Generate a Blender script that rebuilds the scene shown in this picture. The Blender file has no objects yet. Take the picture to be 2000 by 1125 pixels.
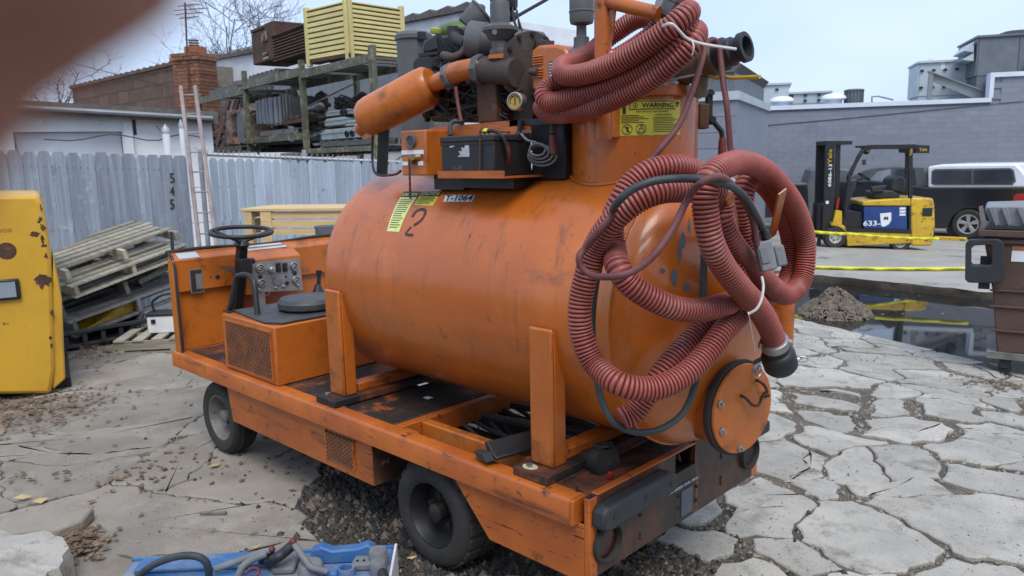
import bpy, math, random
import numpy as np
from mathutils import Matrix, Vector, noise
R = math.radians
random.seed(7); np.random.seed(7)
S = bpy.context.scene
COL = S.collection
# ------------------------------------------------------------------ camera
F = 1507.0; PITCH = .1677; ROLL = -.0219; YAW = 2.3406
CP = np.array([1.6058, -1.9215, 1.7524])
FW = np.array([math.cos(YAW)*math.cos(PITCH), math.sin(YAW)*math.cos(PITCH), -math.sin(PITCH)])
r0 = np.array([math.sin(YAW), -math.cos(YAW), 0.]); u0 = np.cross(r0, FW)
RT = math.cos(ROLL)*r0 + math.sin(ROLL)*u0; UP = -math.sin(ROLL)*r0 + math.cos(ROLL)*u0
cam = bpy.data.cameras.new("camera"); co = bpy.data.objects.new("camera", cam); COL.objects.link(co)
cam.sensor_width = 36; cam.lens = 36*F/2000; cam.clip_start = .008; cam.clip_end = 900
cam.dof.use_dof = True; cam.dof.focus_distance = 3.4; cam.dof.aperture_fstop = 6.8
m = Matrix.Identity(4)
for i, ax in enumerate((RT, UP, -FW)):
    for j in range(3): m[j][i] = ax[j]
for j in range(3): m[j][3] = CP[j]
co.matrix_world = m
S.camera = co
# ------------------------------------------------------------------ sky, sun, exposure (bright overcast)
w = bpy.data.worlds.new("World"); S.world = w; w.use_nodes = True
nt = w.node_tree; nt.nodes.clear()
out = nt.nodes.new("ShaderNodeOutputWorld"); bg = nt.nodes.new("ShaderNodeBackground")
sky = nt.nodes.new("ShaderNodeTexSky"); sky.sky_type = 'NISHITA'; sky.sun_disc = False
sky.sun_elevation = R(56); sky.sun_rotation = R(126); sky.dust_density = 3; sky.air_density = 1.0; sky.ozone_density = 1
tc = nt.nodes.new("ShaderNodeTexCoord"); ns = nt.nodes.new("ShaderNodeTexNoise"); ns.inputs["Scale"].default_value = 2.2
ns.inputs["Detail"].default_value = 3; ns.inputs["Roughness"].default_value = .45
mp = nt.nodes.new("ShaderNodeMapping"); mp.inputs["Scale"].default_value = (1, 1, 3)
rp = nt.nodes.new("ShaderNodeValToRGB"); rp.color_ramp.elements[0].position = .3; rp.color_ramp.elements[1].position = .72
rp.color_ramp.elements[0].color = (3.7, 5.05, 7.6, 1); rp.color_ramp.elements[1].color = (5.3, 6.3, 8.1, 1)
mx = nt.nodes.new("ShaderNodeMix"); mx.data_type = 'RGBA'; mx.inputs["Factor"].default_value = .88
L = nt.links.new
L(tc.outputs["Generated"], mp.inputs["Vector"]); L(mp.outputs[0], ns.inputs["Vector"]); L(ns.outputs["Fac"], rp.inputs["Fac"])
L(sky.outputs[0], mx.inputs[6]); L(rp.outputs[0], mx.inputs[7]); L(mx.outputs[2], bg.inputs["Color"])
bg.inputs["Strength"].default_value = .1; L(bg.outputs[0], out.inputs["Surface"])
sl = bpy.data.lights.new("sun", 'SUN'); sl.energy = 1.5; sl.angle = R(30); sl.color = (1, .97, .92)
so = bpy.data.objects.new("sun", sl); COL.objects.link(so)
so.rotation_euler = (R(34), 0, R(54))
S.view_settings.view_transform = 'Standard'; S.view_settings.look = 'None'
S.view_settings.exposure = .72; S.view_settings.gamma = 1
S.cycles.max_bounces = 6; S.cycles.use_denoising = True

# ------------------------------------------------------------------ survey: sight lines of the picture turned into places
def ray(x, y): return FW + RT*(x-1000)/F - UP*(y-562.5)/F
def PA(x, y, ax, v):
    d = ray(x, y); return CP + d*((v-CP[ax])/d[ax])
def PX(x, y, v): return PA(x, y, 0, v)
def PY(x, y, v): return PA(x, y, 1, v)
def PZ(x, y, v): return PA(x, y, 2, v)
def PD(x, y, dep): return CP + ray(x, y)*dep
def W(x, dep, z):                      # place at picture column x, distance dep, height z
    a = CP + dep*(FW + RT*(x-1000)/F); return a + UP*((z-a[2])/UP[2])
def prj(P):
    d = np.asarray(P, float)-CP; zz = d@FW; return 1000+F*(d@RT)/zz, 562.5-F*(d@UP)/zz
RH = np.array([math.sin(YAW), -math.cos(YAW)]); FH = np.array([math.cos(YAW), math.sin(YAW)])
def sstep(a, b, x):
    t = np.clip((x-a)/(b-a), 0, 1); return t*t*(3-2*t)
def ts(x, y): 
    dx = x-CP[0]; dy = y-CP[1]; return dx*RH[0]+dy*RH[1], dx*FH[0]+dy*FH[1]
def xy(t, s): return CP[0]+t*RH[0]+s*FH[0], CP[1]+t*RH[1]+s*FH[1]
QP, QZ = [0, 6.2, 8.25, 8.9, 9.6, 60], [0, 0, -.195, -.28, -.4, -.5]
PP, PZZ = [11.0, 13.7, 18.2, 24, 60], [-.078, -.02, -.3, -.45, -.5]
def wq(t, s): return sstep(.6, 2.2, t), .738*t+.675*s+.3*np.clip(.675*t-.738*s+3.6, -1.5, 1.5)
def g(x, y):                           # yard surface: level, dipping to the trench on the right
    t, s = ts(x, y); ww, q = wq(t, s); return ww*np.interp(q, QP, QZ)
def gfar(x, y):
    t, s = ts(x, y); q = .738*t+.675*s; return np.interp(q, PP, PZZ)
def GP(px, py, fn=g):
    d = ray(px, py); lo = .5
    for k in range(4000):
        P = CP+d*lo
        if P[2] < fn(P[0], P[1]): return P
        lo += .01
    return P

# ------------------------------------------------------------------ materials
def pm(name, c1, c2=None, sc=3, rough=.6, metal=0., bump=.1, bsc=40, spots=(), coat=0., var=0., stretch=(1, 1, 1), spec=.5, rvar=.15, alpha=None, det=6):
    m = bpy.data.materials.new(name); m.use_nodes = True; n = m.node_tree.nodes; l = m.node_tree.links.new
    b = n["Principled BSDF"]; b.inputs["Metallic"].default_value = metal
    b.inputs["Coat Weight"].default_value = coat; b.inputs["Coat Roughness"].default_value = .12; b.inputs["Specular IOR Level"].default_value = spec
    t = n.new("ShaderNodeTexCoord"); oi = n.new("ShaderNodeObjectInfo")
    va = n.new("ShaderNodeVectorMath"); va.operation = 'ADD'
    vm = n.new("ShaderNodeVectorMath"); vm.operation = 'SCALE'; vm.inputs[0].default_value = (37, 17, 53)
    l(oi.outputs["Random"], vm.inputs["Scale"]); l(t.outputs["Object"], va.inputs[0]); l(vm.outputs[0], va.inputs[1])
    def nz(scale, st=(1, 1, 1), detail=det, ro=.6, off=0):
        mp = n.new("ShaderNodeMapping"); mp.inputs["Scale"].default_value = st; mp.inputs["Location"].default_value = (off, off*2.3, off*.7)
        l(va.outputs[0], mp.inputs["Vector"]); q = n.new("ShaderNodeTexNoise"); q.inputs["Scale"].default_value = scale
        q.inputs["Detail"].default_value = detail; q.inputs["Roughness"].default_value = ro; l(mp.outputs[0], q.inputs["Vector"]); return q.outputs["Fac"]
    def ramp(fac, a, b_):
        q = n.new("ShaderNodeMapRange"); q.interpolation_type = 'SMOOTHSTEP'; q.inputs["From Min"].default_value = a; q.inputs["From Max"].default_value = b_
        l(fac, q.inputs["Value"]); return q.outputs[0]
    def mix(f, a, b_):
        q = n.new("ShaderNodeMix"); q.data_type = 'RGBA'
        if f is not None: l(f, q.inputs["Factor"])
        for k, v in ((6, a), (7, b_)):
            if isinstance(v, tuple): q.inputs[k].default_value = (*v, 1)
            else: l(v, q.inputs[k])
        return q.outputs[2]
    c2 = c2 or tuple(x*.8 for x in c1)
    f0 = nz(sc, stretch); col = mix(ramp(f0, .32, .68), c1, c2)
    for k, sp in enumerate(spots):     # (colour, scale, lo, hi, stretch)
        col = mix(ramp(nz(sp[1], sp[4] if len(sp) > 4 else (1, 1, 1), 8, .68, 3.1*(k+1)), sp[2], sp[3]), col, sp[0])
    if var:
        hs = n.new("ShaderNodeHueSaturation"); mr = n.new("ShaderNodeMapRange"); mr.inputs["To Min"].default_value = 1-var; mr.inputs["To Max"].default_value = 1+var
        l(oi.outputs["Random"], mr.inputs["Value"]); l(mr.outputs[0], hs.inputs["Value"]); l(col, hs.inputs["Color"]); col = hs.outputs[0]
    l(col, b.inputs["Base Color"])
    rr = n.new("ShaderNodeMapRange"); rr.inputs["To Min"].default_value = max(.02, rough-rvar); rr.inputs["To Max"].default_value = min(1, rough+rvar)
    l(nz(sc*2.7, (1, 1, 1), 5, .6, 9), rr.inputs["Value"]); l(rr.outputs[0], b.inputs["Roughness"])
    if bump:
        bp = n.new("ShaderNodeBump"); bp.inputs["Strength"].default_value = bump; bp.inputs["Distance"].default_value = .01
        l(nz(bsc, stretch, 5, .6, 5), bp.inputs["Height"]); l(bp.outputs[0], b.inputs["Normal"])
    if alpha: b.inputs["Transmission Weight"].default_value = alpha
    return m
RUST = (.085, .03, .012); DIRT = (.02, .014, .01); GREASE = (.014, .012, .011)
M = {}
M['tank'] = pm('tank_paint', (.53, .132, .012), (.41, .095, .011), 1.4, .36, 0, .16, 3.2, ((DIRT, 5, .56, .84, (.5, 3, .35)), ((.55, .18, .05), 3, .54, .78), ((.20, .065, .018), 7, .54, .74, (2.2, 1.2, .22)), ((.22, .075, .02), 14, .60, .72), (GREASE, 40, .64, .72), ((.62, .33, .18), 30, .70, .74, (.2, 2, 2))), coat=.32, rvar=.1)
M['frame'] = pm('frame_paint', (.50, .13, .015), (.36, .085, .014), 3, .42, 0, .12, 20, ((DIRT, 4, .53, .74, (.3, 1, 2.5)), (RUST, 14, .58, .68), (DIRT, 60, .60, .68, (.12, 1, 1)), ((.62, .34, .2), 45, .68, .73, (.2, 1, 1))), coat=.1)
M['clean'] = pm('clean_paint', (.51, .138, .015), (.40, .10, .014), 2, .38, 0, .06, 12, ((DIRT, 5, .50, .76), ((.3, .08, .02), 12, .56, .74), (RUST, 40, .70, .74)), coat=.2)
M['deck'] = pm('deck_paint', (.28, .075, .02), (.13, .042, .02), 4, .65, 0, .35, 60, ((GREASE, 2.4, .34, .54), ((.42, .2, .11), 6, .60, .76), (DIRT, 40, .6, .7)))  # greasy deck; the extra black also paints in shade under the tank
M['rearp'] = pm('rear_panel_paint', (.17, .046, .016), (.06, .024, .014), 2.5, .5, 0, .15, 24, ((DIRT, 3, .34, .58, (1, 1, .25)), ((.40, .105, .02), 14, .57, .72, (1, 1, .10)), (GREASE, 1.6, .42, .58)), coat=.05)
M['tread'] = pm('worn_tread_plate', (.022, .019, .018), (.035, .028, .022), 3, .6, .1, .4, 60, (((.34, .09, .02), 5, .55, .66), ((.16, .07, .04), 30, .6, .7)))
M['rust'] = pm('rusty_iron', (.10, .045, .025), (.05, .028, .02), 6, .8, .1, .4, 40, (((.2, .09, .04), 12, .55, .75), ((.4, .34, .28), 9, .66, .74)))
M['rustc'] = pm('flaked_casting', (.22, .105, .06), (.36, .30, .24), 5, .85, 0, .4, 30, (((.09, .035, .015), 4, .48, .62),))
M['cast'] = pm('dusty_cast_iron', (.06, .045, .038), (.09, .07, .055), 8, .75, .2, .3, 50, (((.16, .13, .1), 10, .6, .8),))
M['grey'] = pm('dusty_grey_metal', (.12, .118, .115), (.085, .085, .085), 5, .6, .1, .15, 30, (((.19, .18, .165), 7, .6, .8),))
M['black'] = pm('black_paint', (.011, .011, .012), (.018, .018, .019), 6, .5, 0, .1, 30, (((.06, .055, .05), 9, .62, .82),))
M['greasy'] = pm('greasy_iron', (.02, .017, .015), (.035, .026, .02), 8, .6, .2, .3, 40, (((.10, .045, .02), 9, .6, .74),))
M['rubber'] = pm('tyre_rubber', (.022, .021, .02), (.034, .031, .028), 7, .8, 0, .3, 40, (((.07, .06, .05), 6, .58, .8),))
M['rim'] = pm('worn_rim', (.22, .215, .2), (.14, .13, .12), 8, .6, .2, .2, 40, ((RUST, 10, .6, .74),))
M['steel'] = pm('zinc_steel', (.42, .42, .42), (.3, .3, .3), 12, .38, .8, .15, 60)
M['hose'] = pm('red_hose_rubber', (.37, .085, .057), (.27, .056, .04), 5, .5, 0, .05, 60, (((.42, .19, .15), 6, .52, .76), ((.12, .05, .04), 9, .6, .78)), coat=.05)
M['hosed'] = pm('red_hose_groove', (.13, .02, .014), (.09, .015, .011), 5, .55, 0, .05, 60)
M['maroon'] = pm('maroon_cable', (.12, .035, .034), (.17, .06, .055), 9, .65, 0, .2, 60)
M['cable'] = pm('black_cable', (.03, .036, .037), (.05, .058, .058), 9, .6, 0, .1, 60)
M['plug'] = pm('grey_plug_plastic', (.24, .25, .26), (.17, .175, .18), 9, .6, 0, .2, 60)
M['tie'] = pm('white_nylon', (.72, .70, .66), (.6, .58, .54), 9, .5)
M['yellow'] = pm('yellow_label', (.62, .58, .045), (.5, .46, .05), 20, .5, 0, .02, 40, (((.2, .1, .02), 30, .68, .74),))
M['lime'] = pm('faded_lime_label', (.60, .66, .17), (.66, .68, .3), 20, .5, 0, .02, 40, (((.3, .3, .1), 40, .66, .74),))
M['ink'] = pm('black_ink', (.02, .02, .018), (.04, .036, .03), 30, .6, 0, 0)
M['white'] = pm('white_paint', (.74, .75, .76), (.66, .67, .68), 4, .5, 0, .05, 30, (((.4, .37, .33), 12, .66, .78),))
M['conc'] = pm('slab_concrete', (.30, .262, .21), (.215, .187, .15), 2.2, .85, 0, .8, 110, (((.33, .295, .245), 4, .5, .7), ((.21, .15, .10), 2.2, .56, .76), ((.10, .085, .066), 5, .60, .76), ((.06, .05, .04), 60, .62, .70)), var=.13)
M['conc2'] = pm('pale_slab_concrete', (.46, .425, .365), (.34, .315, .27), 3, .85, 0, .8, 110, (((.27, .245, .2), 7, .50, .70), ((.17, .145, .115), 4, .58, .74), ((.10, .085, .07), 55, .60, .68)), var=.15)
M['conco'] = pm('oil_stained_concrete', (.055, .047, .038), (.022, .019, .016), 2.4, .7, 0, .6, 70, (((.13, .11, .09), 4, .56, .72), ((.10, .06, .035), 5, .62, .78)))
M['base'] = pm('gravelly_dirt', (.135, .108, .08), (.085, .068, .05), 4, .95, 0, .9, 60, (((.2, .18, .15), 55, .55, .66), ((.03, .024, .018), 2.5, .5, .7)))
M['stone'] = pm('gravel_stone', (.36, .325, .275), (.16, .14, .118), 14, .9, 0, .2, 60)
M['heap'] = pm('brown_rubble', (.20, .16, .12), (.09, .07, .052), 14, .9, 0, .2, 60)
M['leaf'] = pm('dead_leaf', (.20, .125, .07), (.09, .052, .028), 9, .8, 0, .1, 40, (((.36, .27, .16), 14, .58, .7),))
M['pad'] = pm('wet_pad_concrete', (.36, .335, .29), (.28, .26, .225), .9, .7, 0, .4, 60, (((.15, .14, .125), 1.1, .54, .66, (1, 1, 1)), ((.09, .08, .07), 9, .66, .74)))
M['ledge'] = pm('broken_slab_edge', (.11, .085, .06), (.055, .044, .033), 3, .95, 0, 1.0, 20, (((.24, .2, .15), 5, .6, .76),))
M['fence'] = pm('weathered_fence_board', (.37, .40, .44), (.25, .27, .30), 3, .85, 0, .35, 22, (((.46, .49, .53), 7, .55, .75), ((.15, .135, .12), 6, .60, .76)), var=.16, stretch=(6, 6, .35))
M['fence2'] = pm('blue_grey_fence_board', (.36, .42, .49), (.27, .315, .37), 3, .85, 0, .3, 22, (((.14, .14, .145), 6, .62, .76),), var=.13, stretch=(6, 6, .35))
def wood(n, a, b, var=.15): return pm(n, a, b, 4, .8, 0, .35, 24, (((a[0]*.45, a[1]*.4, a[2]*.35), 5, .62, .76),), var=var, stretch=(.6, 7, 7))
M['woodl'] = wood('pale_pallet_wood', (.41, .375, .29), (.27, .245, .19), .3)
M['woodg'] = wood('grey_pallet_wood', (.17, .165, .158), (.10, .097, .092), .3)
M['pine'] = wood('fresh_pine', (.68, .50, .26), (.58, .40, .19), .08)
M['plankr'] = pm('red_brown_plank', (.105, .045, .032), (.07, .032, .025), 4, .8, 0, .2, 20, var=.15)
M['glass'] = pm('dark_glass', (.035, .042, .05), (.05, .06, .07), 2, .08, 0, 0, 10, rvar=.03, spec=.8)
M['glassl'] = pm('pale_glass', (.30, .34, .38), (.2, .23, .26), 2.5, .1, 0, 0, 10, rvar=.03, spec=.8)
M['yel'] = pm('yellow_machine_paint', (.66, .37, .03), (.58, .31, .028), 1.8, .42, 0, .05, 12, (((.42, .22, .05), 6, .56, .76, (1, 1, .12)), ((.36, .19, .05), 3, .60, .8), (RUST, 9, .665, .70), (RUST, 44, .69, .74), ((.5, .42, .3), 30, .68, .74)), coat=.15)
M['ylift'] = pm('lift_yellow_paint', (.62, .39, .02), (.48, .29, .025), 2.5, .45, 0, .1, 20, ((DIRT, 10, .56, .66), (RUST, 4, .60, .70), ((.2, .13, .04), 6, .52, .72)), coat=.15)
M['blue'] = pm('blue_battery_paint', (.018, .055, .20), (.014, .04, .15), 3, .45, 0, .05, 20, (((.1, .1, .12), 9, .66, .76),))
M['bluep'] = pm('dusty_blue_plastic', (.025, .11, .32), (.05, .15, .31), 4, .5, 0, .1, 30, (((.2, .22, .24), 5, .44, .66), ((.08, .07, .06), 24, .66, .74)))
M['gdust'] = pm('dusty_grey_plastic', (.13, .135, .14), (.2, .2, .195), 6, .7, 0, .2, 40)
M['car'] = pm('black_car_paint', (.012, .013, .016), (.018, .019, .022), 2, .22, 0, 0, 10, (((.05, .048, .045), 3, .6, .8),), coat=.6, rvar=.05)
M['cargrey'] = pm('dark_grey_trim', (.085, .09, .10), (.11, .115, .125), 5, .5, 0, .05)
M['hoodg'] = pm('sky_sheen_hood_paint', (.16, .17, .185), (.11, .115, .125), 3, .25, 0, 0, 10, coat=.6, rvar=.05)  # black hood lightened to grey, the sky's reflection put into its colour
M['cap'] = pm('white_truck_cap', (.74, .76, .79), (.7, .72, .75), 3, .3, 0, 0, 10, coat=.3)
M['cream_rim'] = pm('cream_wheel_rim', (.55, .53, .44), (.45, .43, .36), 8, .5, 0, .1, 40, ((DIRT, 12, .6, .74),))
M['alloy'] = pm('alloy_rim', (.5, .5, .51), (.42, .42, .43), 6, .35, .7, .05)
M['red'] = pm('red_plastic', (.42, .02, .015), (.32, .02, .015), 6, .35, 0, 0, coat=.2)
M['redgrip'] = pm('dull_red_grip', (.15, .028, .026), (.11, .022, .02), 9, .55)
M['brown'] = pm('brown_bin_plastic', (.075, .043, .033), (.10, .058, .045), 4, .6, 0, .15, 30, (((.16, .11, .09), 5, .62, .8),))
M['lid'] = pm('grey_lid_plastic', (.17, .18, .19), (.22, .23, .24), 4, .5, 0, .1, 30)
M['dgrey'] = pm('charcoal_plastic', (.020, .021, .024), (.03, .031, .035), 5, .6, 0, .1, 30)
M['wall'] = pm('painted_block', (.225, .24, .285), (.195, .207, .245), .8, .75, 0, .35, 30, (((.27, .28, .32), 2, .56, .76), ((.16, .16, .185), 3, .60, .78, (1, 1, .4))), var=.025, stretch=(1, 1, 2))
M['coping'] = pm('white_coping', (.68, .72, .78), (.6, .64, .70), 3, .5)
M['unit'] = pm('pale_unit_metal', (.46, .51, .53), (.40, .45, .47), 2, .5, .1, .03, 10, (((.3, .3, .3), 5, .66, .78),))
M['unitd'] = pm('grey_unit_metal', (.15, .165, .18), (.12, .132, .145), 3, .5, .2, .05)
M['beam'] = pm('grey_steel_beam', (.24, .255, .26), (.19, .2, .205), 4, .55, .2, .1)
M['garw'] = pm('white_garage_wall', (.80, .81, .82), (.70, .71, .72), 2, .8, 0, .1, 20, (((.22, .2, .19), 6, .62, .74), ((.3, .2, .14), 3, .7, .8)))
M['gard'] = pm('garage_door', (.60, .63, .66), (.54, .56, .6), 2, .7, 0, .05)
M['fascia'] = pm('brown_fascia', (.09, .075, .065), (.14, .125, .115), 5, .8)
M['block'] = pm('brown_block', (.155, .095, .062), (.11, .068, .046), 3, .9, 0, .4, 30, (((.2, .15, .11), 6, .6, .75),), var=.16)
M['mortar'] = pm('pale_mortar', (.27, .235, .2), (.2, .17, .145), 5, .95, 0, .2)
M['brick'] = pm('chimney_brick', (.26, .115, .062), (.17, .075, .042), 6, .9, 0, .4, 40, (((.36, .25, .17), 8, .62, .74),), var=.25)
M['rackg'] = pm('green_rack_paint', (.115, .125, .08), (.08, .085, .055), 4, .7, 0, .15, 30, (((.26, .22, .14), 6, .48, .64), (RUST, 10, .56, .68)))
M['cream'] = pm('cream_crate_paint', (.62, .53, .22), (.54, .45, .18), 3, .65, 0, .1, 30, ((RUST, 9, .66, .74), ((.3, .24, .12), 5, .64, .8)), var=.05)
M['siding'] = pm('grey_siding', (.22, .235, .255), (.17, .18, .2), 3, .7, 0, .05, 20, var=.06)
M['boxg'] = pm('grey_junction_box', (.38, .42, .40), (.28, .31, .30), 6, .5, .3, .1, 30, ((DIRT, 8, .66, .76),))
M['bark'] = pm('bare_bark', (.10, .082, .072), (.07, .057, .05), 8, .9)
M['ladder'] = pm('faded_ladder', (.34, .27, .25), (.24, .19, .175), 6, .75, 0, .2)
M['wire'] = pm('black_wire', (.015, .015, .017))
M['tape'] = pm('caution_tape', (.72, .66, .02), (.66, .6, .03), 6, .4, 0, .02)
M['orangeo'] = pm('orange_lump', (.40, .12, .03), (.25, .09, .04), 8, .8, 0, .3)
M['gal'] = pm('galvanised_pipe', (.40, .42, .44), (.30, .31, .33), 8, .5, .4, .1, 40, ((RUST, 10, .64, .72),))
M['skin'] = pm('finger_skin', (.36, .16, .11), (.30, .125, .085), 150, .5, 0, .1, 900)
M['nail'] = pm('finger_nail', (.45, .25, .2), (.4, .22, .18), 90, .3, 0, 0)
M['cushion'] = pm('worn_black_vinyl', (.035, .036, .038), (.06, .06, .062), 7, .55, 0, .5, 22, (((.16, .15, .14), 9, .6, .76),))
M['mesh'] = pm('expanded_metal', (.36, .13, .05), (.2, .085, .05), 12, .6, .1, .1)
M['lens'] = pm('dark_red_lens', (.05, .008, .008), (.035, .006, .006), 6, .25, 0, 0)
M['alu'] = pm('aluminium_plate', (.36, .355, .34), (.28, .275, .26), 14, .45, .5, .1)
M['face'] = pm('gauge_face', (.4, .4, .38), (.3, .3, .29), 30, .35, 0, 0)
M['gold'] = pm('amber_gauge_face', (.45, .27, .05), (.4, .24, .05), 30, .35, 0, 0)
M['plastic'] = pm('clear_sheet', (.5, .51, .53), (.36, .37, .38), 5, .25, 0, .5, 14)
def water():
    m = bpy.data.materials.new('still_water'); m.use_nodes = True; n = m.node_tree.nodes; b = n["Principled BSDF"]
    b.inputs["Base Color"].default_value = (.02, .02, .018, 1); b.inputs["Roughness"].default_value = .03; b.inputs["IOR"].default_value = 1.33
    q = n.new("ShaderNodeTexNoise"); q.inputs["Scale"].default_value = 6; t = n.new("ShaderNodeTexCoord"); bp = n.new("ShaderNodeBump")
    bp.inputs["Strength"].default_value = .012; m.node_tree.links.new(t.outputs["Object"], q.inputs["Vector"]); m.node_tree.links.new(q.outputs["Fac"], bp.inputs["Height"])
    m.node_tree.links.new(bp.outputs[0], b.inputs["Normal"]); return m
M['water'] = water()

# ------------------------------------------------------------------ object builders
ROOT = {}
def tag(o, label=None, cat=None, group=None, kind=None, category=None):
    cat = cat or category
    for k, v in (('label', label), ('category', cat), ('group', group), ('kind', kind)):
        if v: o[k] = v
    return o
def thing(name, label, cat, mat=None, group=None):
    o = bpy.data.objects.new(name, None); COL.objects.link(o); o.empty_display_size = .1
    if mat is None: mat = Matrix.Identity(4)
    if not isinstance(mat, Matrix): mat = Matrix.Translation(Vector([float(v) for v in mat]))
    o.matrix_world = mat; ROOT[o.name] = mat.copy(); return tag(o, label, cat, group)
def root_of(o):
    while o.parent: o = o.parent
    return o
def V(p): return Vector((float(p[0]), float(p[1]), float(p[2])))
class MB:
    def __init__(s, fr=None): s.v = []; s.f = []; s.m = []; s.fr = fr; s.mi = 0
    def add(s, vs, fs, mi=None):
        n = len(s.v)
        for p in vs:
            p = V(p); s.v.append(s.fr @ p if s.fr else p)
        for f in fs: s.f.append([i+n for i in f]); s.m.append(s.mi if mi is None else mi)
        return s
    def box(s, x0, x1, y0, y1, z0, z1, mi=None, tf=None):
        vs = [Vector((x, y, z)) for z in (z0, z1) for y in (y0, y1) for x in (x0, x1)]
        if tf: vs = [tf @ p for p in vs]
        return s.add(vs, [(0, 2, 3, 1), (4, 5, 7, 6), (0, 1, 5, 4), (2, 6, 7, 3), (0, 4, 6, 2), (1, 3, 7, 5)], mi)
    def beam(s, p, q, w, h, up=(0, 0, 1), mi=None):
        p, q = V(p), V(q); d = (q-p).normalized(); u = Vector(up); a = d.cross(u)
        if a.length < 1e-4: a = d.cross(Vector((1, 0, 0)))
        a.normalize(); b = a.cross(d)
        vs = [c+a*i*w/2+b*j*h/2 for c in (p, q) for j in (-1, 1) for i in (-1, 1)]
        return s.add(vs, [(0, 1, 3, 2), (4, 6, 7, 5), (0, 4, 5, 1), (2, 3, 7, 6), (0, 2, 6, 4), (1, 5, 7, 3)], mi)
    def lathe(s, prof, o, ax, n=20, mi=None, cap=True):     # prof: (radius, distance along ax)
        o = V(o); d = V(ax).normalized(); a = d.orthogonal().normalized(); b = d.cross(a); vs = []; fs = []
        for r_, h in prof:
            for k in range(n):
                t = 2*math.pi*k/n; vs.append(o+d*h+(a*math.cos(t)+b*math.sin(t))*r_)
        for i in range(len(prof)-1):
            for k in range(n): fs.append((i*n+k, i*n+(k+1) % n, (i+1)*n+(k+1) % n, (i+1)*n+k))
        if cap: fs.append(tuple(range(n-1, -1, -1))); fs.append(tuple((len(prof)-1)*n+k for k in range(n)))
        return s.add(vs, fs, mi)
    def cyl(s, p, q, r_, r2=None, n=16, mi=None):
        p, q = V(p), V(q); return s.lathe([(r_, 0), (r_ if r2 is None else r2, (q-p).length)], p, q-p, n, mi)
    def sph(s, c, r_, n=12, sq=(1, 1, 1), mi=None):
        vs = []; fs = []; k2 = n//2
        for i in range(k2+1):
            a = math.pi*i/k2
            for k in range(n):
                t = 2*math.pi*k/n; vs.append(V(c)+Vector((r_*sq[0]*math.sin(a)*math.cos(t), r_*sq[1]*math.sin(a)*math.sin(t), r_*sq[2]*math.cos(a))))
        for i in range(k2):
            for k in range(n): fs.append((i*n+k, (i+1)*n+k, (i+1)*n+(k+1) % n, i*n+(k+1) % n))
        return s.add(vs, fs, mi)
    def tube(s, pts, r_, n=8, mi=None, cap=True):
        pts = [V(p) for p in pts]; N = len(pts); rs = r_ if hasattr(r_, '__len__') else [r_]*N
        t0 = (pts[1]-pts[0]).normalized(); a = t0.orthogonal().normalized(); vs = []; fs = []
        for i, p in enumerate(pts):
            t = (pts[min(i+1, N-1)]-pts[max(i-1, 0)]).normalized(); a = (a-t*a.dot(t)).normalized(); b = t.cross(a)
            for k in range(n):
                q = 2*math.pi*k/n; vs.append(p+(a*math.cos(q)+b*math.sin(q))*rs[i])
        for i in range(N-1):
            for k in range(n): fs.append((i*n+k, i*n+(k+1) % n, (i+1)*n+(k+1) % n, (i+1)*n+k))
        if cap: fs.append(tuple(range(n-1, -1, -1))); fs.append(tuple((N-1)*n+k for k in range(n)))
        return s.add(vs, fs, mi)
    def prism(s, poly, o, A, B, D, mi=None):                 # poly in (a,b) on axes A,B from o, swept along D
        o, A, B, D = V(o), V(A), V(B), V(D); n = len(poly)
        vs = [o+A*a+B*b for a, b in poly]+[o+A*a+B*b+D for a, b in poly]
        fs = [tuple(range(n)), tuple(range(2*n-1, n-1, -1))]+[(i, i+n, (i+1) % n+n, (i+1) % n) for i in range(n)]
        return s.add(vs, fs, mi)
    def build(s, name, mats, parent=None, origin=None, bevel=0, ang=38, **kw):
        me = bpy.data.meshes.new(name)
        if parent is not None: inv = ROOT[root_of(parent).name].inverted(); vs = [inv @ p for p in s.v]
        else:
            o0 = V(origin) if origin is not None else Vector((sum(p.x for p in s.v)/len(s.v), sum(p.y for p in s.v)/len(s.v), min(p.z for p in s.v)))
            vs = [p-o0 for p in s.v]
        me.from_pydata([tuple(p) for p in vs], [], s.f)
        for k in (mats if isinstance(mats, (list, tuple)) else [mats]): me.materials.append(M[k] if isinstance(k, str) else k)
        me.polygons.foreach_set('material_index', s.m); me.polygons.foreach_set('use_smooth', [True]*len(s.f))
        me.update(); me.set_sharp_from_angle(angle=R(ang))
        ob = bpy.data.objects.new(name, me); COL.objects.link(ob)
        if parent is not None: ob.parent = parent
        else: ob.location = o0
        if bevel:
            bm = ob.modifiers.new('bevel', 'BEVEL'); bm.width = bevel; bm.segments = 2; bm.limit_method = 'ANGLE'; bm.angle_limit = R(40)
        tag(ob, **kw); return ob
def frame(o, X, Y=None, Z=(0, 0, 1)):
    X = V(X).normalized(); Z = V(Z)
    if Y is None: Y = Z.cross(X).normalized()
    Y = V(Y); m = Matrix.Identity(4)
    for i, a in enumerate((X, Y, Z)):
        for j in range(3): m[j][i] = a[j]
    for j in range(3): m[j][3] = float(o[j])
    return m
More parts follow.
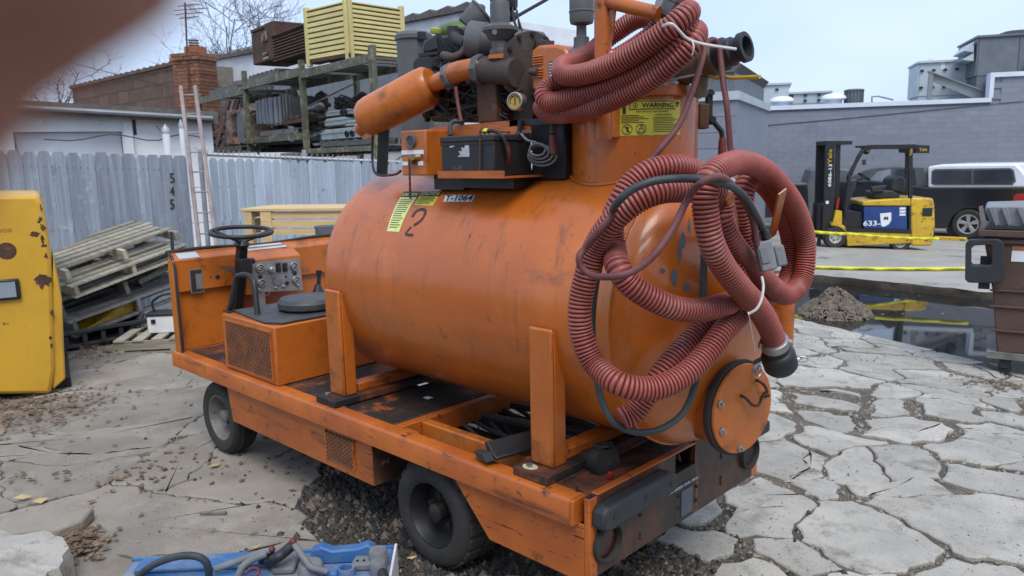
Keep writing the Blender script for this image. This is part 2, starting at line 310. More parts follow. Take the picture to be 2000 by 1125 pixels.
class Side:                            # an upright plane between two ground points; x along it, y away from the viewer, z up
    def __init__(s, A, B):
        s.A = np.array(A, float); d = np.array(B, float)-s.A; d[2] = 0; s.len = float(np.linalg.norm(d)); s.X = d/s.len
        s.N = np.array([-s.X[1], s.X[0], 0.])
        s.flip = s.N @ FW < 0
        if s.flip: s.N = -s.N
        s.fr = Matrix.Identity(4)
        for j in range(3): s.fr[j][0] = s.X[j]; s.fr[j][1] = s.N[j]; s.fr[j][3] = s.A[j]
    @classmethod
    def facing(c, P, px, L=1.):        # front square to the sight line of picture column px
        d = ray(px, 500); d = np.array((d[0], d[1], 0)); d /= np.linalg.norm(d); X = np.array((d[1], -d[0], 0)); return c(np.array(P, float), np.array(P, float)+X*L)
    def q(s, px, py, off=0.):
        d = ray(px, py); o = s.A+s.N*off; P = CP+d*(((o-CP)@s.N)/(d@s.N)); return float((P-s.A)@s.X), float(P[2]-s.A[2])
    def x(s, px, off=0.): return s.q(px, 380, off)[0]
def copy_tree(o, mat, label=None):
    c = o.copy(); COL.objects.link(c); c.matrix_world = mat; ROOT[c.name] = mat.copy()
    if label: c['label'] = label
    def kids(a, b):
        for ch in list(a.children):
            k = ch.copy(); COL.objects.link(k); k.parent = b; kids(ch, k)
    kids(o, c); return c
def dupe(ob, parent, loc, rot=None, name=None):    # a same-mesh sibling part
    k = ob.copy(); COL.objects.link(k); k.parent = parent; k.location = V(loc)
    if rot: k.rotation_euler = rot
    return k
_tx = {}
def text_geo(s, size=1., shear=0., weight=0.):
    key = (s, shear, weight)
    if key not in _tx:
        cu = bpy.data.curves.new('lettering', 'FONT'); cu.body = s; cu.size = 1; cu.shear = shear; cu.align_x = 'CENTER'; cu.align_y = 'CENTER'; cu.resolution_u = 2; cu.offset = weight
        ob = bpy.data.objects.new('lettering', cu); COL.objects.link(ob); dg = bpy.context.evaluated_depsgraph_get()
        me = bpy.data.meshes.new_from_object(ob.evaluated_get(dg)); _tx[key] = ([tuple(v.co) for v in me.vertices], [tuple(p.vertices) for p in me.polygons])
        bpy.data.objects.remove(ob); bpy.data.meshes.remove(me); bpy.data.curves.remove(cu)
    vs, fs = _tx[key]; return [(a*size, b*size) for a, b, c in vs], fs
def put_text(mb, s, o, A, B, size, mi=0, fit=None, **k):
    vs, fs = text_geo(s, 1., **k); xs = [a for a, b in vs]; ys = [b for a, b in vs]; o, A, B = V(o), V(A).normalized(), V(B).normalized()
    wd = max(xs)-min(xs); hg = max(ys)-min(ys); cx = (max(xs)+min(xs))/2; cy = (max(ys)+min(ys))/2
    sx = fit/wd if fit else size/hg; sy = size/hg
    mb.add([o+A*((a-cx)*sx)+B*((b-cy)*sy) for a, b in vs], fs, mi)
def smooth(pts, step=.02, closed=False):     # Catmull-Rom through points, resampled evenly
    P = [np.array(p, float) for p in pts]; P = [2*P[0]-P[1]]+P+[2*P[-1]-P[-2]]; o = []
    for i in range(1, len(P)-2):
        a, b, c, d = P[i-1:i+3]; n = 24
        for k in range(n):
            t = k/n; o.append(.5*((2*b)+(c-a)*t+(2*a-5*b+4*c-d)*t*t+(3*b-a-3*c+d)*t**3))
    o.append(P[-2]); o = np.array(o); dl = np.r_[0, np.cumsum(np.linalg.norm(np.diff(o, axis=0), axis=1))]
    n = max(3, int(dl[-1]/step)+1); u = np.linspace(0, dl[-1], n)
    return np.stack([np.interp(u, dl, o[:, k]) for k in range(3)], 1)
def mesh_grid(mb, o, A, B, wa, hb, pitch, t, fr=None, mi=0):   # diagonal wire lattice
    o, A, B = V(o), V(A).normalized(), V(B).normalized(); Nn = A.cross(B)
    for sgn in (1, -1):
        k = -hb
        while k < wa+hb:
            pts = []
            for b in (0, hb):
                pts.append((k+sgn*(b if sgn > 0 else b)*1.0+(hb if sgn < 0 else 0)*0, b))
            (a0, b0), (a1, b1) = pts
            if sgn < 0: a0, a1 = k+hb, k
            if a0 > a1: a0, b0, a1, b1 = a1, b1, a0, b0
            if a1 > 0 and a0 < wa and a1 != a0:
                sl = (b1-b0)/(a1-a0)
                if a0 < 0: b0 -= sl*a0; a0 = 0
                if a1 > wa: b1 -= sl*(a1-wa); a1 = wa
                mb.beam(o+A*a0+B*b0, o+A*a1+B*b1, t, t, Nn, mi)
            k += pitch

# ================================================================== THE YARD
def grid_mesh(tl, sl, fz):
    mb = MB(); n = len(tl); vs = []
    for s_ in sl:
        for t_ in tl:
            x, y = xy(t_, s_); vs.append((x, y, fz(x, y)))
    fs = [(j*n+i, j*n+i+1, (j+1)*n+i+1, (j+1)*n+i) for j in range(len(sl)-1) for i in range(n-1)]
    mb.add(vs, fs); return mb
tl = np.r_[-300, -120, -60, -30, -18, np.arange(-12, 14, .3), 18, 30, 60, 120, 300]
sl_ = np.r_[-300, -100, -40, -15, -6, -2, np.arange(0, 16, .3), 18, 22, 30, 60, 120, 300]
ground = grid_mesh(tl, sl_, lambda x, y: g(x, y)-.016+.008*noise.noise((x*2, y*2, 0))).build('ground', 'base', origin=(0, 0, 0), kind='structure')
ROOT['ground'] = Matrix.Identity(4)
# broken slabs, each a piece of its own
def vor(seeds, dens):                  # cracked cells; bigger seeds claim more ground
    out = []; pts = np.array([q[:2] for q in seeds]); rad_ = np.array([q[2] for q in seeds])
    for i, p in enumerate(pts):
        d = np.linalg.norm(pts-p, axis=1); nb = np.argsort(d/(rad_+rad_[i]))[1:26]; poly = [(-1.8, -1.8), (1.8, -1.8), (1.8, 1.8), (-1.8, 1.8)]; gap = dens(p)
        for j in nb:
            v = (pts[j]-p); l = np.linalg.norm(v); nrm = v/l; lim = l*rad_[i]/(rad_[i]+rad_[j])-gap*(.3+1.3*rnd.random()); new = []
            for k in range(len(poly)):
                a = np.array(poly[k]); b = np.array(poly[(k+1) % len(poly)]); da = a@nrm-lim; db = b@nrm-lim
                if da <= 0: new.append(tuple(a))
                if da*db < 0: new.append(tuple(a+(b-a)*(da/(da-db))))
            poly = new
            if len(poly) < 3: break
        if len(poly) >= 3: out.append((p, [np.array(a)+p for a in poly]))
    return out
seeds = []
rnd = random.Random(11)
for r_, tries, side in ((.80, 500, 0), (.58, 900, 0), (.34, 120, 0), (.2, 90, 0), (.47, 50, 1), (.33, 300, 1), (.22, 900, 1), (.13, 1600, 1)):
    for _ in range(tries):
        t = rnd.uniform(-8.5, 7.0); s = rnd.uniform(.9, 12.5); q = wq(t, s)[1]
        if abs(t) > .70*s+1.0 or (t > .6 and q > 8.35) or (t < 0 and s > 10.5): continue
        if (t > .13*s-.15) != bool(side): continue
        rr = r_*rnd.uniform(.85, 1.15)
        if side and s > 6.5 and r_ < .2: continue
        if all(math.hypot(t-a, (s-b)*(1.3 if side else 1.12)) > .86*(rr+c) for a, b, c in seeds): seeds.append((t, s, rr))
cells = vor(seeds, lambda p: .006+.012*max(0, noise.noise((p[0]*1.3, p[1]*1.3, 4))) if p[0] < .13*p[1]-.15 else .012+.075*max(0, noise.noise((p[0]*1.1, p[1]*1.1, 4))+.12))
slabpoly = []
def slab(poly, mat, z0=0.0, name='concrete_slab', mb_=None):
    P = poly; a = []
    for k in range(len(P)):
        p, q = P[k], P[(k+1) % len(P)]; l = np.linalg.norm(q-p); n = max(1, int(l/.042))
        for j in range(n): a.append(p+(q-p)*(j/n))
    n = len(a); c = sum(a)/n
    if n < 5: return
    a = list(a)
    o = []
    for p in a:
        dv = p-c; k = noise.noise((p[0]*17, p[1]*17, 7))*.008+noise.noise((p[0]*33, p[1]*33, 2))*.010; fld = lambda u: noise.noise((p[0]*1.3, p[1]*1.3, u))+.45*noise.noise((p[0]*4, p[1]*4, u+1))+.22*noise.noise((p[0]*11, p[1]*11, u+2))+.10*noise.noise((p[0]*27, p[1]*27, u+3)); wp = np.array((fld(11), fld(21)))*.16
        o.append(p+dv/np.linalg.norm(dv)*k+wp)
    c = sum(o)/len(o); slabpoly.append(np.array(o)); tz = z0+rnd.uniform(-.005, .004); mb = MB(); top = []; shoulder = []; bot = []
    for p in o:
        q = c+(p-c)*(1-.009/max(.1, np.linalg.norm(p-c)))
        for lst, pp, dz in ((top, q, 0), (shoulder, p, -.006), (bot, p, -.05)):
            x, y = xy(*pp); lst.append((x, y, g(x, y)+tz+dz))
    x, y = xy(*c); mid = (x, y, g(x, y)+tz)
    vs = top+shoulder+bot+[mid]; fs = []
    for i in range(n):
        j = (i+1) % n; fs += [(3*n, i, j), (i, i+n, j+n, j), (i+n, i+2*n, j+2*n, j+n)]
    if mb_ is not None: mb_.add(vs, fs); return
    mb.add(vs, fs); ob = mb.build(name, mat, ground, ang=12); return ob
def area(P): return abs(sum(P[k][0]*P[k-1][1]-P[k-1][0]*P[k][1] for k in range(len(P))))/2
def shatter(P, lim):                    # thin straight-ish cracks across the larger slabs
    if area(P) < lim or rnd.random() < .22: return [P]
    c = sum(P)/len(P); an = rnd.uniform(0, math.pi); nrm = np.array((math.cos(an), math.sin(an))); off = nrm@c+rnd.uniform(-.1, .1); res = []
    for sg in (1, -1):
        new = []
        for k in range(len(P)):
            a, b = P[k], P[(k+1) % len(P)]; da = sg*(a@nrm-off)+.0045; db = sg*(b@nrm-off)+.0045
            if da <= 0: new.append(a)
            if da*db < 0: new.append(a+(b-a)*(da/(da-db)))
        if len(new) > 2 and area(new) > .008: res += shatter(new, lim*1.25)
    return res
todo = []
for p, poly in cells:
    q = .738*p[0]+.675*p[1]
    a = np.array(poly); 
    for poly in (shatter([np.array(v) for v in poly], .16 if p[0] > .05+.12*p[1] else .42) if len(poly) > 2 else ()):
        p = sum(poly)/len(poly); X_, Y_ = xy(*p); ar = abs(sum(poly[k][0]*poly[k-1][1]-poly[k-1][0]*poly[k][1] for k in range(len(poly))))/2
        if ((X_+1.15)/1.15)**2+((Y_-.42)/.62)**2 < 1+.3*noise.noise((X_*2, Y_*2, 0)): continue
        if p[0] > .2+.1*p[1] and (noise.noise((p[0]*.9, p[1]*.9, 31)) > .2 and ar < .045): continue
        todo.append((area(poly)/max(1, p[1])**2*(1 if abs(p[0]) < .68*p[1] else .05), [np.array(v) for v in poly], 'conc2' if p[0] > .05+.12*p[1]+rnd.uniform(-.1, .1) else 'conc'))
todo.sort(key=lambda q: -q[0]); far = {'conc': MB(), 'conc2': MB()}
for k, (a_, poly, m_) in enumerate(todo): slab(poly, m_, mb_=None if k < 292 else far[m_])
for m_ in far:
    if far[m_].v: far[m_].build('lesser_slabs', m_, ground, ang=12, kind='stuff')
# loose gravel in the joints, one uncountable mass
def inside_any(P):
    hit = np.zeros(len(P), bool)
    for a in slabpoly:
        lo = a.min(0); hi = a.max(0); idx = np.where((~hit) & (P[:, 0] > lo[0]) & (P[:, 0] < hi[0]) & (P[:, 1] > lo[1]) & (P[:, 1] < hi[1]))[0]
        if not len(idx): continue
        x = P[idx, 0]; y = P[idx, 1]; c = np.zeros(len(idx), bool); b = np.roll(a, -1, 0)
        for (x1, y1), (x2, y2) in zip(a, b):
            cr = ((y1 > y) != (y2 > y)) & (x < (x2-x1)*(y-y1)/(y2-y1+1e-12)+x1); c ^= cr
        hit[idx] = c
    return hit
OCT = np.array([(1, 0, 0), (0, 1, 0), (-1, 0, 0), (0, -1, 0), (0, 0, 1), (0, 0, -.7)], float)
OF = [(0, 1, 4), (1, 2, 4), (2, 3, 4), (3, 0, 4), (1, 0, 5), (2, 1, 5), (3, 2, 5), (0, 3, 5)]
def pebbles(name, mat, P3, sizes, **kw):
    n = len(P3); V3 = np.empty((n, 6, 3))
    for i in range(6): V3[:, i] = P3+OCT[i]*sizes[:, None]*np.random.uniform(.55, 1.25, (n, 3))
    me = bpy.data.meshes.new(name); fs = (np.array(OF)[None]+6*np.arange(n)[:, None, None]).reshape(-1, 3)
    me.from_pydata(V3.reshape(-1, 3).tolist(), [], fs.tolist()); me.materials.append(M[mat]); ob = bpy.data.objects.new(name, me); COL.objects.link(ob); tag(ob, **kw); return ob
N = 110000; P = np.stack([np.random.uniform(-4.5, 6.5, N), np.random.uniform(1.2, 9.5, N)**1.0], 1)
P = P[(abs(P[:, 0]) < .7*P[:, 1]+.5)]; P = P[~inside_any(P)]
dark = np.array([noise.noise((a*1.1, b*1.1, 3)) for a, b in P]); P = P[(np.random.rand(len(P)) < np.where(P[:, 0] > .1*P[:, 1], .95, .45))]
XY = [xy(a, b) for a, b in P]; P3 = np.array([(x, y, g(x, y)-.014) for x, y in XY])
pebbles('loose_gravel', 'stone', P3, np.random.lognormal(-4.95, .45, len(P3)).clip(.003, .024), label='loose grey gravel filling the joints between broken slabs', category='gravel', kind='stuff')
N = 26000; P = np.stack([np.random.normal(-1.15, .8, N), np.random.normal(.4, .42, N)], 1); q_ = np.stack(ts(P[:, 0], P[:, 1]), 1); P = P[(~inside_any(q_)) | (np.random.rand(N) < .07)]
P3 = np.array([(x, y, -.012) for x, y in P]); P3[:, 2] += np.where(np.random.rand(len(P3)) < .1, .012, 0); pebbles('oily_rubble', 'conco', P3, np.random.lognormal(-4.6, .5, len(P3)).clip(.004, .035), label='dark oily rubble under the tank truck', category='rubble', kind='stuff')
N = 900; P = np.stack([np.random.normal(-1.15, .75, N), np.random.normal(.3, .4, N)], 1); q_ = np.stack(ts(P[:, 0], P[:, 1]), 1); P = P[~inside_any(q_)]
pebbles('broken_fragments', 'heap', np.array([(x, y, -.008) for x, y in P]), np.random.lognormal(-3.9, .4, len(P)).clip(.01, .045), label='brown broken fragments among the oily rubble', category='rubble', kind='stuff')
N = 9000; P = np.stack([np.random.uniform(-6, 6, N), np.random.uniform(1.6, 9, N)], 1); XY = [xy(a, b) for a, b in P]
P3 = np.array([(x, y, g(x, y)+.003) for x, y in XY]); pebbles('scattered_grit', 'stone', P3, np.random.lognormal(-5.5, .45, len(P3)).clip(.002, .012), label='fine grit scattered over the slab tops', category='grit', kind='stuff')
def leaves(name, P3, sz, mat='leaf', **kw):
    mb = MB()
    for p in P3:
        a = rnd.uniform(0, 6.28); s_ = sz*rnd.uniform(.5, 1.3); tl_ = [rnd.uniform(0, .5)*s_ for _ in range(4)]; ca, sa = math.cos(a)*s_, math.sin(a)*s_
        mb.add([(p[0]+ca, p[1]+sa, p[2]+tl_[0]), (p[0]-sa*.55, p[1]+ca*.55, p[2]+tl_[1]), (p[0]-ca, p[1]-sa, p[2]+tl_[2]), (p[0]+sa*.55, p[1]-ca*.55, p[2]+tl_[3])], [(0, 1, 2), (0, 2, 3)])
    return mb.build(name, mat, **kw)
lp = []
def leafspot(px, py, n, r_, h=.0):
    c = GP(px, py)
    for _ in range(n):
        a = rnd.gauss(0, r_); b = rnd.gauss(0, r_); x, y = c[0]+a, c[1]+b; lp.append((x, y, g(x, y)+.006+h*math.exp(-(a*a+b*b)/(2*r_*r_))*rnd.random()))
leafspot(150, 690, 420, .28, .05); leafspot(40, 815, 380, .3, .03); leafspot(-20, 800, 200, .25, .03); leafspot(150, 1060, 150, .07, .03); leafspot(150, 1085, 60, .06, .02)
leafspot(280, 930, 60, .14); leafspot(110, 790, 160, .2); leafspot(40, 940, 12, .07); leafspot(130, 935, 10, .05); leafspot(1960, 760, 60, .15); leafspot(1910, 745, 30, .1); leafspot(640, 900, 60, .3); leafspot(1230, 1100, 50, .2)
N = 9000; P = np.stack([np.random.uniform(-5.5, .6, N), np.random.uniform(1.8, 8.5, N)], 1); P = P[~inside_any(P)]
for a, b in P[:1500]:
    x, y = xy(a, b)
    if not (-2.4 < x < .2 and -.5 < y < 1.4): lp.append((x, y, g(x, y)-.006))
for _ in range(130):
    s_ = rnd.uniform(2.2, 8); t_ = rnd.uniform(-.66, .1)*s_; x, y = xy(t_, s_); lp.append((x, y, g(x, y)+.008))
leaves('dead_leaves', lp, .022, label='brown dead leaves drifted in the cracks and by the pallets', category='leaves', kind='stuff')
tan = [GP(80, 985), GP(60, 940), GP(1990, 745), GP(420, 915), GP(500, 1075), GP(805, 1095), GP(45, 978)]
leaves('fallen_leaf', [p+np.array((0, 0, .012)) for p in tan], .045, M['tape'].copy() if 0 else pm('tan_leaf', (.5, .38, .17), (.4, .28, .12), 20, .8), label='large tan leaves lying singly on the slabs', category='leaves', kind='stuff')
# water and the far pad
def qe(q, e): return q*.738+.675*e, q*.675-.738*e
vs = [(*xy(*qe(q, e)), -.2) for q, e in ((7.4, -9), (11.6, -9), (11.6, 4), (7.4, 4))]
MB().add(vs, [(0, 1, 2, 3)]).build('puddle_water', 'water', kind='structure')
mb = MB(); vs = []; qs = [11.16, 11.16, 11.14, 11.12, 11.11, 11.12]+list(np.r_[11.2, 11.4, 11.8, 12.4, 13, 14, 15, 16.5, 18, 20, 23, 26, 40, 90]); dz = [-.5, -.38, -.27, -.14, -.05, -.012]
es = np.r_[-60, -30, np.arange(-16, 6, .08), 12, 40]
for i, q in enumerate(qs):
    for e in es:
        k = noise.noise((e*2, i*1.7, 0))*.05+noise.noise((e*7, i*3, 2))*.03; qq = q+(k if i < 7 else 0); t, s = qe(qq, e)
        z = np.interp(qq, PP, PZZ)+(dz[i] if i < 6 else 0)+(.02*noise.noise((e*3, 5, i)) if i < 6 else 0); vs.append((*xy(t, s), z))
n = len(es); mb.add(vs, [(j*n+i, j*n+i+1, (j+1)*n+i+1, (j+1)*n+i) for j in range(len(qs)-1) for i in range(n-1)], 0)
for k, f in enumerate(mb.f):
    mb.m[k] = 1 if k < 5*(n-1) else 0
mb.build('concrete_pad', ['pad', 'ledge'], origin=(0, 0, 0), kind='structure', ang=50)
# heap of gravel in the puddle
hc = np.array([*xy(*qe(10.2, -3.9)), 0]); c0 = PD(1632, 590, 9.35); hc = np.array([c0[0], c0[1], 0])
pts = []; sz = []
for _ in range(2600):
    a = rnd.uniform(0, 6.28); rr = math.sqrt(rnd.random())*.62; ex = RH*rr*math.cos(a)*.68+FH*rr*math.sin(a)*.75
    h = .30*max(0, 1-rr/.62)**.8*(1+.3*noise.noise((a*2, rr*4, 0))); pts.append((hc[0]+ex[0], hc[1]+ex[1], -.215+h)); sz.append(rnd.lognormvariate(-3.9, .35))
pebbles('gravel_heap', 'heap', np.array(pts), np.array(sz).clip(.01, .05), label='small heap of brown rubble rising from the puddle', category='rubble heap', kind='stuff')
# floating leaf litter on the water
leaves('floating_leaves', [np.array([*xy(*qe(rnd.uniform(8.8, 10.9), rnd.uniform(-5.5, -1))), -.197]) for _ in range(60)], .025, label='leaf bits floating on the puddle', category='leaves', kind='stuff')

# ================================================================== LEFT BACKGROUND
# --- picket fence leaf with house number
fs1 = Side(W(0, 7.3, 0), W(372, 9.9, 0))
fe = thing('picket_fence', 'weathered grey picket fence with black house numbers behind the pallet stack', 'fence', fs1.fr)
ed = [-6, 23, 52, 81, 108, 137, 164, 192, 219, 245, 272, 294, 318, 345, 370]
for a, b in zip(ed, ed[1:]):
    x0, z1 = fs1.q(a, 0); x0 = fs1.x(a)+.004; x1 = fs1.x(b)-.004; zt = fs1.q((a+b)/2, 294.5+(a-52)*.034)[1]+rnd.uniform(-.012, .012); c = .03
    MB(fs1.fr).prism([(x0, .06), (x1, .06), (x1, zt-.045), (x1-c, zt), (x0+c, zt), (x0, zt-.045)], (0, rnd.uniform(-.003, .003), 0), (1, 0, 0), (0, 0, 1), (0, .018, 0)).build('board', 'fence', fe)
for z in (.35, 1.55):
    MB(fs1.fr).box(fs1.x(-6), fs1.x(370), .022, .06, z, z+.09).build('rail', 'fence', fe)
for ch, py in (('5', 348), ('4', 373), ('5', 399)):
    x, z = fs1.q(336, py); mb = MB(fs1.fr); put_text(mb, ch, (x, -.007, z), (1, 0, 0), (0, 0, 1), .125, fit=.085, weight=.02); mb.build('number', 'ink', fe)
mb = MB(fs1.fr)
for a, b in zip(ed, ed[1:]):
    for px in (a+7, b-7):
        for py in (325+(a*.02), 450): x, z = fs1.q(px, py); mb.box(x-.004, x+.004, -.006, -.002, z-.004, z+.004)
mb.build('nail_heads', 'ink', fe, kind='stuff')
# --- second fence
fs2 = Side(W(405, 11.6, 0), W(830, 12.6, 0))
f2 = thing('board_fence', 'pale blue board fence under a pipe rail behind the wooden crate', 'fence', fs2.fr)
px = 413.
while px < 815:
    x0 = fs2.x(px)+.003; x1 = fs2.x(px+17.4)-.003; zt = fs2.q(px+9, 308.5+(px-413)*.025)[1]+rnd.uniform(-.01, .01); c = .03
    MB(fs2.fr).prism([(x0, .04), (x1, .04), (x1, zt-.05), (x1-c, zt), (x0+c, zt), (x0, zt-.05)], (0, 0, 0), (1, 0, 0), (0, 0, 1), (0, .016, 0)).build('board', 'fence2', f2); px += 17.4
a = fs2.q(398, 301); b = fs2.q(815, 318)
MB(fs2.fr).cyl((a[0], .05, a[1]), (b[0], .05, b[1]), .028, n=10).build('top_rail', 'gal', f2)
for px in (397, 600, 800):
    x = fs2.x(px); MB(fs2.fr).cyl((x, .09, 0), (x, .09, fs2.q(px, 300)[1]+.06), .035, n=10).build('post', 'gal', f2)
mb = MB(fs2.fr)
for k in range(40):
    px = 405+k*10.2; x, z = fs2.q(px, 303+(px-413)*.036); mb.beam((x-.01, 0, z-.03), (x+.012, .03, z+.075), .008, .008)
mb.build('tie_wires', 'gal', f2, kind='stuff')
# post and chain stack at the gap
for px, d, pt, nm, lb in ((354, 10.6, 247, 'bollard_pipe', 'white pointed post beside the leaning ladder'), (383, 10.9, 238, 'bollard_pipe', 'slim white pipe post right of the ladder')):
    t = thing(nm, lb, 'post', W(px, d, 0)); zt = W(px, d, 0); a = PD(px, pt, d); h = a[2]
    mb = MB(ROOT[t.name]); rr = .048 if px < 370 else .032; mb.lathe([(rr, 0), (rr, h-.1)], (0, 0, 0), (0, 0, 1), 12); mb.build('shaft', 'white', t)
    MB(ROOT[t.name]).lathe([(rr*1.15, h-.1), (rr*1.1, h-.05), (.006, h+.02)], (0, 0, 0), (0, 0, 1), 12).build('pointed_cap' if px < 370 else 'cap', 'gal', t)
# --- leaning ladder
def lad(nm, lb, p0, p1, d0, d1, wpx, rungs, mat='ladder'):
    a0, a1 = PD(*p0, d0), PD(*p1, d1); bw = np.array([*RH, 0])*wpx; t = thing(nm, lb, 'ladder', (a0[0], a0[1], a0[2]))
    for k in (0, 1): MB().beam(a0+bw*k, a1+bw*k*.9, .05, .03, FW).build('stile', mat, t)
    for k in range(rungs):
        u = (k+.5)/rungs; c = a0+(a1-a0)*u; MB().cyl(c, c+bw*(1-.1*u), .011, n=8).build('rung', mat, t)
lad('ladder', 'faded pink ladder leaning between the fence and the rack', (394, 520), (353, 168), 10.4, 11.4, .235, 9)
# --- garage
gs = Side(W(20, 14.2, 0), W(425, 15.8, 0))
ga = thing('garage', 'low white garage with a brown eave behind the picket fence', 'garage', gs.fr)
x0, x1 = -2.2, gs.x(425); zA, zB = gs.q(20, 204)[1], gs.q(425, 228)[1]; sg_ = (zB-zA)/gs.x(425); zt = zB; TZ = lambda x: zA+sg_*x
def slopebar(a, b, dz0, dz1, y, d): return MB(gs.fr).prism([(a, TZ(a)+dz0), (b, TZ(b)+dz0), (b, TZ(b)+dz1), (a, TZ(a)+dz1)], (0, y, 0), (1, 0, 0), (0, 0, 1), (0, d, 0))
A = gs.x(30, .0); dl, dr = gs.x(40), gs.x(250); hd = gs.q(150, 257)[1]
MB(gs.fr).box(x0, dl, 0, .2, 0, zt).box(dl, dr, 0, .2, hd, zt).box(dr, x1, 0, .2, 0, zt).box(x0, x1, .21, 5, 0, zt).build('wall', 'garw', ga)
for k in range(4): MB(gs.fr).box(dl+.02, dr-.02, .14, .195, .02+k*hd/4, (k+1)*hd/4-.01).build('door_panel', 'gard', ga)
MB(gs.fr).box(gs.x(254), gs.x(271), -.07, 0, 0, zt-.02).build('pilaster', 'white', ga); MB(gs.fr).box(gs.x(273), gs.x(279), -.012, -.002, zt-.35, zt-.03).build('stained_board', 'plankr', ga)
MB(gs.fr).prism([(x0, zt), (x1, zt), (x1, TZ(x1)+.002), (x0, TZ(x0))], (0, .003, 0), (1, 0, 0), (0, 0, 1), (0, 4.9, 0)).build('gable_strip', 'garw', ga); slopebar(x0-.2, x1+.1, 0, .07, -.25, 5.4).build('roof', 'fascia', ga); slopebar(x0-.2, x1+.1, -.15, .09, -.272, .02).build('fascia_board', 'fascia', ga)
MB(gs.fr).cyl((x0, -.32, TZ(x0)-.03), (x1, -.32, TZ(x1)-.05), .045, n=8).build('gutter', 'beam', ga)
mb = MB(gs.fr)
for k in range(3):
    for j in range(2): xx = gs.x(284)+k*1.1; mb.box(xx, xx+1.06, -.012, -.002, .6+j*.7, 1.26+j*.7)
mb.build('peeling_panels', 'garw', ga, kind='stuff')
pts = [gs.q(px, py, -.25) for px, py in ((85, 272), (150, 274), (220, 262), (300, 275), (350, 262), (400, 270))]
mb = MB(gs.fr); mb.tube(smooth([(a, -.25, b) for a, b in pts], .2), .012, 5); mb.tube(smooth([(*(gs.q(305, 245, -.25)[0:1]), -.25, gs.q(305, 245, -.25)[1]), (gs.q(318, 262, -.25)[0], -.25, gs.q(318, 262, -.25)[1]), (gs.q(335, 266, -.25)[0], -.25, gs.q(335, 266, -.25)[1])], .2), .01, 5)
tag(mb.build('dry_vine', 'bark'), 'dry vine strung across the white garage wall', 'vine')
# --- brown block building with chimney
bs = Side(W(167, 31, 0), W(372, 24.6, 0))
bb = thing('block_building', 'brown block building with a sloping tiled parapet', 'building', bs.fr)
zl = bs.q(167, 168)[1]; zr = bs.q(371, 121)[1]; xr = bs.x(371); sl2 = (zr-zl)/xr
MB(bs.fr).prism([(0, 0), (xr+.3, 0), (xr+.3, zr+sl2*.3), (0, zl)], (0, .02, 0), (1, 0, 0), (0, 0, 1), (0, 3, 0)).build('wall', 'mortar', bb)
bh, bw_ = .42, .92; proto = None
zb = 2.2; row = 0
while zb < max(zl, zr):
    xx = -(row % 2)*bw_/2
    while xx < xr+.2:
        a, b = max(xx, 0), min(xx+bw_, xr+.28); lim = zl+sl2*((a+b)/2)-.02
        if b-a > .1 and zb+.08 < lim: MB(bs.fr).box(a+.012, b-.012, 0, .03, zb+.012, min(zb+bh, lim)-.01).build('block', 'block', bb)
        xx += bw_
    zb += bh; row += 1
k = 0.
while k < xr:
    z = zl+sl2*k; MB(bs.fr).prism([(0, 0), (.46, .46*sl2), (.46, .46*sl2+.09), (.2, .2*sl2+.14), (0, .07)], (k, -.09, z), (1, 0, 0), (0, 0, 1), (0, .4, 0)).build('coping_tile', 'block', bb); k += .5
# chimney of real bricks
cs = Side(W(364, 24.0, 0), W(424, 23.6, 0)); ch = thing('chimney', 'brick chimney with a round metal flue cap behind the rack', 'chimney', cs.fr)
wd = cs.x(409); zc0, zc1 = 2.3, cs.q(395, 98)[1]
MB(cs.fr).box(.03, wd-.03, .03, wd*.8, zc0, zc1-.03).build('core', 'mortar', ch)
bh = .105; nrow = int((zc1-zc0)/bh); lw = wd/3
for r_ in range(nrow):
    z = zc0+r_*bh; pr = .05 if r_ > nrow-3 else 0; st = 0 if r_ % 2 else -lw/2
    for k in range(5):
        a, b = max(st+k*lw, -pr), min(st+(k+1)*lw, wd+pr)
        if b-a > .05: MB(cs.fr).box(a+.008, b-.008, -pr+rnd.uniform(-.012, .012), .05, z+.007, z+bh-.006).build('brick', 'brick', ch)
    MB(cs.fr).box(wd-.05, wd+pr+rnd.uniform(0, .015), .06, wd*.8, z+.007, z+bh-.006).build('brick', 'brick', ch)
a0, b0 = cs.x(378), cs.x(401); z2 = cs.q(395, 86)[1]
MB(cs.fr).box(a0, b0, .15, .15+b0-a0, zc1, z2).build('flue_block', 'orangeo', ch)
mb = MB(cs.fr); cx = (a0+b0)/2
for k in range(3): mb.lathe([(.14, 0), (.17, .02), (.14, .05)], (cx, .32, z2+.02+k*.075), (0, 0, 1), 14)
mb.lathe([(.09, 0), (.09, .24)], (cx, .32, z2), (0, 0, 1), 12); mb.build('flue_cap', 'gal', ch)
# antenna
an = thing('antenna', 'thin rooftop aerial mast beside the brick chimney', 'antenna', W(366, 23, 2.5)); a0, a1 = PD(369, 172, 23), PD(361, 5, 23)
MB().cyl(a0, a1, .028, n=8).build('mast', 'rust', an); mb = MB()
for k, (dy, l) in enumerate(((20, .7), (28, .55), (12, .45), (36, .4))):
    c = PD(361.5, dy, 23); q = c+np.array([*RH, 0])*l+np.array((0, 0, .05)); mb.cyl(c-np.array([*RH, 0])*l*.5, q, .011, n=5)
    for j in range(6): mb.cyl(c+(q-c)*(j/6)+np.array([*FH, 0])*.2, c+(q-c)*(j/6)-np.array([*FH, 0])*.2, .007, n=4)
mb.build('aerial_rods', 'rust', an)
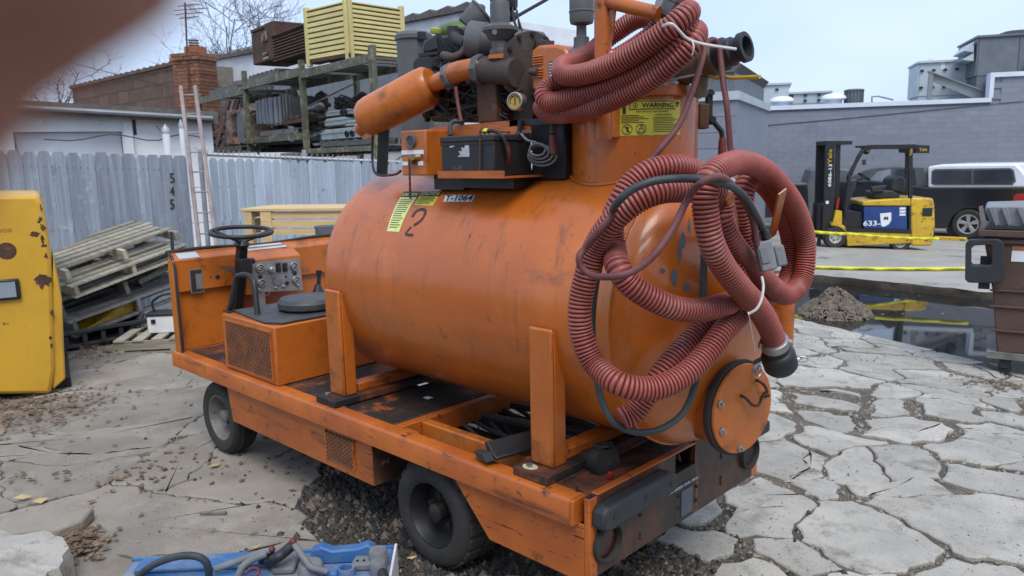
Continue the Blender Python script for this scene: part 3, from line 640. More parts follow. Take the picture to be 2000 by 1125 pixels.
# --- long white building with sloped tile coping behind the rack
hs = Side(W(420, 27, 0), W(915, 17.8, 0)); hb = thing('siding_building', 'white building with grey siding and a sloping coping behind the rack', 'building', hs.fr)
za = hs.q(420, 118)[1]; zb = hs.q(912, 22)[1]; xe = hs.x(912); s3 = (zb-za)/xe
MB(hs.fr).prism([(-2, 0), (xe, 0), (xe, zb), (-2, za-2*s3)], (0, 0, 0), (1, 0, 0), (0, 0, 1), (0, 4, 0)).build('wall', 'garw', hb)
zsd = hs.q(700, 120)[1]; k = 0
while 2.0+k*.26 < zsd:
    MB(hs.fr).prism([(0, 0), (.26, 0), (.26, .008), (0, .034)], (hs.x(440), -.04, 2.0+k*.26), (0, 0, 1), (0, 1, 0), (xe-hs.x(440), 0, 0)).build('siding_board', 'siding', hb); k += 1
k = 0.
while k < xe:
    MB(hs.fr).prism([(0, 0), (.58, .58*s3), (.58, .58*s3+.12), (.52, .6*s3+.17), (.05, .1), (0, .1)], (k, -.14, za+s3*k), (1, 0, 0), (0, 0, 1), (0, .5, 0)).build('coping_tile', 'fascia', hb); k += .62
# --- bare trees
def tree(name, lb, base, top_h, spread, seed, depth=5, tr=.12):
    rg = random.Random(seed); t = thing(name, lb, 'tree', base); B = V(base); tk = MB(); cr = MB(); tips = []
    def br(p, d, l, r_, lev):
        q = p+d*l; m_ = tk if lev < 1 else cr; mid = p+d*l*.5+Vector((rg.gauss(0, 1), rg.gauss(0, 1), 0))*l*.05
        m_.tube([p, mid, q], [r_, r_*.85, r_*.68], 6 if lev < 2 else 4, cap=lev < 2)
        if lev >= depth: return
        for k in range(3 if lev else 4):
            nd = (d*.75+Vector((rg.gauss(0, 1), rg.gauss(0, 1), rg.gauss(.25, .5)))*spread).normalized(); br(p+d*l*rg.uniform(.65, 1), nd, l*rg.uniform(.55, .8), r_*.6, lev+1)
    br(B, Vector((0, 0, 1)), top_h*.42, tr, 0); tk.build('trunk', 'bark', t); cr.build('crown', 'bark', t)
tree('bare_tree', 'bare grey tree rising behind the rusty crates', W(478, 30, 0), 8.3, .62, 3, 6, .075)
tree('bare_tree', 'bare tree behind the garage roof at far left', W(85, 32, 0), 6.6, .7, 8, 6, .07)
tree('bare_tree', 'bare tree tips showing just above the rusty crate', W(570, 36, 0), 10.2, .6, 5, 6, .075)
# ================================================================== PALLET RACK
rs = Side(W(397, 21.2, 0), W(737, 13.3, 0)); rk = thing('pallet_rack', 'green steel pallet rack loaded with scrap behind the fence', 'rack', rs.fr)
DP = 1.15
xs_ = [rs.x(p) for p in (402, 492, 602, 737)]
tops = [rs.q(402, 178)[1], rs.q(492, 133)[1], rs.q(602, 112)[1], rs.q(737, 84)[1]]
for x, zt in zip(xs_, tops):
    for y in (0, DP):
        mb = MB(rs.fr).box(x-.06, x+.06, y-.012, y+.0, 0, zt).box(x-.06, x-.045, y, y+.08, 0, zt).box(x+.045, x+.06, y, y+.08, 0, zt).box(x-.02, x+.02, y-.022, y-.013, .4, zt-.1); mb.build('upright', 'rackg', rk)
    mb = MB(rs.fr); z = .4
    while z < zt-.6: mb.beam((x, .06, z), (x, DP, z+.5), .03, .03, (1, 0, 0)); z += .6
    mb.build('bracing', 'rackg', rk)
def bay(i, py0, py1, pyb, deck=True, mat='rackg'):
    a, b = xs_[i]+.06, xs_[i+1]-.06; px = (402, 492, 602, 737); z0 = rs.q(px[i], py0)[1]; z1 = rs.q(px[i+1], py1)[1]; z = (z0+z1)/2; h = pyb
    for y in (0, DP-.05): MB(rs.fr).box(a, b, y-.03, y+.03, z-h, z).build('beam', mat, rk)
    if deck:
        n = 7
        for k in range(n): xx = a+(b-a)*(k+.2)/n; MB(rs.fr).box(xx, xx+.13, .035, DP-.085, z-.05, z-.008).build('deck_bar', 'woodg', rk)
    return z
zt0 = bay(0, 186, 168, .16); zt1 = bay(1, 151, 134, .16); zt2 = bay(2, 131, 106, .14)
zm0 = bay(0, 297, 296, .08); zm1 = bay(1, 267, 262, .12); zm2 = bay(2, 290, 284, .09)
zl2 = bay(1, 300, 300, .08)
def onrack(px, py, off=.3): return rs.q(px, py, off)
RF = lambda x, y, z: rs.fr @ Matrix.Translation((x, y, z))
# goods on the rack
def pallet(nm, lb, fr, L=1.1, Wd=1.0, mat='woodl', cat='pallet', nb=7, group=None, st=.09, jit=.01, bot=True):
    t = thing(nm, lb, cat, fr, group)
    for y in (-Wd/2, 0, Wd/2): MB(fr).box(-L/2, L/2, y-.02, y+.02, .018, .018+st).build('stringer', mat, t)
    for k in range(nb):
        x = -L/2+.05+(L-.1)*k/(nb-1)+rnd.uniform(-jit, jit)*.4; j = rnd.uniform(-jit, jit)
        if jit > .015 and rnd.random() < .12: continue
        MB(fr @ Matrix.Rotation(rnd.uniform(-jit, jit)*1.2, 4, 'Z')).box(x-.048, x+.048, -Wd/2-.03+j, Wd/2+.03+j, .0185+st, .036+st).build('deck_board', mat, t)
        if bot and k % 3 == 0: MB(fr).box(x-.048, x+.048, -Wd/2-.03+j, Wd/2+.03+j, 0, .0175).build('bottom_board', mat, t)
    return t
pallet('pallet', 'grey pallet lying on the lower left top of the rack', RF((xs_[0]+xs_[1])/2, .55, zt0+.005), 2.0, .9, 'woodg')
pallet('pallet', 'grey pallet under the rusty crates on top of the rack', RF(xs_[1]+1.0, .55, zt1+.005), 1.7, .9, 'woodg')
pallet('pallet', 'dark pallet under the junction boxes on the rack', RF((xs_[2]+xs_[3])/2+.2, .55, zm2+.005), 2.2, .9, 'woodg')
pallet('pallet', 'dark pallet below the rusty castings on the rack', RF((xs_[1]+xs_[2])/2, .55, zm1+.005), 2.1, .9, 'woodg')
pallet('pallet', 'dark pallet under the leaning rusty frame on the rack', RF((xs_[0]+xs_[1])/2, .55, zm0+.005), 1.9, .9, 'woodg')
def at_rack(nm, lb, cat, px0, px1, py0, py1, off, grp=None):
    a = rs.q(px0, py1, off); b = rs.q(px1, py0, off); fr = rs.fr @ Matrix.Translation((a[0], off, a[1])); return thing(nm, lb, cat, fr, grp), fr, b[0]-a[0], b[1]-a[1]
# rusty cast frame (left bay)
t, fr, w_, h_ = at_rack('cast_frame', 'rusty white cast iron frame standing in the left rack bay', 'casting', 440, 491, 207, 284, .25)
for x in (0, w_*.62): MB(fr).prism([(0, 0), (w_*.38, 0), (w_*.36, h_*.15), (w_*.30, h_*.2), (w_*.30, h_*.8), (w_*.38, h_*.88), (w_*.3, h_), (w_*.05, h_), (0, h_*.85), (w_*.06, h_*.75), (w_*.06, h_*.2)], (x, 0, 0), (1, 0, 0), (0, 0, 1), (0, .5, 0)).build('side_casting', 'rustc', t, bevel=.015)
MB(fr).box(w_*.33, w_*.66, .1, .35, h_*.04, h_*.9).build('grey_plate', 'siding', t); MB(fr).cyl((0, .25, h_*.93), (w_, .25, h_*.93), .07, n=10).build('cross_tube', 'rustc', t)
# leaning planks
for k, (a, b, c, lb) in enumerate(((424, 440, 445, 'red brown plank leaning in the left rack bay, leftmost'), (437, 452, 462, 'red brown plank leaning behind the rusty frame, middle'), (452, 462, 480, 'red brown plank leaning behind the rusty frame, rightmost'))):
    p = rs.q(a, 284, .75); q = rs.q(c, 190, .9); mb = MB(rs.fr); mb.beam((p[0], .75, p[1]), (q[0], .95, q[1]), .22, .05, (0, 1, 0)); tag(mb.build('leaning_plank', 'plankr'), lb, 'plank')
# dark castings, mid bay
lab = ['ribbed grey casting leftmost in the middle rack bay', 'ribbed grey casting second in the middle rack bay', 'ribbed pale casting third in the middle rack bay', 'dark tall casting beside the silver tubes on the rack']
for k, (a, b, py) in enumerate(((501, 514, 193), (515, 527, 189), (528, 549, 186), (549, 559, 180))):
    t, fr, w_, h_ = at_rack('ribbed_casting', lab[k], 'casting', a, b, py, 246, .22, 'castings stacked in the middle rack bay')
    MB(fr).box(0, w_, .05, .6, 0, h_*.92).build('body', 'rustc' if k != 3 else 'grey', t, bevel=.02)
    for j in range(3): MB(fr).box(w_*(.02+j*.36), w_*(.2+j*.36), 0, .05, h_*.05, h_*.98).build('rib', 'siding' if k < 3 else 'grey', t, bevel=.012)
    MB(fr).cyl((0, .2, h_*.95), (w_, .2, h_*.95), .06, n=8).build('top_flange', 'cast', t)
t, fr, w_, h_ = at_rack('rusty_bracket', 'rusty slotted bracket lying beside the ribbed castings', 'bracket', 553, 597, 222, 243, .15)
MB(fr).box(0, w_, 0, .5, 0, h_*.45).build('base', 'rust', t)
for j in range(4): MB(fr).box(w_*(.05+j*.25), w_*(.2+j*.25), 0, .45, h_*.45, h_).build('lug', 'rust', t, bevel=.01)
for k, (a, b) in enumerate(((565, 586), (575, 590), (604, 627))):
    p = rs.q(a, 216-k, .6); q = rs.q(b, 211-k, .6); mb = MB(rs.fr).lathe([(.075, 0), (.085, .05), (.06, .06), (.06, .3), (.085, .31), (.08, max(.5, q[0]-p[0]))], (p[0], .6, p[1]), (1, 0, .05), 12); tag(mb.build('silver_tube', 'steel'), ('silver flanged tube lying behind the rusty bracket, left', 'silver flanged tube lying behind the rusty bracket, right', 'silver flanged tube just right of the rack post')[k], 'tube')
t, fr, w_, h_ = at_rack('steel_channel', 'long dark steel channel on the middle shelf', 'channel', 500, 598, 274, 286, .12); MB(fr).box(0, w_, 0, .3, 0, h_*.25).box(0, w_, 0, .04, 0, h_).box(0, w_, .26, .3, 0, h_).build('web', 'black', t)
for k in range(6):
    a = 503+k*15; t, fr, w_, h_ = at_rack('dark_casting', ('dark greasy casting low in the middle rack bay, number %s from its left post' % ('first', 'second', 'third', 'fourth', 'fifth', 'sixth')[k]).replace('number ', ''), 'casting', a, a+13, 279-(k % 3)*3, 299, .3, 'dark castings on the lower rack shelf')
    MB(fr).lathe([(w_*.5, 0), (w_*.5, h_*.5), (w_*.25, h_*.6), (w_*.25, h_)], (w_/2, .2, 0), (0, 0, 1), 12).build('hub', 'greasy', t)
for k in range(9):
    a = (605+k*14); t, fr, w_, h_ = at_rack('dark_casting', 'dark greasy machine part on the right lower shelf, %s from the left' % ('first', 'second', 'third', 'fourth', 'fifth', 'sixth', 'seventh', 'eighth', 'ninth')[k], 'casting', a, a+14, 283-(k*5 % 7), 301, .5, 'dark castings on the lower rack shelf')
    MB(fr).lathe([(w_*.45, 0), (w_*.5, h_*.3), (w_*.35, h_*.5), (w_*.4, h_*.8), (w_*.2, h_)], (w_/2, .2, 0), (0, 0, 1), 12).build('hub', 'greasy', t)
mb = MB(rs.fr)
for k in range(90):
    p = rs.q(rnd.uniform(498, 735), rnd.uniform(188, 262), .9); mb.sph((p[0], rnd.uniform(.75, 1.05), p[1]), rnd.uniform(.06, .17), 7, (1, 1, rnd.uniform(.5, 1.1)))
tag(mb.build('scrap_pile', 'greasy'), 'dark pile of scrap parts at the back of the rack shelves', 'scrap', kind='stuff')
mb = MB(rs.fr)
for k in range(40):
    p = rs.q(rnd.uniform(415, 490), rnd.uniform(225, 292), .95); mb.sph((p[0], rnd.uniform(.85, 1.05), p[1]), rnd.uniform(.08, .2), 7, (1, 1, rnd.uniform(.6, 1.3)))
tag(mb.build('scrap_pile', 'rust'), 'rusty pile of scrap behind the cast frame in the left rack bay', 'scrap', kind='stuff')
# junction boxes, right bay
def jbox(lb, px0, px1, py0, py1, off, holes=2):
    t, fr, w_, h_ = at_rack('junction_box', lb, 'metal box', px0, px1, py0, py1, off, 'grey junction boxes on the rack')
    c = h_*.22; MB(fr).prism([(0, 0), (w_, 0), (w_, h_*.66), (w_*.86, h_), (w_*.12, h_), (0, h_*.7)], (0, 0, 0), (1, 0, 0), (0, 0, 1), (0, .5, 0)).build('housing', 'boxg', t, bevel=.012)
    MB(fr).box(-.02, w_+.02, -.02, .52, h_*.62, h_*.68).build('lid_seam', 'boxg', t)
    for k in range(holes): MB(fr).lathe([(.045, 0), (.06, 0), (.06, -.03), (.04, -.03), (.04, 0)], (w_*(.7+.13*k), -.002, h_*.42), (0, 1, 0), 12, 0).build('knockout', 'black', t)
jbox('large grey junction box lowest on the right rack shelf', 628, 702, 247, 274, .1); jbox('grey junction box in the middle of the stack of three', 634, 677, 227, 247, .2, 0); jbox('small grey junction box topmost of the stack of three', 636, 684, 211, 228, .25); jbox('flat pale junction box right of the stack of three', 674, 702, 233, 247, .15, 0)
jbox('half hidden grey junction box at the left of the right shelf', 607, 632, 256, 276, .45, 0)
mb = MB(rs.fr)
for k in range(26):
    p = rs.q(rnd.uniform(655, 697), rnd.uniform(196, 214), .5); q = rs.q(rnd.uniform(655, 697), rnd.uniform(196, 214), .5); mb.tube(smooth([(p[0], .5, p[1]), ((p[0]+q[0])/2, .4, (p[1]+q[1])/2+.1), (q[0], .55, q[1])], .1), .015, 5)
tag(mb.build('scrap_tangle', 'greasy'), 'tangle of dark scrap rods on top of the junction boxes', 'scrap', kind='stuff')
mb = MB(rs.fr)
for k in range(50):
    p = rs.q(rnd.uniform(606, 632), rnd.uniform(214, 255), .5); s_ = rnd.uniform(.05, .14); mb.sph((p[0], rnd.uniform(.4, .8), p[1]), s_, 8, (1, 1, rnd.uniform(.5, 1)))
tag(mb.build('scrap_heap', 'cast'), 'heap of dark scrap parts behind the junction boxes', 'scrap', kind='stuff')
t, fr, w_, h_ = at_rack('rusty_pot', 'rusty orange pot beside the large junction box', 'pot', 701, 723, 258, 279, .12); MB(fr).lathe([(w_*.3, 0), (w_*.5, h_*.4), (w_*.48, h_*.8), (w_*.4, h_), (w_*.34, h_*.9)], (w_/2, .2, 0), (0, 0, 1), 14).build('bowl', 'orangeo', t); MB(fr).lathe([(w_*.44, 0), (w_*.44, .02)], (w_/2, .2, h_*.6), (0, 0, 1), 14).build('band', 'cast', t)
# rusty crates on top
t, fr, w_, h_ = at_rack('rusty_cabinet', 'brown rusted steel cabinet on top of the rack', 'cabinet', 495, 536, 40, 133, .25)
MB(fr).box(0, w_*.62, 0, .8, .06, h_*.9).build('panel_body', 'rust', t, bevel=.02); MB(fr).box(w_*.64, w_, -.04, .8, .04, h_).build('door_frame', 'rust', t, bevel=.02)
MB(fr).box(w_*.02, w_, -.02, .75, h_*.905, h_).build('top_rim', 'rust', t, bevel=.02)
for z in (.1, .22, .55): MB(fr).box(w_*.55, w_*.75, -.07, -.042, h_*z, h_*(z+(.06 if z < .5 else .25))).build('latch', 'rustc', t, bevel=.005)
t, fr, w_, h_ = at_rack('rusty_bin', 'corrugated rusty steel bin next to the cream crate', 'bin', 536, 600, 46, 122, .15)
MB(fr).box(.03, w_-.03, .04, 1.0, 0, h_*.95).build('liner', 'rust', t)
for k in range(9):
    z = h_*k/9; MB(fr).prism([(0, 0), (h_/9*.95, 0), (h_/9*.7, -.07), (h_/9*.2, -.07)], (0, .04, z), (0, 0, 1), (0, 1, 0), (w_, 0, 0)).build('corrugation', 'rust', t)
MB(fr).box(-.02, w_+.01, -.06, 1.02, h_*.95, h_).build('rim', 'rust', t, bevel=.01)
# cream slatted crate
C0 = PD(683, 107, 13.5); L0 = W(602.5, 14.3, C0[2]); R0 = W(789, 14.35, C0[2])
cr = thing('slatted_crate', 'cream yellow slatted crate on top of the rack', 'crate', C0); zt = PD(683, 2, 13.5)[2]; H = zt-C0[2]
for E0, n, st, mat in ((L0, 9, 0, 'cream'), (R0, 11, 1, 'cream')):
    sd = Side(C0, E0); Lx = sd.len
    for k in range(n):
        a = H*(.03+.91*k/n); b = H*(.03+.91*(k+1)/n)-.016; MB(sd.fr).prism([(a, .02), (b, .02), (b-.006, -.010), (a+.006, -.016)], (.05, 0, 0), (0, 0, 1), (0, 1, 0), (Lx-.1, 0, 0)).build('slat', mat, cr)
    MB(sd.fr).box(.05, Lx-.05, .022, .035, .02, H*.95).build('backing', 'rust', cr)
    MB(sd.fr).box(Lx-.055, Lx+.035, -.03, .06, -.09, H*(1.03)).build('corner_post', 'cream', cr, bevel=.008); MB(sd.fr).box(.02, Lx, -.02, .06, H*.945, H*.975).build('top_rail', 'cream', cr, bevel=.006)
    MB(sd.fr).box(.0, Lx, -.015, .05, -.03, H*.025).build('bottom_rail', 'rust', cr)
    MB(sd.fr).box(.015, .085, -.035, .02, -.09, H*1.02).build('corner_post', 'cream', cr, bevel=.008)
sdl = Side(C0, L0); fl = np.array(L0)+np.array(R0)-np.array(C0)
MB().prism([(0, 0), (1, 0), (1, 1), (0, 1)], C0+np.array((0, 0, .01)), L0-C0, R0-C0, (0, 0, .03)).build('floor', 'rust', cr)
# ================================================================== PALLET STACK, TRAY, SMALL PALLET, CRATE
gp = GP(215, 655)
heap = Side(W(100, 7.35, 0), W(330, 8.2, 0))
def tilt(px, py, off, roll_, pitch_, yaw_=0):
    x, z = heap.q(px, py, off); return heap.fr @ Matrix.Translation((x, off, z)) @ Matrix.Rotation(R(roll_), 4, 'Y') @ Matrix.Rotation(R(pitch_), 4, 'X') @ Matrix.Rotation(R(90+yaw_), 4, 'Z')
pallet('pallet', 'weathered pale pallet topmost on the leaning stack, upside down', tilt(206, 496, .42, -14, 4), 1.0, 1.12, 'woodl', group='pallets heaped by the picket fence', jit=.04)
pallet('pallet', 'pale pallet second from the top of the leaning stack', tilt(216, 528, .40, -13, 3, 5), 1.0, 1.18, 'woodl', group='pallets heaped by the picket fence', jit=.04)
pallet('pallet', 'grey broken pallet in the middle of the leaning stack', tilt(218, 562, .42, -15, 2, -4), 1.0, 1.22, 'woodg', group='pallets heaped by the picket fence', st=.13, jit=.02)
pallet('pallet', 'grey pallet lowest in the leaning stack above the yellow board', tilt(230, 600, .45, -11, 2, 4), 1.0, 1.3, 'woodg', group='pallets heaped by the picket fence', st=.13)
a = heap.q(150, 625, .1); b = heap.q(258, 600, .1); mb = MB(heap.fr); mb.prism([(0, 0), (b[0]-a[0], .12), (b[0]-a[0], .27), (.2, .08)], (a[0], .06, a[1]-.12), (1, 0, 0), (0, 0, 1), (0, .4, 0)); tag(mb.build('yellow_board', 'ylift', bevel=.006), 'yellow board wedged under the grey pallets', 'board')
for k in range(3):
    a = heap.q(300+k*6, 540+k*14, .35); mb = MB(heap.fr @ Matrix.Translation((a[0], .35, a[1])) @ Matrix.Rotation(R(-20+k*9), 4, 'Y')); mb.box(-.18, .22, -.05, .05, 0, .05); tag(mb.build('wood_offcut', 'woodl' if k == 0 else 'woodg'), ('pale block of wood at the right end of the stack', 'grey wood offcut at the right end of the stack, upper', 'grey wood offcut at the right end of the stack, lower')[k], 'offcut')
# black tray
x0, z0 = heap.q(90, 650, -.15); x1, _ = heap.q(292, 640, -.15); tr = thing('plastic_tray', 'black plastic tray on the ground under the pallets', 'tray', heap.fr @ Matrix.Translation((x0, 0, 0)))
wt = x1-x0; mb = MB(heap.fr @ Matrix.Translation((x0, -.1, 0)))
mb.prism([(.06, .03), (wt-.12, .03), (wt, .26), (wt-.03, .28), (wt-.16, .07), (.08, .07), (.0, .22), (-.03, .2)], (0, 0, 0), (1, 0, 0), (0, 0, 1), (0, 1.0, 0)); mb.build('shell', 'dgrey', tr, bevel=.012)
MB(heap.fr @ Matrix.Translation((x0, -.1, 0))).box(-.04, wt+.01, -.03, -.002, .17, .21).build('rim', 'dgrey', tr, bevel=.008)
for k in range(5): MB(heap.fr @ Matrix.Translation((x0, -.1, 0))).box(.15+k*wt*.18, .19+k*wt*.18, -.02, -.002, .05, .16).build('rib', 'dgrey', tr)
# small pallet at the front of the vehicle
pc = GP(335, 680); spf = frame((pc[0]-.05, pc[1]+.42, 0), (-.55, .83, 0)); spf = frame((*(GP(318, 683)[:2]+np.array([*FH])*.35), 0), (*RH, 0)) @ Matrix.Rotation(R(8), 4, 'Z')
pallet('pallet', 'small pale pallet on the ground by the orange cowl', spf, .95, .75, 'woodl', st=.085, nb=6)
bf = spf @ Matrix.Translation((-.06, -.05, .122))
bt = thing('battery', 'white topped car battery on the small pallet', 'battery', bf); MB(bf).box(-.17, .17, -.1, .1, 0, .17).build('case', 'white', bt, bevel=.008); MB(bf).box(-.18, .18, -.11, .11, .171, .2).build('cover', 'dgrey', bt, bevel=.006)
mb = MB(bf); put_text(mb, 'IN', (.11, -.103, .1), (1, 0, 0), (0, 0, 1), .05); mb.build('lettering', 'ink', bt); MB(bf).tube(smooth([(-.12, 0, .2), (-.13, 0, .3), (0, .0, .37), (.13, .1, .33), (.2, .15, .22)], .03), .012, 8).build('handle', 'black', bt); MB(bf).box(-.13, -.09, -.112, -.101, .1, .14).build('clip', 'black', bt)
bf2 = bf @ Matrix.Translation((.27, -.06, 0)); bt = thing('battery', 'yellow and black battery right of the white one', 'battery', bf2); MB(bf2).box(-.08, .18, -.08, .1, 0, .12).build('case', 'black', bt, bevel=.006); MB(bf2).box(-.085, .185, -.085, .105, .121, .16).build('cover', 'ylift', bt, bevel=.006)
# new wooden crate behind the steering wheel
ks = Side(W(492, 9.6, 0), W(700, 9.3, 0)); kt = thing('wooden_crate', 'new pine crate standing behind the steering wheel', 'crate', ks.fr)
zk = ks.q(520, 407)[1]; z3 = ks.q(560, 459)[1]; xw = ks.x(760)
bz = [ks.q(560, p)[1] for p in (459, 446, 432, 413)]
for a, b, m_ in ((459, 447, 'pine'), (445, 429, 'pine'), (427, 413, 'pine'), (515, 490, 'pine'), (548, 517, 'pine')):
    za, zb = ks.q(560, a)[1], ks.q(560, b)[1]; MB(ks.fr).box(.25, xw, 0, .022, za+.004, zb-.004).build('side_board', m_, kt)
    MB(ks.fr).box(-.02, .0, .05, .7, za+.004, zb-.004).build('end_board', m_, kt)
MB(ks.fr).box(-.05, xw, -.03, .75, zk-.035, zk).build('top', 'pine', kt, bevel=.004); MB(ks.fr).box(.22, .36, -.022, -.002, .02, zk-.04).build('cleat', 'pine', kt); MB(ks.fr).box(.0, .1, -.022, .06, .02, zk-.04).build('cleat', 'pine', kt); MB(ks.fr).box(.05, xw, .03, .6, 0.02, zk-.5).build('floor', 'woodg', kt); MB(ks.fr).box(.3, xw, -.02, .1, ks.q(600, 479)[1], ks.q(600, 472)[1]).build('middle_rail', 'woodg', kt)
t = thing('grey_bucket', 'grey bucket rim showing beside the tank and pine crate', 'bucket', W(650, 8.6, 0)); h = PD(650, 438, 8.6)[2]; MB(ROOT[t.name]).lathe([(.11, 0), (.13, h-.03), (.14, h), (.12, h), (.115, h-.05)], (0, 0, 0), (0, 0, 1), 18).build('shell', 'gdust', t); MB(ROOT[t.name]).lathe([(.1, h-.06), (.0, h-.06)], (0, 0, 0), (0, 0, 1), 18).build('inside', 'dgrey', t)
# ================================================================== YELLOW MACHINE AT LEFT
ys = Side.facing(GP(104, 771), 104); ym = thing('yellow_machine', 'faded yellow lift truck rear with rust spots at left edge', 'lift truck', ys.fr)
pt = [ys.q(*p) for p in ((-260, 774), (100, 770), (108, 720), (100, 500), (84, 402), (74, 381), (-260, 384))]
MB(ys.fr).prism(pt, (0, 0, 0), (1, 0, 0), (0, 0, 1), (0, 1.5, 0)).build('counterweight', 'yel', ym, bevel=.03)
pt2 = [ys.q(*p) for p in ((102, 764), (127, 742), (120, 585), (103, 508), (101, 545))]; MB(ys.fr).prism(pt2, (.004, .03, 0), (1, 0, 0), (0, 0, 1), (0, 1.2, 0)).build('side_flange', 'yel', ym, bevel=.012)
MB(ys.fr).box(ys.x(-220), ys.x(95), .15, 1.3, 0, ys.q(0, 765)[1]).build('skid', 'black', ym)
a = ys.q(-14, 588); b = ys.q(37, 543); mb = MB(ys.fr).box(a[0], b[0], -.03, .0, a[1], b[1]); lf = mb.build('lamp_frame', 'black', ym, bevel=.012); MB(ys.fr).box(a[0]+.02, b[0]-.028, -.034, -.0305, a[1]+.02, b[1]-.02).build('lamp_lens', 'glassl', lf)
a = ys.q(13, 490); mb = MB(ys.fr).lathe([(.063, .0), (.06, .002)], (a[0], -.0025, a[1]), (0, 1, 0), 20); mb.build('rust_patch', 'rust', ym)
def blot(px, py, r_, seed, e=1.):
    a = ys.q(px, py); n = 26; o = []
    for k in range(n): t_ = 6.283*k/n; rr = r_*(1+.75*noise.noise((math.cos(t_)*2.2+seed, math.sin(t_)*2.2, seed))); o.append((a[0]+rr*math.cos(t_), a[1]+rr*math.sin(t_)*e))
    MB(ys.fr).prism(o, (0, -.0022, 0), (1, 0, 0), (0, 0, 1), (0, .0015, 0)).build('rust_patch', 'rust', ym)
for k, (px, py, r_, e) in enumerate(((84, 548, .055, .9), (68, 457, .03, .7), (83, 468, .012, 2.5), (79, 428, .012, 1.4), (84, 444, .018, 1.3), (90, 500, .012, 1.6), (76, 433, .012, .7), (102, 611, .01, 3), (99, 660, .012, 1.2), (101, 675, .008, 2), (86, 480, .02, .5), (80, 405, .006, 4))): blot(px, py, r_, k*1.7, e)
mb = MB(ys.fr); a = ys.q(9, 450); put_text(mb, 'OOK', (a[0], -.003, a[1]), (1, 0, 0), (0, 0, 1), .028, fit=.10); mb.build('faint_lettering', 'orangeo', ym)
# concrete block, bottom left
cb = MB(); P0 = GP(-30, 1125); fr = frame((*(PZ(-5, 1115, .1)[:2]), 0), (*RH, 0)) @ Matrix.Rotation(R(-26), 4, 'Z'); vs = []
mb = MB(fr); n = 40
top = [(.10*math.cos(6.283*k/n)*(3.2+1.2*noise.noise((k*.35, 0, 1))+.35*noise.noise((k*.9, 4, 1)))*(1.0), .075*math.sin(6.283*k/n)*(3+1.2*noise.noise((k*.35, 3, 1))+.3*noise.noise((k*.9, 7, 1)))) for k in range(n)]
vs = [(a, b, .15+.02*noise.noise((a*6, b*6, 0))) for a, b in top]+[(a*(1.04+.05*noise.noise((a*30, b*30, 3))), b*(1.05+.06*noise.noise((a*30, b*30, 9))), .10+.03*noise.noise((a*25, b*25, 5))) for a, b in top]+[(a*1.03, b*1.05, -.02) for a, b in top]+[(0, 0, .165)]
fs = []
for k in range(n):
    j = (k+1) % n; fs += [(3*n, k, j), (k, k+n, j+n, j), (k+n, k+2*n, j+2*n, j+n)]
mb.add(vs, fs); tag(mb.build('concrete_chunk', 'conc2', ang=25), 'pale chunk of broken concrete at the lower left corner', 'concrete chunk')
c = GP(85, 1035); mb = MB(frame((c[0], c[1], 0), (*RH, 0)) @ Matrix.Rotation(R(12), 4, 'Z') @ Matrix.Rotation(R(7), 4, 'X'))
o = [(-.2, -.05), (-.12, -.11), (.0, -.1), (.1, -.12), (.2, -.05), (.22, .06), (.1, .12), (-.05, .1), (-.19, .08)]; mb.prism(o, (0, 0, 0), (1, 0, 0), (0, 1, 0), (0, 0, .06)); tag(mb.build('concrete_chunk', 'conc', bevel=.012), 'flat tilted chunk of grey concrete beside the leaf drift', 'concrete chunk')
c = GP(415, 1007); MB().beam(c+np.array((-.05, -.04, .012)), c+np.array((.05, .05, .014)), .018, .012).build('stick', 'woodg', label='short dark stick lying on the large slab', category='stick')
# ================================================================== RIGHT BACKGROUND
# --- the building across the yard, mirrored in the tank's paint
yb = thing('yard_building', 'brown brick building across the yard, mirrored in the glossy tank', 'building', frame((*xy(0, -7.5), 0), (*RH, 0))); fr = ROOT[yb.name]
MB(fr).box(-16, 12, -6, 0, 0, 3.9).build('wall', 'block', yb); MB(fr).box(-16.2, 12.2, -6.2, .15, 3.901, 4.1).build('roof', 'fascia', yb)
for k in range(5): MB(fr).box(-13+k*5, -10.6+k*5, .001, .06, .1, 2.8).build('door', 'gard', yb)
# --- painted block wall building
wz = -.5
ws = Side(W(1300, 24.2, wz), W(2080, 21.0, wz)); wb = thing('block_wall_building', 'long grey painted block building with white coping', 'building', ws.fr)
xa, xst, xb = ws.x(1395), ws.x(1921), ws.x(2080); za = ws.q(1432, 222)[1]; zs = ws.q(1918, 196)[1]; zz = (za+zs)/2; zr = ws.q(1960, 150)[1]
MB(ws.fr).prism([(xa-3, 0), (xb+4, 0), (xb+4, zr), (xst, zr), (xst, zz), (xa-3, zz)], (0, .03, 0), (1, 0, 0), (0, 0, 1), (0, 12, 0)).build('wall', 'wall', wb)
bh = .145; bw_ = .44; z = zr; rows = []; rest = MB(ws.fr); shared = {}; spots_ = []
while z-bh > .6: z -= bh; rows.append(z)
for row, z in enumerate(rows):
    x = xa-(row % 2)*bw_/2
    while x < xb:
        lim = zr if x >= xst-.01 else zz
        if z+bh*.5 < lim and x > xa-.3: spots_.append((x, z, 0 if z+bh <= lim else 1))
        x += bw_
spots_.sort(key=lambda q: -q[0])
for k, (x, z, key) in enumerate(spots_):
    h_ = (bh if not key else bh*.5)-.0022; y = rnd.uniform(-.0008, .0008)
    if k >= 290: rest.box(x+.002, x+bw_-.002, .002+y, .028+y, z+.0012, z+h_+.001); continue
    if key not in shared: shared[key] = MB(ws.fr).box(.001, bw_-.001, .002, .028, .0012, h_+.001).build('block', 'wall', wb); o = shared[key]
    else: o = shared[key].copy(); COL.objects.link(o); o.parent = wb
    o.location = (x, y, z)
rest.build('farther_blocks', 'wall', wb, kind='stuff')
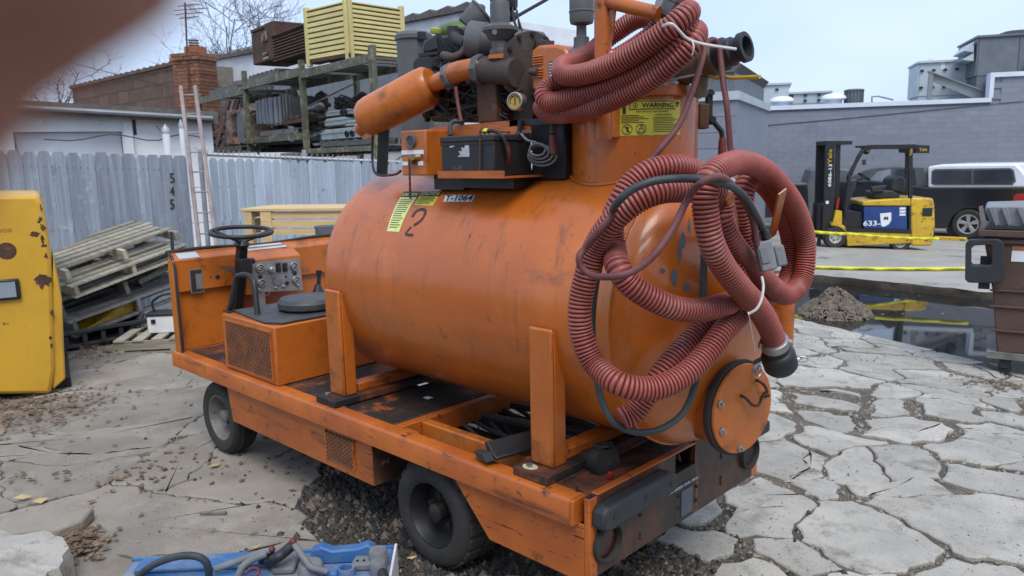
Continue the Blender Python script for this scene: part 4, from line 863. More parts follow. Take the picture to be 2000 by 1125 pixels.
MB(ws.fr).box(xa-3, xst, -.06, .35, zz, zz+.12).build('coping', 'coping', wb); MB(ws.fr).box(xst-.07, xst+.03, -.06, .35, zz+.12, zr+.12).build('coping', 'coping', wb); MB(ws.fr).box(xst+.03, xb+4, -.06, .35, zr, zr+.12).build('coping', 'coping', wb)
p0 = ws.q(1432, 250, -.01); p1 = ws.q(2000, 197, -.01); MB(ws.fr).tube([(p0[0], -.012, p0[1]), (ws.q(1640, 232)[0], -.012, ws.q(1640, 232)[1]), (p1[0], -.012, p1[1])], .012, 6).build('wall_cable', 'unitd', wb)
MB(ws.fr).box(xa-2, ws.x(1640), 3.0, 3.4, zz-.2, zz+.36).build('rear_parapet', 'coping', wb)
# --- rooftop units
def unit(lb, px0, px1, py0, py1, off, mat='unit', dep=1.6, cat='roof unit', nm='roof_unit', latches=0, lid=True):
    a = ws.q(px0, py1, off); b = ws.q(px1, py0, off); fr = ws.fr @ Matrix.Translation((a[0], off, a[1])); t = thing(nm, lb, cat, fr); w_, h_ = b[0]-a[0], b[1]-a[1]
    n = max(1, int(round(w_/1.1)))
    MB(fr).box(.02, w_-.02, .02, dep-.02, -.4, h_-.03).build('casing', mat, t)
    for k in range(n): MB(fr).box(w_*k/n+.012, w_*(k+1)/n-.012, 0, .018, .0, h_-.05).build('panel', mat, t)
    MB(fr).box(-.03, .019, .019, dep, 0, h_-.05).build('panel', mat, t)
    if lid: MB(fr).box(-.06, w_+.06, -.06, dep+.05, h_-.029, h_+.03).build('lid', mat, t)
    for k in range(latches):
        for j in (.25, .75): MB(fr).box(w_*(k+.15)/latches-.03, w_*(k+.15)/latches+.06, -.05, -.001, h_*j-.03, h_*j+.03).build('latch', 'black', t)
    return t, fr, w_, h_
t, fr, w_, h_ = unit('white roof unit with an arched louvre behind the yellow valve handle', 1436, 1483, 157, 211, 1.0, 'unit')
MB(fr).prism([(w_*.3, h_*.08), (w_*.84, h_*.08), (w_*.84, h_*.55), (w_*.75, h_*.65), (w_*.4, h_*.65), (w_*.3, h_*.55)], (0, -.03, 0), (1, 0, 0), (0, 0, 1), (0, .028, 0)).build('louvre', 'unitd', t)
for k in range(4): MB(fr).box(w_*.33, w_*.81, -.05, -.031, h_*(.12+k*.11), h_*(.17+k*.11)).build('louvre_blade', 'glassl', t)
unit('tall pale roof unit with latches right of the arched louvre', 1482, 1542, 163, 208, 1.2, 'unit', latches=2)
unit('low long pale roof unit between the two round vents', 1541, 1622, 179, 203, 1.6, 'unit', latches=3)
for px, py, lb in ((1526, 203, 'white mushroom roof vent, left of the two'), (1628, 198, 'white mushroom roof vent, right of the two')):
    x, z = ws.q(px, py, .7); fr = ws.fr @ Matrix.Translation((x, .7, z)); t = thing('roof_vent', lb, 'roof vent', fr, 'mushroom vents on the block building')
    MB(fr).cyl((0, 0, -.4), (0, 0, .05), .24, n=18).build('curb', 'coping', t); MB(fr).lathe([(.32, .03), (.36, .07), (.345, .13), (.27, .19), (.12, .225), (.01, .23)], (0, 0, 0), (0, 0, 1), 24).build('hood', 'cap', t)
x, z = ws.q(1667, 202, .8); fr = ws.fr @ Matrix.Translation((x, .8, z)); t = thing('condenser', 'dark ribbed condenser right of the round vents', 'condenser', fr); h_ = .36
MB(fr).lathe([(.24, -.3), (.24, h_)], (0, 0, 0), (0, 0, 1), 22).build('coil', 'unitd', t); MB(fr).lathe([(.28, h_), (.28, h_+.03), (.2, h_+.05)], (0, 0, 0), (0, 0, 1), 22).build('fan_guard', 'unitd', t)
for k in range(18): a = 6.283*k/18; MB(fr).box(-.012, .012, .242, .27, -.3, h_, tf=Matrix.Rotation(a, 4, 'Z')).build('fin', 'unitd', t)
pts = [ws.q(*p, .5) for p in ((1703, 203), (1703, 189), (1715, 188), (1745, 195))]; MB(ws.fr).tube([(a, .5, b) for a, b in pts], .025, 8).build('conduit_pipe', 'beam', label='thin bent pipe on the roof beyond the condenser', category='pipe')
t, fr, w_, h_ = unit('large pale roof unit with small square openings behind the steel beam', 1793, 1912, 116, 188, 1.6, 'unit', latches=5)
for k, (px, py) in enumerate(((1817, 119), (1841, 131), (1867, 121), (1841, 122), (1901, 127), (1893, 175))):
    a = ws.q(px, py, 1.6); a = (a[0]-ws.q(1793, 188, 1.6)[0], a[1]-ws.q(1793, 188, 1.6)[1]); MB(fr).box(a[0]-.05, a[0]+.06, -.012, -.001, a[1]-.07, a[1]+.06).build('opening', 'coping', t)
t = thing('roof_beam', 'grey steel beam on a post in front of the large roof unit', 'beam', ws.fr); p = [ws.q(*q, .5) for q in ((1816, 192), (1816, 140), (1905, 178))]
MB(ws.fr).box(p[0][0]-.07, p[0][0]+.05, .44, .56, p[0][1]-.3, p[1][1]).build('post', 'beam', t); mb = MB(ws.fr); d_ = .20
mb.prism([(p[1][0]-.05, p[1][1]), (p[2][0]+.3, p[2][1]-.06), (p[2][0]+.3, p[2][1]-.36), (p[1][0]+.1, p[1][1]-.28)], (0, .5, 0), (1, 0, 0), (0, 0, 1), (0, .02, 0)); mb.prism([(p[1][0]-.05, p[1][1]+.03), (p[2][0]+.3, p[2][1]-.03), (p[2][0]+.3, p[2][1]-.061), (p[1][0]-.05, p[1][1]-.001)], (0, .42, 0), (1, 0, 0), (0, 0, 1), (0, .2, 0)); mb.build('beam', 'beam', t)
t, fr, w_, h_ = unit('big dark grey air handler on the higher roof at right', 1907, 2075, 62, 148, .5, 'unitd', 2.2, 'air handler', 'air_handler')
a = ws.q(1907, 148, .5)
MB(fr).lathe([(.45, 0), (.5, .06), (.42, .14), (.3, .18)], (ws.x(1980, .5)-a[0], 1.0, h_+.03), (0, 0, 1), 22).build('fan_cowl', 'dgrey', t)
for (pa, pb, pc) in (((1888, 98), (1907, 80), (1907, 101)), ((1884, 116), (1907, 102), (1907, 118))):
    q_ = [ws.q(*k, .5) for k in (pa, pb, pc)]; MB(ws.fr).prism([(k[0]-.0, k[1]) for k in q_], (-.035, .6, 0), (1, 0, 0), (0, 0, 1), (0, 1.4, 0)).build('intake_hood', 'unit', t)
b_ = ws.q(1925, 150, .45); MB(ws.fr).box(b_[0], ws.x(1985, .45), .55, 2, b_[1]-.12, b_[1]+.08).build('curb', 'coping', t); MB(ws.fr).box(ws.x(1985, .3), ws.x(2005, .3), .2, .4, zr+.1, ws.q(1990, 121, .3)[1]).build('corner_post', 'beam', t)
# --- nearer grey building behind the tank neck
ns = Side(W(1290, 15.6, -.3), W(1434, 15.0, -.3)); nb = thing('grey_annex', 'pale grey block annex with dark metal housing behind the tank neck', 'building', ns.fr)
z1 = ns.q(1432, 195)[1]; z2 = ns.q(1432, 178)[1]; xr_ = ns.x(1434); MB(ns.fr).box(-1.4, xr_, 0, 5, 0, z1).build('wall', 'wall', nb)
MB(ns.fr).box(-1.4, xr_+.05, -.06, 5, z1, z2).build('parapet_band', 'unit', nb); z3 = ns.q(1430, 140)[1]
MB(ns.fr).box(-1.4, xr_-.06, .1, 4.5, z2, z3).build('metal_housing', 'unitd', nb); MB(ns.fr).prism([(xr_-.4, z3), (xr_-.06, z3+.001), (xr_+.06, z3+.14), (xr_-.02, z3+.19), (xr_-.2, z3+.1)], (0, .05, 0), (1, 0, 0), (0, 0, 1), (0, 4.4, 0)).build('flashing', 'fascia', nb)
MB(ns.fr).prism([(-1.4, z3-.0), (xr_-.4, z3+.001), (xr_-.2, z3+.1), (-1.4, z3-.12)], (0, .04, 0), (1, 0, 0), (0, 0, 1), (0, 4.4, 0)).build('sloping_cap', 'plankr', nb)
for k in range(6): MB(ns.fr).box(-1.4, xr_-.0005, -.012, -.001, z1-.3*(k+1)+.006, z1-.3*k-.006).build('block_course', 'wall', nb)
# --- forklift
GA, GB = GP(1800, 489, gfar), GP(1612, 483, gfar)
fk = Side(GA, GB); ft = thing('forklift', 'yellow and black electric forklift with a blue battery parked facing left', 'forklift', fk.fr)
FQ = lambda *p: [fk.q(*a) for a in p]
DW = 1.0                                     # body width away from the viewer
def fprism(nm, pts, y, d, mat, par=None, bevel=0, **k): return MB(fk.fr).prism(FQ(*pts), (0, y, 0), (1, 0, 0), (0, 0, 1), (0, d, 0)).build(nm, mat, par or ft, bevel=bevel, **k)
cw = fprism('counterweight', ((1779, 386), (1822, 387), (1825, 400), (1826, 440), (1822, 470), (1820, 480), (1779, 480)), -.02, DW+.04, 'ylift', bevel=.03)
MB(fk.fr).box(*sorted((fk.x(1803), fk.x(1822))), -.03, -.021, *sorted((fk.q(0+1803, 422)[1], fk.q(1803, 406)[1]))).build('vent_slot', 'black', cw)
fprism('frame_rail', ((1653, 452), (1779, 456), (1779, 475), (1655, 481)), .0, DW, 'ylift', bevel=.012)
fprism('floor_plate', ((1653, 446), (1781, 448), (1781, 456), (1653, 452)), -.01, DW+.02, 'black')
bq = fprism('battery_box', ((1688, 404), (1772, 402), (1772, 448), (1688, 446)), .01, DW-.02, 'blue', bevel=.006)
x0, z0 = fk.q(1704, 436); mb = MB(fk.fr); put_text(mb, '633-1', (x0-.02, .006, z0), -np.array((1, 0, 0)), (0, 0, 1), .10, fit=.36, weight=.02); mb.build('lettering', 'white', bq)
sh = FQ((1719, 417), (1741, 415), (1741, 430), (1736, 438), (1726, 443), (1721, 441)); MB(fk.fr).prism(sh, (0, .004, 0), (1, 0, 0), (0, 0, 1), (0, .003, 0)).build('shield_sticker', 'cap', bq)
a, b = fk.q(1729, 430), fk.q(1734, 424); mb = MB(fk.fr)
for k in range(5): mb.box(min(a[0], b[0])-.01+.016*k, min(a[0], b[0])+.004+.016*k, .001, .003, a[1]+.01*(k % 3), b[1]+.008*(k % 2))
mb.build('sticker_print', 'ink', bq)
for py in (405, 411, 417): a, b = fk.q(1757, py+4.5), fk.q(1769, py); MB(fk.fr).box(*sorted((a[0], b[0])), .005, .009, a[1], b[1]).build('notice', 'cap', bq)
fprism('hood', ((1685, 402), (1686, 394), (1700, 391), (1776, 387), (1779, 389), (1779, 402)), -.01, DW+.02, 'ylift', bevel=.02)
fprism('step_well', ((1645, 414), (1687, 414), (1687, 446), (1652, 446)), .08, DW-.16, 'black')
fprism('front_fender', ((1623, 435), (1634, 434), (1648, 440), (1657, 452), (1653, 455), (1645, 446), (1634, 440), (1624, 441)), -.01, .22, 'ylift')
fprism('front_frame', ((1628, 434), (1634, 410), (1645, 412), (1645, 450), (1628, 440)), .02, .1, 'ylift')
def wheel_at(px, py, rp, off, wd, par, hubm='cream_rim', hub=.55, nm='wheel', sd=fk, tm='rubber', spokes=0):
    x, z = sd.q(px, py, off); r_ = abs(sd.q(px, py-rp, off)[1]-z); fr = sd.fr @ Matrix.Translation((x, off, z))
    t = MB(fr).lathe([(r_*hub, .05), (r_*hub, .01), (r_*.9, -.0), (r_, .03), (r_, wd-.03), (r_*.9, wd), (r_*hub, wd-.01), (r_*hub*.9, wd-.03), (.01, wd-.03)], (0, 0, 0), (0, 1, 0), 30, cap=False).build(nm, tm, par)
    MB(fr).lathe([(.01, .04), (r_*.16, .035), (r_*.18, .06), (r_*hub*.85, .06), (r_*hub*.95, .012), (r_*hub*1.02, .012)], (0, 0, 0), (0, 1, 0), 24, cap=False).build('rim', hubm if not spokes else 'dgrey', t)
    for k in range(5 if not spokes else 0): a = 6.283*k/5; MB(fr).cyl((r_*.3*math.cos(a), .05, r_*.3*math.sin(a)), (r_*.3*math.cos(a), .03, r_*.3*math.sin(a)), r_*.06, n=6).build('lug_nut', 'dgrey', t)
    if spokes:
        MB(fr).lathe([(r_*hub*.86, .03), (r_*hub*.9, .006), (r_*hub, .0), (r_*hub*1.03, .02)], (0, 0, 0), (0, 1, 0), 28, cap=False).build('rim_lip', 'alloy', t); MB(fr).lathe([(.01, .0), (r_*.13, .005), (r_*.15, .04)], (0, 0, 0), (0, 1, 0), 16, cap=False).build('hub_cap', 'alloy', t)
        for k in range(spokes): a = 6.283*k/spokes+.3; MB(fr @ Matrix.Rotation(-a, 4, 'Y')).prism([(r_*.08, -r_*.08), (r_*hub*.92, -r_*.15), (r_*hub*.92, r_*.15), (r_*.08, r_*.08)], (0, .012, 0), (1, 0, 0), (0, 0, 1), (0, .03, 0)).build('spoke', 'alloy', t, bevel=.006)
    return t
wheel_at(1632, 464, 21, -.01, .18, ft); wheel_at(1759, 474, 17.5, .0, .16, ft); wheel_at(1634, 463, 21, DW-.17, .18, ft); wheel_at(1762, 473, 17, DW-.16, .16, ft)
mst = fprism('mast', ((1617, 276), (1634, 277), (1631, 440), (1612, 440)), .12, .07, 'black'); fprism('mast', ((1617, 276), (1634, 277), (1631, 440), (1612, 440)), DW-.2, .07, 'black')
fprism('inner_mast', ((1639, 279), (1648, 280), (1645, 420), (1636, 420)), .2, .05, 'black'); fprism('inner_mast', ((1639, 279), (1648, 280), (1645, 420), (1636, 420)), DW-.27, .05, 'black'); fprism('lift_cylinder', ((1640, 282), (1645, 282), (1643, 430), (1638, 430)), DW/2-.03, .06, 'steel')
fprism('crosshead', ((1617, 275), (1669, 275), (1669, 282), (1617, 283)), .14, DW-.3, 'black'); fprism('carriage', ((1611, 400), (1630, 400), (1628, 470), (1609, 470)), .1, DW-.2, 'black')
for y in (.22, DW-.34): fprism('fork', ((1611, 404), (1607, 404), (1604, 478), (1560, 480), (1560, 484), (1609, 484)), y, .1, 'greasy')
for s_, py, mat, hh in (('Yale', 306, 'ylift', .11), ('6086-13', 343, 'white', .10)):
    x, z = fk.q(1623, py); mb = MB(fk.fr); put_text(mb, s_, (x-.01, .112, z), (0, 0, 1), (1, 0, 0), hh*.62, fit=.27 if s_ == 'Yale' else .42, weight=.02); mb.build('lettering', mat, mst)
a, b = fk.q(1616, 399), fk.q(1622, 393); MB(fk.fr).box(*sorted((a[0], b[0])), .112, .118, a[1], b[1]).build('sticker', 'cap', mst)
def fbeam(nm, pts, y, w_, mat='black'): 
    mb = MB(fk.fr); q_ = FQ(*pts); mb.tube([(a, y, b) for a, b in q_], w_, 6); return mb.build(nm, mat, ft, ang=70)
for y, dx in ((.04, 0), (DW-.04, 9)):
    gp_ = fbeam('guard_front_post', ((1658+dx, 345), (1678+dx, 307), (1688+dx, 292), (1704+dx, 287)) if not dx else ((1690, 345), (1708, 305), (1717, 292), (1730, 288)), y, .038)
    fbeam('guard_leg', ((1660+dx*3, 345), (1652+dx*3, 420)), y, .038)
rp_ = fprism('guard_rear_post', ((1776, 288), (1783, 288), (1782, 450), (1775, 450)), .0, .06, 'black'); fprism('guard_rear_post', ((1805, 290), (1813, 290), (1811, 400), (1804, 400)), DW-.1, .06, 'black')
fprism('guard_roof', ((1677, 285), (1700, 283), (1790, 282), (1793, 291), (1778, 290), (1700, 291)), .0, .06, 'black'); fprism('guard_roof', ((1700, 285), (1720, 284), (1820, 283), (1820, 292), (1808, 290), (1720, 291)), DW-.08, .06, 'black')
for k in range(6): px = 1700+k*18; fprism('guard_bar', ((px, 284), (px+4, 284), (px+4, 288), (px, 288)), .06, DW-.13, 'black')
fprism('guard_crossbar', ((1790, 283), (1818, 284), (1817, 299), (1792, 298)), .05, DW-.1, 'black')
x, z = fk.q(1779, 297); mb = MB(fk.fr); put_text(mb, 'Yale', (x, -.004, z), (0, 0, 1), (1, 0, 0), .05, fit=.13, weight=.02); mb.build('lettering', 'ylift', rp_)
x, z = fk.q(1803, 292, .04); mb = MB(fk.fr); put_text(mb, 'Yale', (x, .04, z), (-1, 0, 0), (0, 0, 1), .06, fit=.14, weight=.02); mb.build('guard_lettering', 'ylift', ft)
fprism('seat', ((1712, 385), (1716, 375), (1750, 372), (1765, 380), (1766, 388), (1712, 389)), .2, DW-.4, 'dgrey', bevel=.03); fprism('seat_back', ((1746, 374), (1752, 350), (1764, 343), (1776, 346), (1780, 354), (1776, 380)), .22, DW-.44, 'dgrey', bevel=.04)
fprism('dashboard', ((1655, 385), (1664, 358), (1674, 352), (1680, 366), (1668, 390), (1662, 415), (1650, 412)), .2, DW-.4, 'dgrey', bevel=.02); x, z = fk.q(1687, 346, .4); MB(fk.fr).lathe([(.12, 0), (.135, .012), (.12, .024)], (x, .4, z), (-.55, 0, .8), 20, cap=False).build('steering_wheel', 'black', ft); MB(fk.fr).cyl((fk.q(1672, 362)[0], .4, fk.q(1672, 362)[1]), (x, .4, z), .02, n=8).build('steering_column', 'black', ft)
fprism('mirror', ((1683, 312), (1690, 311), (1690, 322), (1683, 322)), -.05, .03, 'dgrey', bevel=.005); fprism('armrest', ((1706, 366), (1735, 362), (1735, 368), (1708, 376)), .1, .12, 'dgrey', bevel=.01); x, z = fk.q(1695, 291, .3); MB(fk.fr).cyl((x, .3, z), (x, .4, z-.05), .06, n=12).build('work_lamp', 'dgrey', ft); fprism('extinguisher', ((1636, 408), (1640, 386), (1644, 386), (1640, 408)), .12, .06, 'red')
# --- pickups
def pk(lb, A, B, name='pickup_truck'): s_ = Side(A, B); return s_, thing(name, lb, 'pickup', s_.fr)
ps, pt_ = pk('black pickup truck with a white bed cap parked behind the forklift', GP(1886, 468, gfar), GP(1596, 452, gfar)); PW = 1.95
PQ = lambda *p: [ps.q(*a) for a in p]
def pp(nm, pts, y, d, mat, par=None, bevel=0): return MB(ps.fr).prism(PQ(*pts), (0, y, 0), (1, 0, 0), (0, 0, 1), (0, d, 0)).build(nm, mat, par or pt_, bevel=bevel)
body = pp('body', ((1555, 384), (1562, 372), (1585, 363), (1625, 356), (1700, 352), (1812, 366), (2030, 366), (2034, 395), (2030, 440), (1935, 443), (1925, 420), (1905, 408), (1882, 408), (1862, 420), (1850, 445), (1640, 443), (1632, 420), (1615, 405), (1594, 403), (1578, 414), (1568, 438), (1557, 432), (1553, 405)), .0, PW, 'car', bevel=.03)
pp('cab', ((1634, 356), (1682, 333), (1702, 327), (1745, 324), (1805, 325), (1813, 367), (1640, 364)), .08, PW-.16, 'cargrey', bevel=.04)
pp('windscreen', ((1645, 354), (1684, 334), (1690, 334), (1655, 355)), .1, PW-.2, 'glassl'); pp('side_window', ((1688, 361), (1712, 335), (1738, 330), (1737, 360)), .065, .012, 'glassl'); pp('side_window', ((1749, 360), (1750, 331), (1784, 330), (1788, 360)), .065, .012, 'glass')
pp('door_seam', ((1742, 330), (1745, 330), (1745, 430), (1742, 430)), -.004, .003, 'cargrey'); pp('mirror', ((1665, 362), (1676, 360), (1676, 350), (1667, 350)), -.2, .12, 'cargrey', bevel=.02)
hood = pp('hood', ((1557, 378), (1566, 368), (1590, 360), (1634, 353), (1648, 360), (1606, 370), (1580, 380), (1560, 388)), -.012, PW+.024, 'hoodg', bevel=.03)
cap = pp('bed_cap', ((1812, 325), (1840, 321), (1985, 319), (1996, 330), (2022, 366), (1812, 367)), -.02, PW+.04, 'cap', bevel=.05)
for a in (((1822, 357), (1823, 336), (1829, 333), (1898, 333), (1898, 359), (1828, 359)), ((1902, 359), (1902, 333), (1972, 331), (1978, 334), (1981, 352), (1976, 359))): pp('cap_window', a, -.028, .007, 'glassl' if 0 else 'glass', cap)
pp('cap_window_frame', ((1819, 359), (1820, 334), (1827, 330), (1974, 328), (1981, 332), (1985, 354), (1978, 362), (1826, 362)), -.0245, .003, 'cargrey', cap)
pp('rear_glass', ((1992, 329), (2000, 330), (2022, 364), (2014, 364)), .2, PW-.4, 'glass', cap)
pp('headlamp', ((1557, 386), (1568, 381), (1574, 390), (1570, 398), (1558, 398)), -.008, .3, 'glassl', bevel=.01); pp('tail_lamp', ((1979, 384), (1984, 379), (2010, 378), (2010, 401), (1980, 401)), -.012, .2, 'red', bevel=.01)
pp('bumper', ((1551, 405), (1566, 404), (1568, 432), (1552, 428)), -.01, PW+.02, 'cargrey', bevel=.02); pp('rear_bumper', ((2028, 420), (2048, 420), (2048, 440), (2028, 440)), 0, PW, 'alloy', bevel=.02)
for px, py, rp2 in ((1604, 427, 27), (1890, 438, 29)):
    wheel_at(px, py, rp2, -.02, .26, pt_, hub=.66, sd=ps, spokes=5); x, z = ps.q(px, py); MB(ps.fr).lathe([(.36, .0), (.5, .0), (.5, .3), (.36, .3)], (x, .1, z), (0, 1, 0), 24).build('wheel_well', 'black', pt_)
    wheel_at(px+4, py-1, rp2, PW-.26, .26, pt_, hub=.66, sd=ps, spokes=5)
pp('sill', ((1640, 436), (1850, 440), (1850, 447), (1640, 444)), .02, PW-.04, 'cargrey')
p2, pt2_ = pk('dark pickup seen half hidden behind the red hose and mast', W(1500, 20.5, -.4), W(1655, 20.0, -.4))
for nm, pts, y, d, mat, bv in (('bed', ((1490, 362), (1577, 361), (1578, 368), (1580, 425), (1490, 425)), 0, 1.8, 'car', .02), ('cab', ((1575, 365), (1586, 334), (1594, 329), (1650, 329), (1668, 336), (1690, 362), (1700, 425), (1578, 425)), .02, 1.76, 'cargrey', .04), ('side_window', ((1591, 361), (1598, 337), (1638, 336), (1638, 361)), .005, .012, 'glass', 0), ('bed_rail', ((1490, 359), (1577, 358), (1577, 362), (1490, 363)), -.01, 1.82, 'cargrey', .01)):
    MB(p2.fr).prism([p2.q(*a) for a in pts], (0, y, 0), (1, 0, 0), (0, 0, 1), (0, d, 0)).build(nm, mat, pt2_, bevel=bv)
wheel_at(1540, 420, 22, -.01, .24, pt2_, hub=.6, sd=p2)
# --- parking bar, tapes
a, b = GP(1823, 468, gfar), GP(1888, 471, gfar); MB().beam(a+np.array((0, 0, .04)), b+np.array((0, 0, .04)), .14, .09).build('parking_bar', 'ylift', bevel=.02, label='yellow parking bar on the ground behind the forklift', category='parking bar')
def tape(pts, wd, lb, txt=(), n=60):
    P = smooth(pts, .12); mb = MB(); vs = []
    for i, p in enumerate(P):
        tw = .25*math.sin(i*.35); up = np.array((math.sin(tw)*FW[0]*.4, math.sin(tw)*FW[1]*.4, 1.0))*wd/2; vs += [p+up, p-up]
    mb.add(vs, [(2*i, 2*i+1, 2*i+3, 2*i+2) for i in range(len(P)-1)], 0)
    t = mb.build('caution_tape', ['tape', 'ink'], label=lb, category='tape'); me = t.data
    sol = t.modifiers.new('thickness', 'SOLIDIFY'); sol.thickness = .0015
    return t
d0 = 9.9
ta = thing('caution_tape', 'near yellow caution tape strung low before the puddle ledge', 'tape', PD(1740, 523, d0))
def tape2(par, px0, py0, px1, py1, dd0, dd1, wpx, words):
    a, b = PD(px0, py0, dd0), PD(px1, py1, dd1); A = (b-a)/np.linalg.norm(b-a); mb = MB(); n = 40; vs = []; wd = wpx*dd0/F
    for i in range(n+1):
        u = i/n; p = a+(b-a)*u-np.array((0, 0, 4*.02*u*(1-u))); up = np.array((0, 0, wd/2))+np.array([*FH, 0])*.01*math.sin(i); vs += [p+up, p-up]
    f = [(2*i, 2*i+1, 2*i+3, 2*i+2) for i in range(n)]; o = mb.add(vs, f).build('ribbon', 'tape', par); so_ = o.modifiers.new('thickness', 'SOLIDIFY'); so_.thickness = .002
    for u in words:
        mb = MB(); put_text(mb, 'CAUTION CAUTION', a+(b-a)*u-np.array((0, 0, 4*.02*u*(1-u)))-np.array([*FH, 0])*.018, A, (0, 0, 1), wd*.5, fit=.27); mb.build('lettering', 'ink', par)
tape2(ta, 1540, 520.5, 1900, 525, 10.9, 10.2, 7.5, (.19, .42, .66, .90))
ta = thing('caution_tape', 'far yellow caution tape crossing in front of the forklift', 'tape', PD(1700, 460, 12.6))
tape2(ta, 1540, 446, 1665, 457, 12.2, 12.4, 6, ()); tape2(ta, 1665, 457, 1835, 466, 12.4, 12.6, 5, ())
# --- bin
bc = GP(1963, 727); bs_ = Side.facing(W(1938, float((bc-CP)@FW), bc[2]), 1942); bt = thing('wheeled_bin', 'brown wheeled refuse bin with a ribbed grey lid at right edge', 'bin', bs_.fr)
BQ = lambda *p: [bs_.q(*a) for a in p]
pf = BQ((1947, 690), (1938, 565), (1919, 452), (2090, 452), (2090, 694)); 
MB(bs_.fr).prism(pf, (0, 0, 0), (1, 0, 0), (0, 0, 1), (0, .8, 0)).build('body', 'brown', bt, bevel=.01)
for py, h_ in ((470, 9), (566, 4), (597, 5), (644, 5)):
    p0, p1 = bs_.q(1938-(660-py)*.02-((565-py)*.13 if py < 565 else 0)-3, py), bs_.q(2090, py); mb = MB(bs_.fr).box(p0[0], p1[0], -.022, -.001, p0[1]-h_*3/F, p0[1]+h_*3/F); mb.build('moulded_rib', 'brown', bt, bevel=.006)
MB(bs_.fr).box(bs_.x(1917), bs_.x(2090), -.05, .85, bs_.q(1917, 462)[1], bs_.q(1917, 447)[1]).build('rim', 'brown', bt, bevel=.012)
MB(bs_.fr).prism(BQ((1912, 404), (1919, 402), (1930, 445), (1917, 446)), (0, -.03, 0), (1, 0, 0), (0, 0, 1), (0, .06, 0)).build('lid_bracket', 'rim', bt)
ld = MB(bs_.fr).prism(BQ((1922, 412), (1926, 404), (2090, 400), (2090, 446), (1938, 446)), (0, .0, 0), (1, 0, 0), (0, 0, 1), (0, .75, 0)).build('lid', 'lid', bt, bevel=.012)
for px in (1926, 1951, 1982, 2014): MB(bs_.fr).prism(BQ((px+4, 405), (px+17, 403), (px+26, 435), (px+21, 441), (px+18, 441)), (0, -.035, 0), (1, 0, 0), (0, 0, 1), (0, .034, 0)).build('lid_rib', 'lid', ld, bevel=.012)
MB(bs_.fr).box(bs_.x(1932), bs_.x(2090), -.05, .0, bs_.q(1940, 446)[1], bs_.q(1940, 440)[1]).build('lid_edge', 'dgrey', ld)
hf = [(1893, 468), (1950, 467), (1961, 474), (1962, 545), (1955, 553), (1892, 551), (1885, 545), (1886, 476)]; hi = [(1904, 479), (1934, 477), (1937, 480), (1937, 513), (1934, 517), (1900, 517), (1897, 513), (1897, 484)]
vs = [(*(lambda q_: (q_[0], y, q_[1]))(bs_.q(*p, -.12)),) for y in (-.16, -.06) for ring in (hf, hi) for p in ring]; n = 8; fs = []
for k in range(8):
    j = (k+1) % 8; fs += [(k, j, j+8, k+8), (k+16, k+24, j+24, j+16), (k, k+16, j+16, j), (k+8, j+8, j+24, k+24)]
MB(bs_.fr).add(vs, fs).build('handle_frame', 'dgrey', bt, bevel=.008); MB(bs_.fr).prism(BQ((1898, 518), (1936, 518), (1936, 545), (1892, 545)), (0, -.13, 0), (1, 0, 0), (0, 0, 1), (0, .05, 0)).build('handle_tray', 'dgrey', bt, bevel=.01); MB(bs_.fr).box(bs_.x(1925), bs_.x(1948), -.06, .0, bs_.q(1930, 563)[1], bs_.q(1930, 500)[1]).build('handle_mount', 'dgrey', bt)
st = MB(bs_.fr).box(bs_.x(1986), bs_.x(2030), -.006, -.001, bs_.q(1986, 511)[1], bs_.q(1986, 481)[1]).build('sticker', 'cap', bt); MB(bs_.fr).box(bs_.x(1986), bs_.x(2030), -.009, -.0065, bs_.q(1986, 489)[1], bs_.q(1986, 481)[1]).build('sticker_band', 'orangeo', st)
for px, y in ((1963, .02), (2060, .02), (1963, .6)):
    x, z = bs_.q(px, 712, y); r_ = .052; mb = MB(bs_.fr).lathe([(.02, -.02), (r_, -.018), (r_, .018), (.02, .02)], (x, y, .053), (0, 1, 0), 18); c_ = mb.build('caster', 'rubber', bt); MB(bs_.fr).prism([(-.035, .05), (.03, .05), (.05, .135), (-.05, .135)], (x, y-.03, 0), (1, 0, 0), (0, 0, 1), (0, .06, 0)).build('fork', 'dgrey', c_)
MB(bs_.fr).box(bs_.x(1952), bs_.x(2090), -.03, .7, .132, bs_.q(1960, 688)[1]).build('base_plate', 'rim', bt)
# ================================================================== THE VACUUM TANK TRUCK
TK = thing('vacuum_truck', 'orange industrial vacuum tank truck with red hoses hung on it', 'tank truck', (-1.6, .65, 0))
TD = .583; LL = -3.287; WW = 1.30
def tb(nm, mats, mb, par=TK, **k): return mb.build(nm, mats, par, **k)
def B(nm, mat, x0, x1, y0, y1, z0, z1, par=TK, bevel=.004, **k): return MB().box(x0, x1, y0, y1, z0, z1).build(nm, mat, par, bevel=bevel, **k)
# --- chassis rails: rounded channel
def rail(y, sgn):
    pr = [(0, TD-.095), (0, TD-.012), (.004, TD-.004), (.012, TD), (.075, TD), (.075, TD-.012), (.014, TD-.014), (.014, TD-.095)]
    mb = MB(); mb.prism([(y+sgn*a, b) for a, b in pr], (LL, 0, 0), (0, 1, 0), (0, 0, 1), (-LL-.005, 0, 0)); return mb
tb('side_rail', 'frame', rail(0, 1)); tb('side_rail', 'frame', rail(WW, -1))
tb('rail_end', 'frame', MB().box(-.006, .012, .0, .074, TD-.095, TD-.0005), bevel=.004); tb('nose_rail', 'frame', MB().box(LL-.004, LL+.06, .001, WW-.001, TD-.094, TD+.001), bevel=.01)
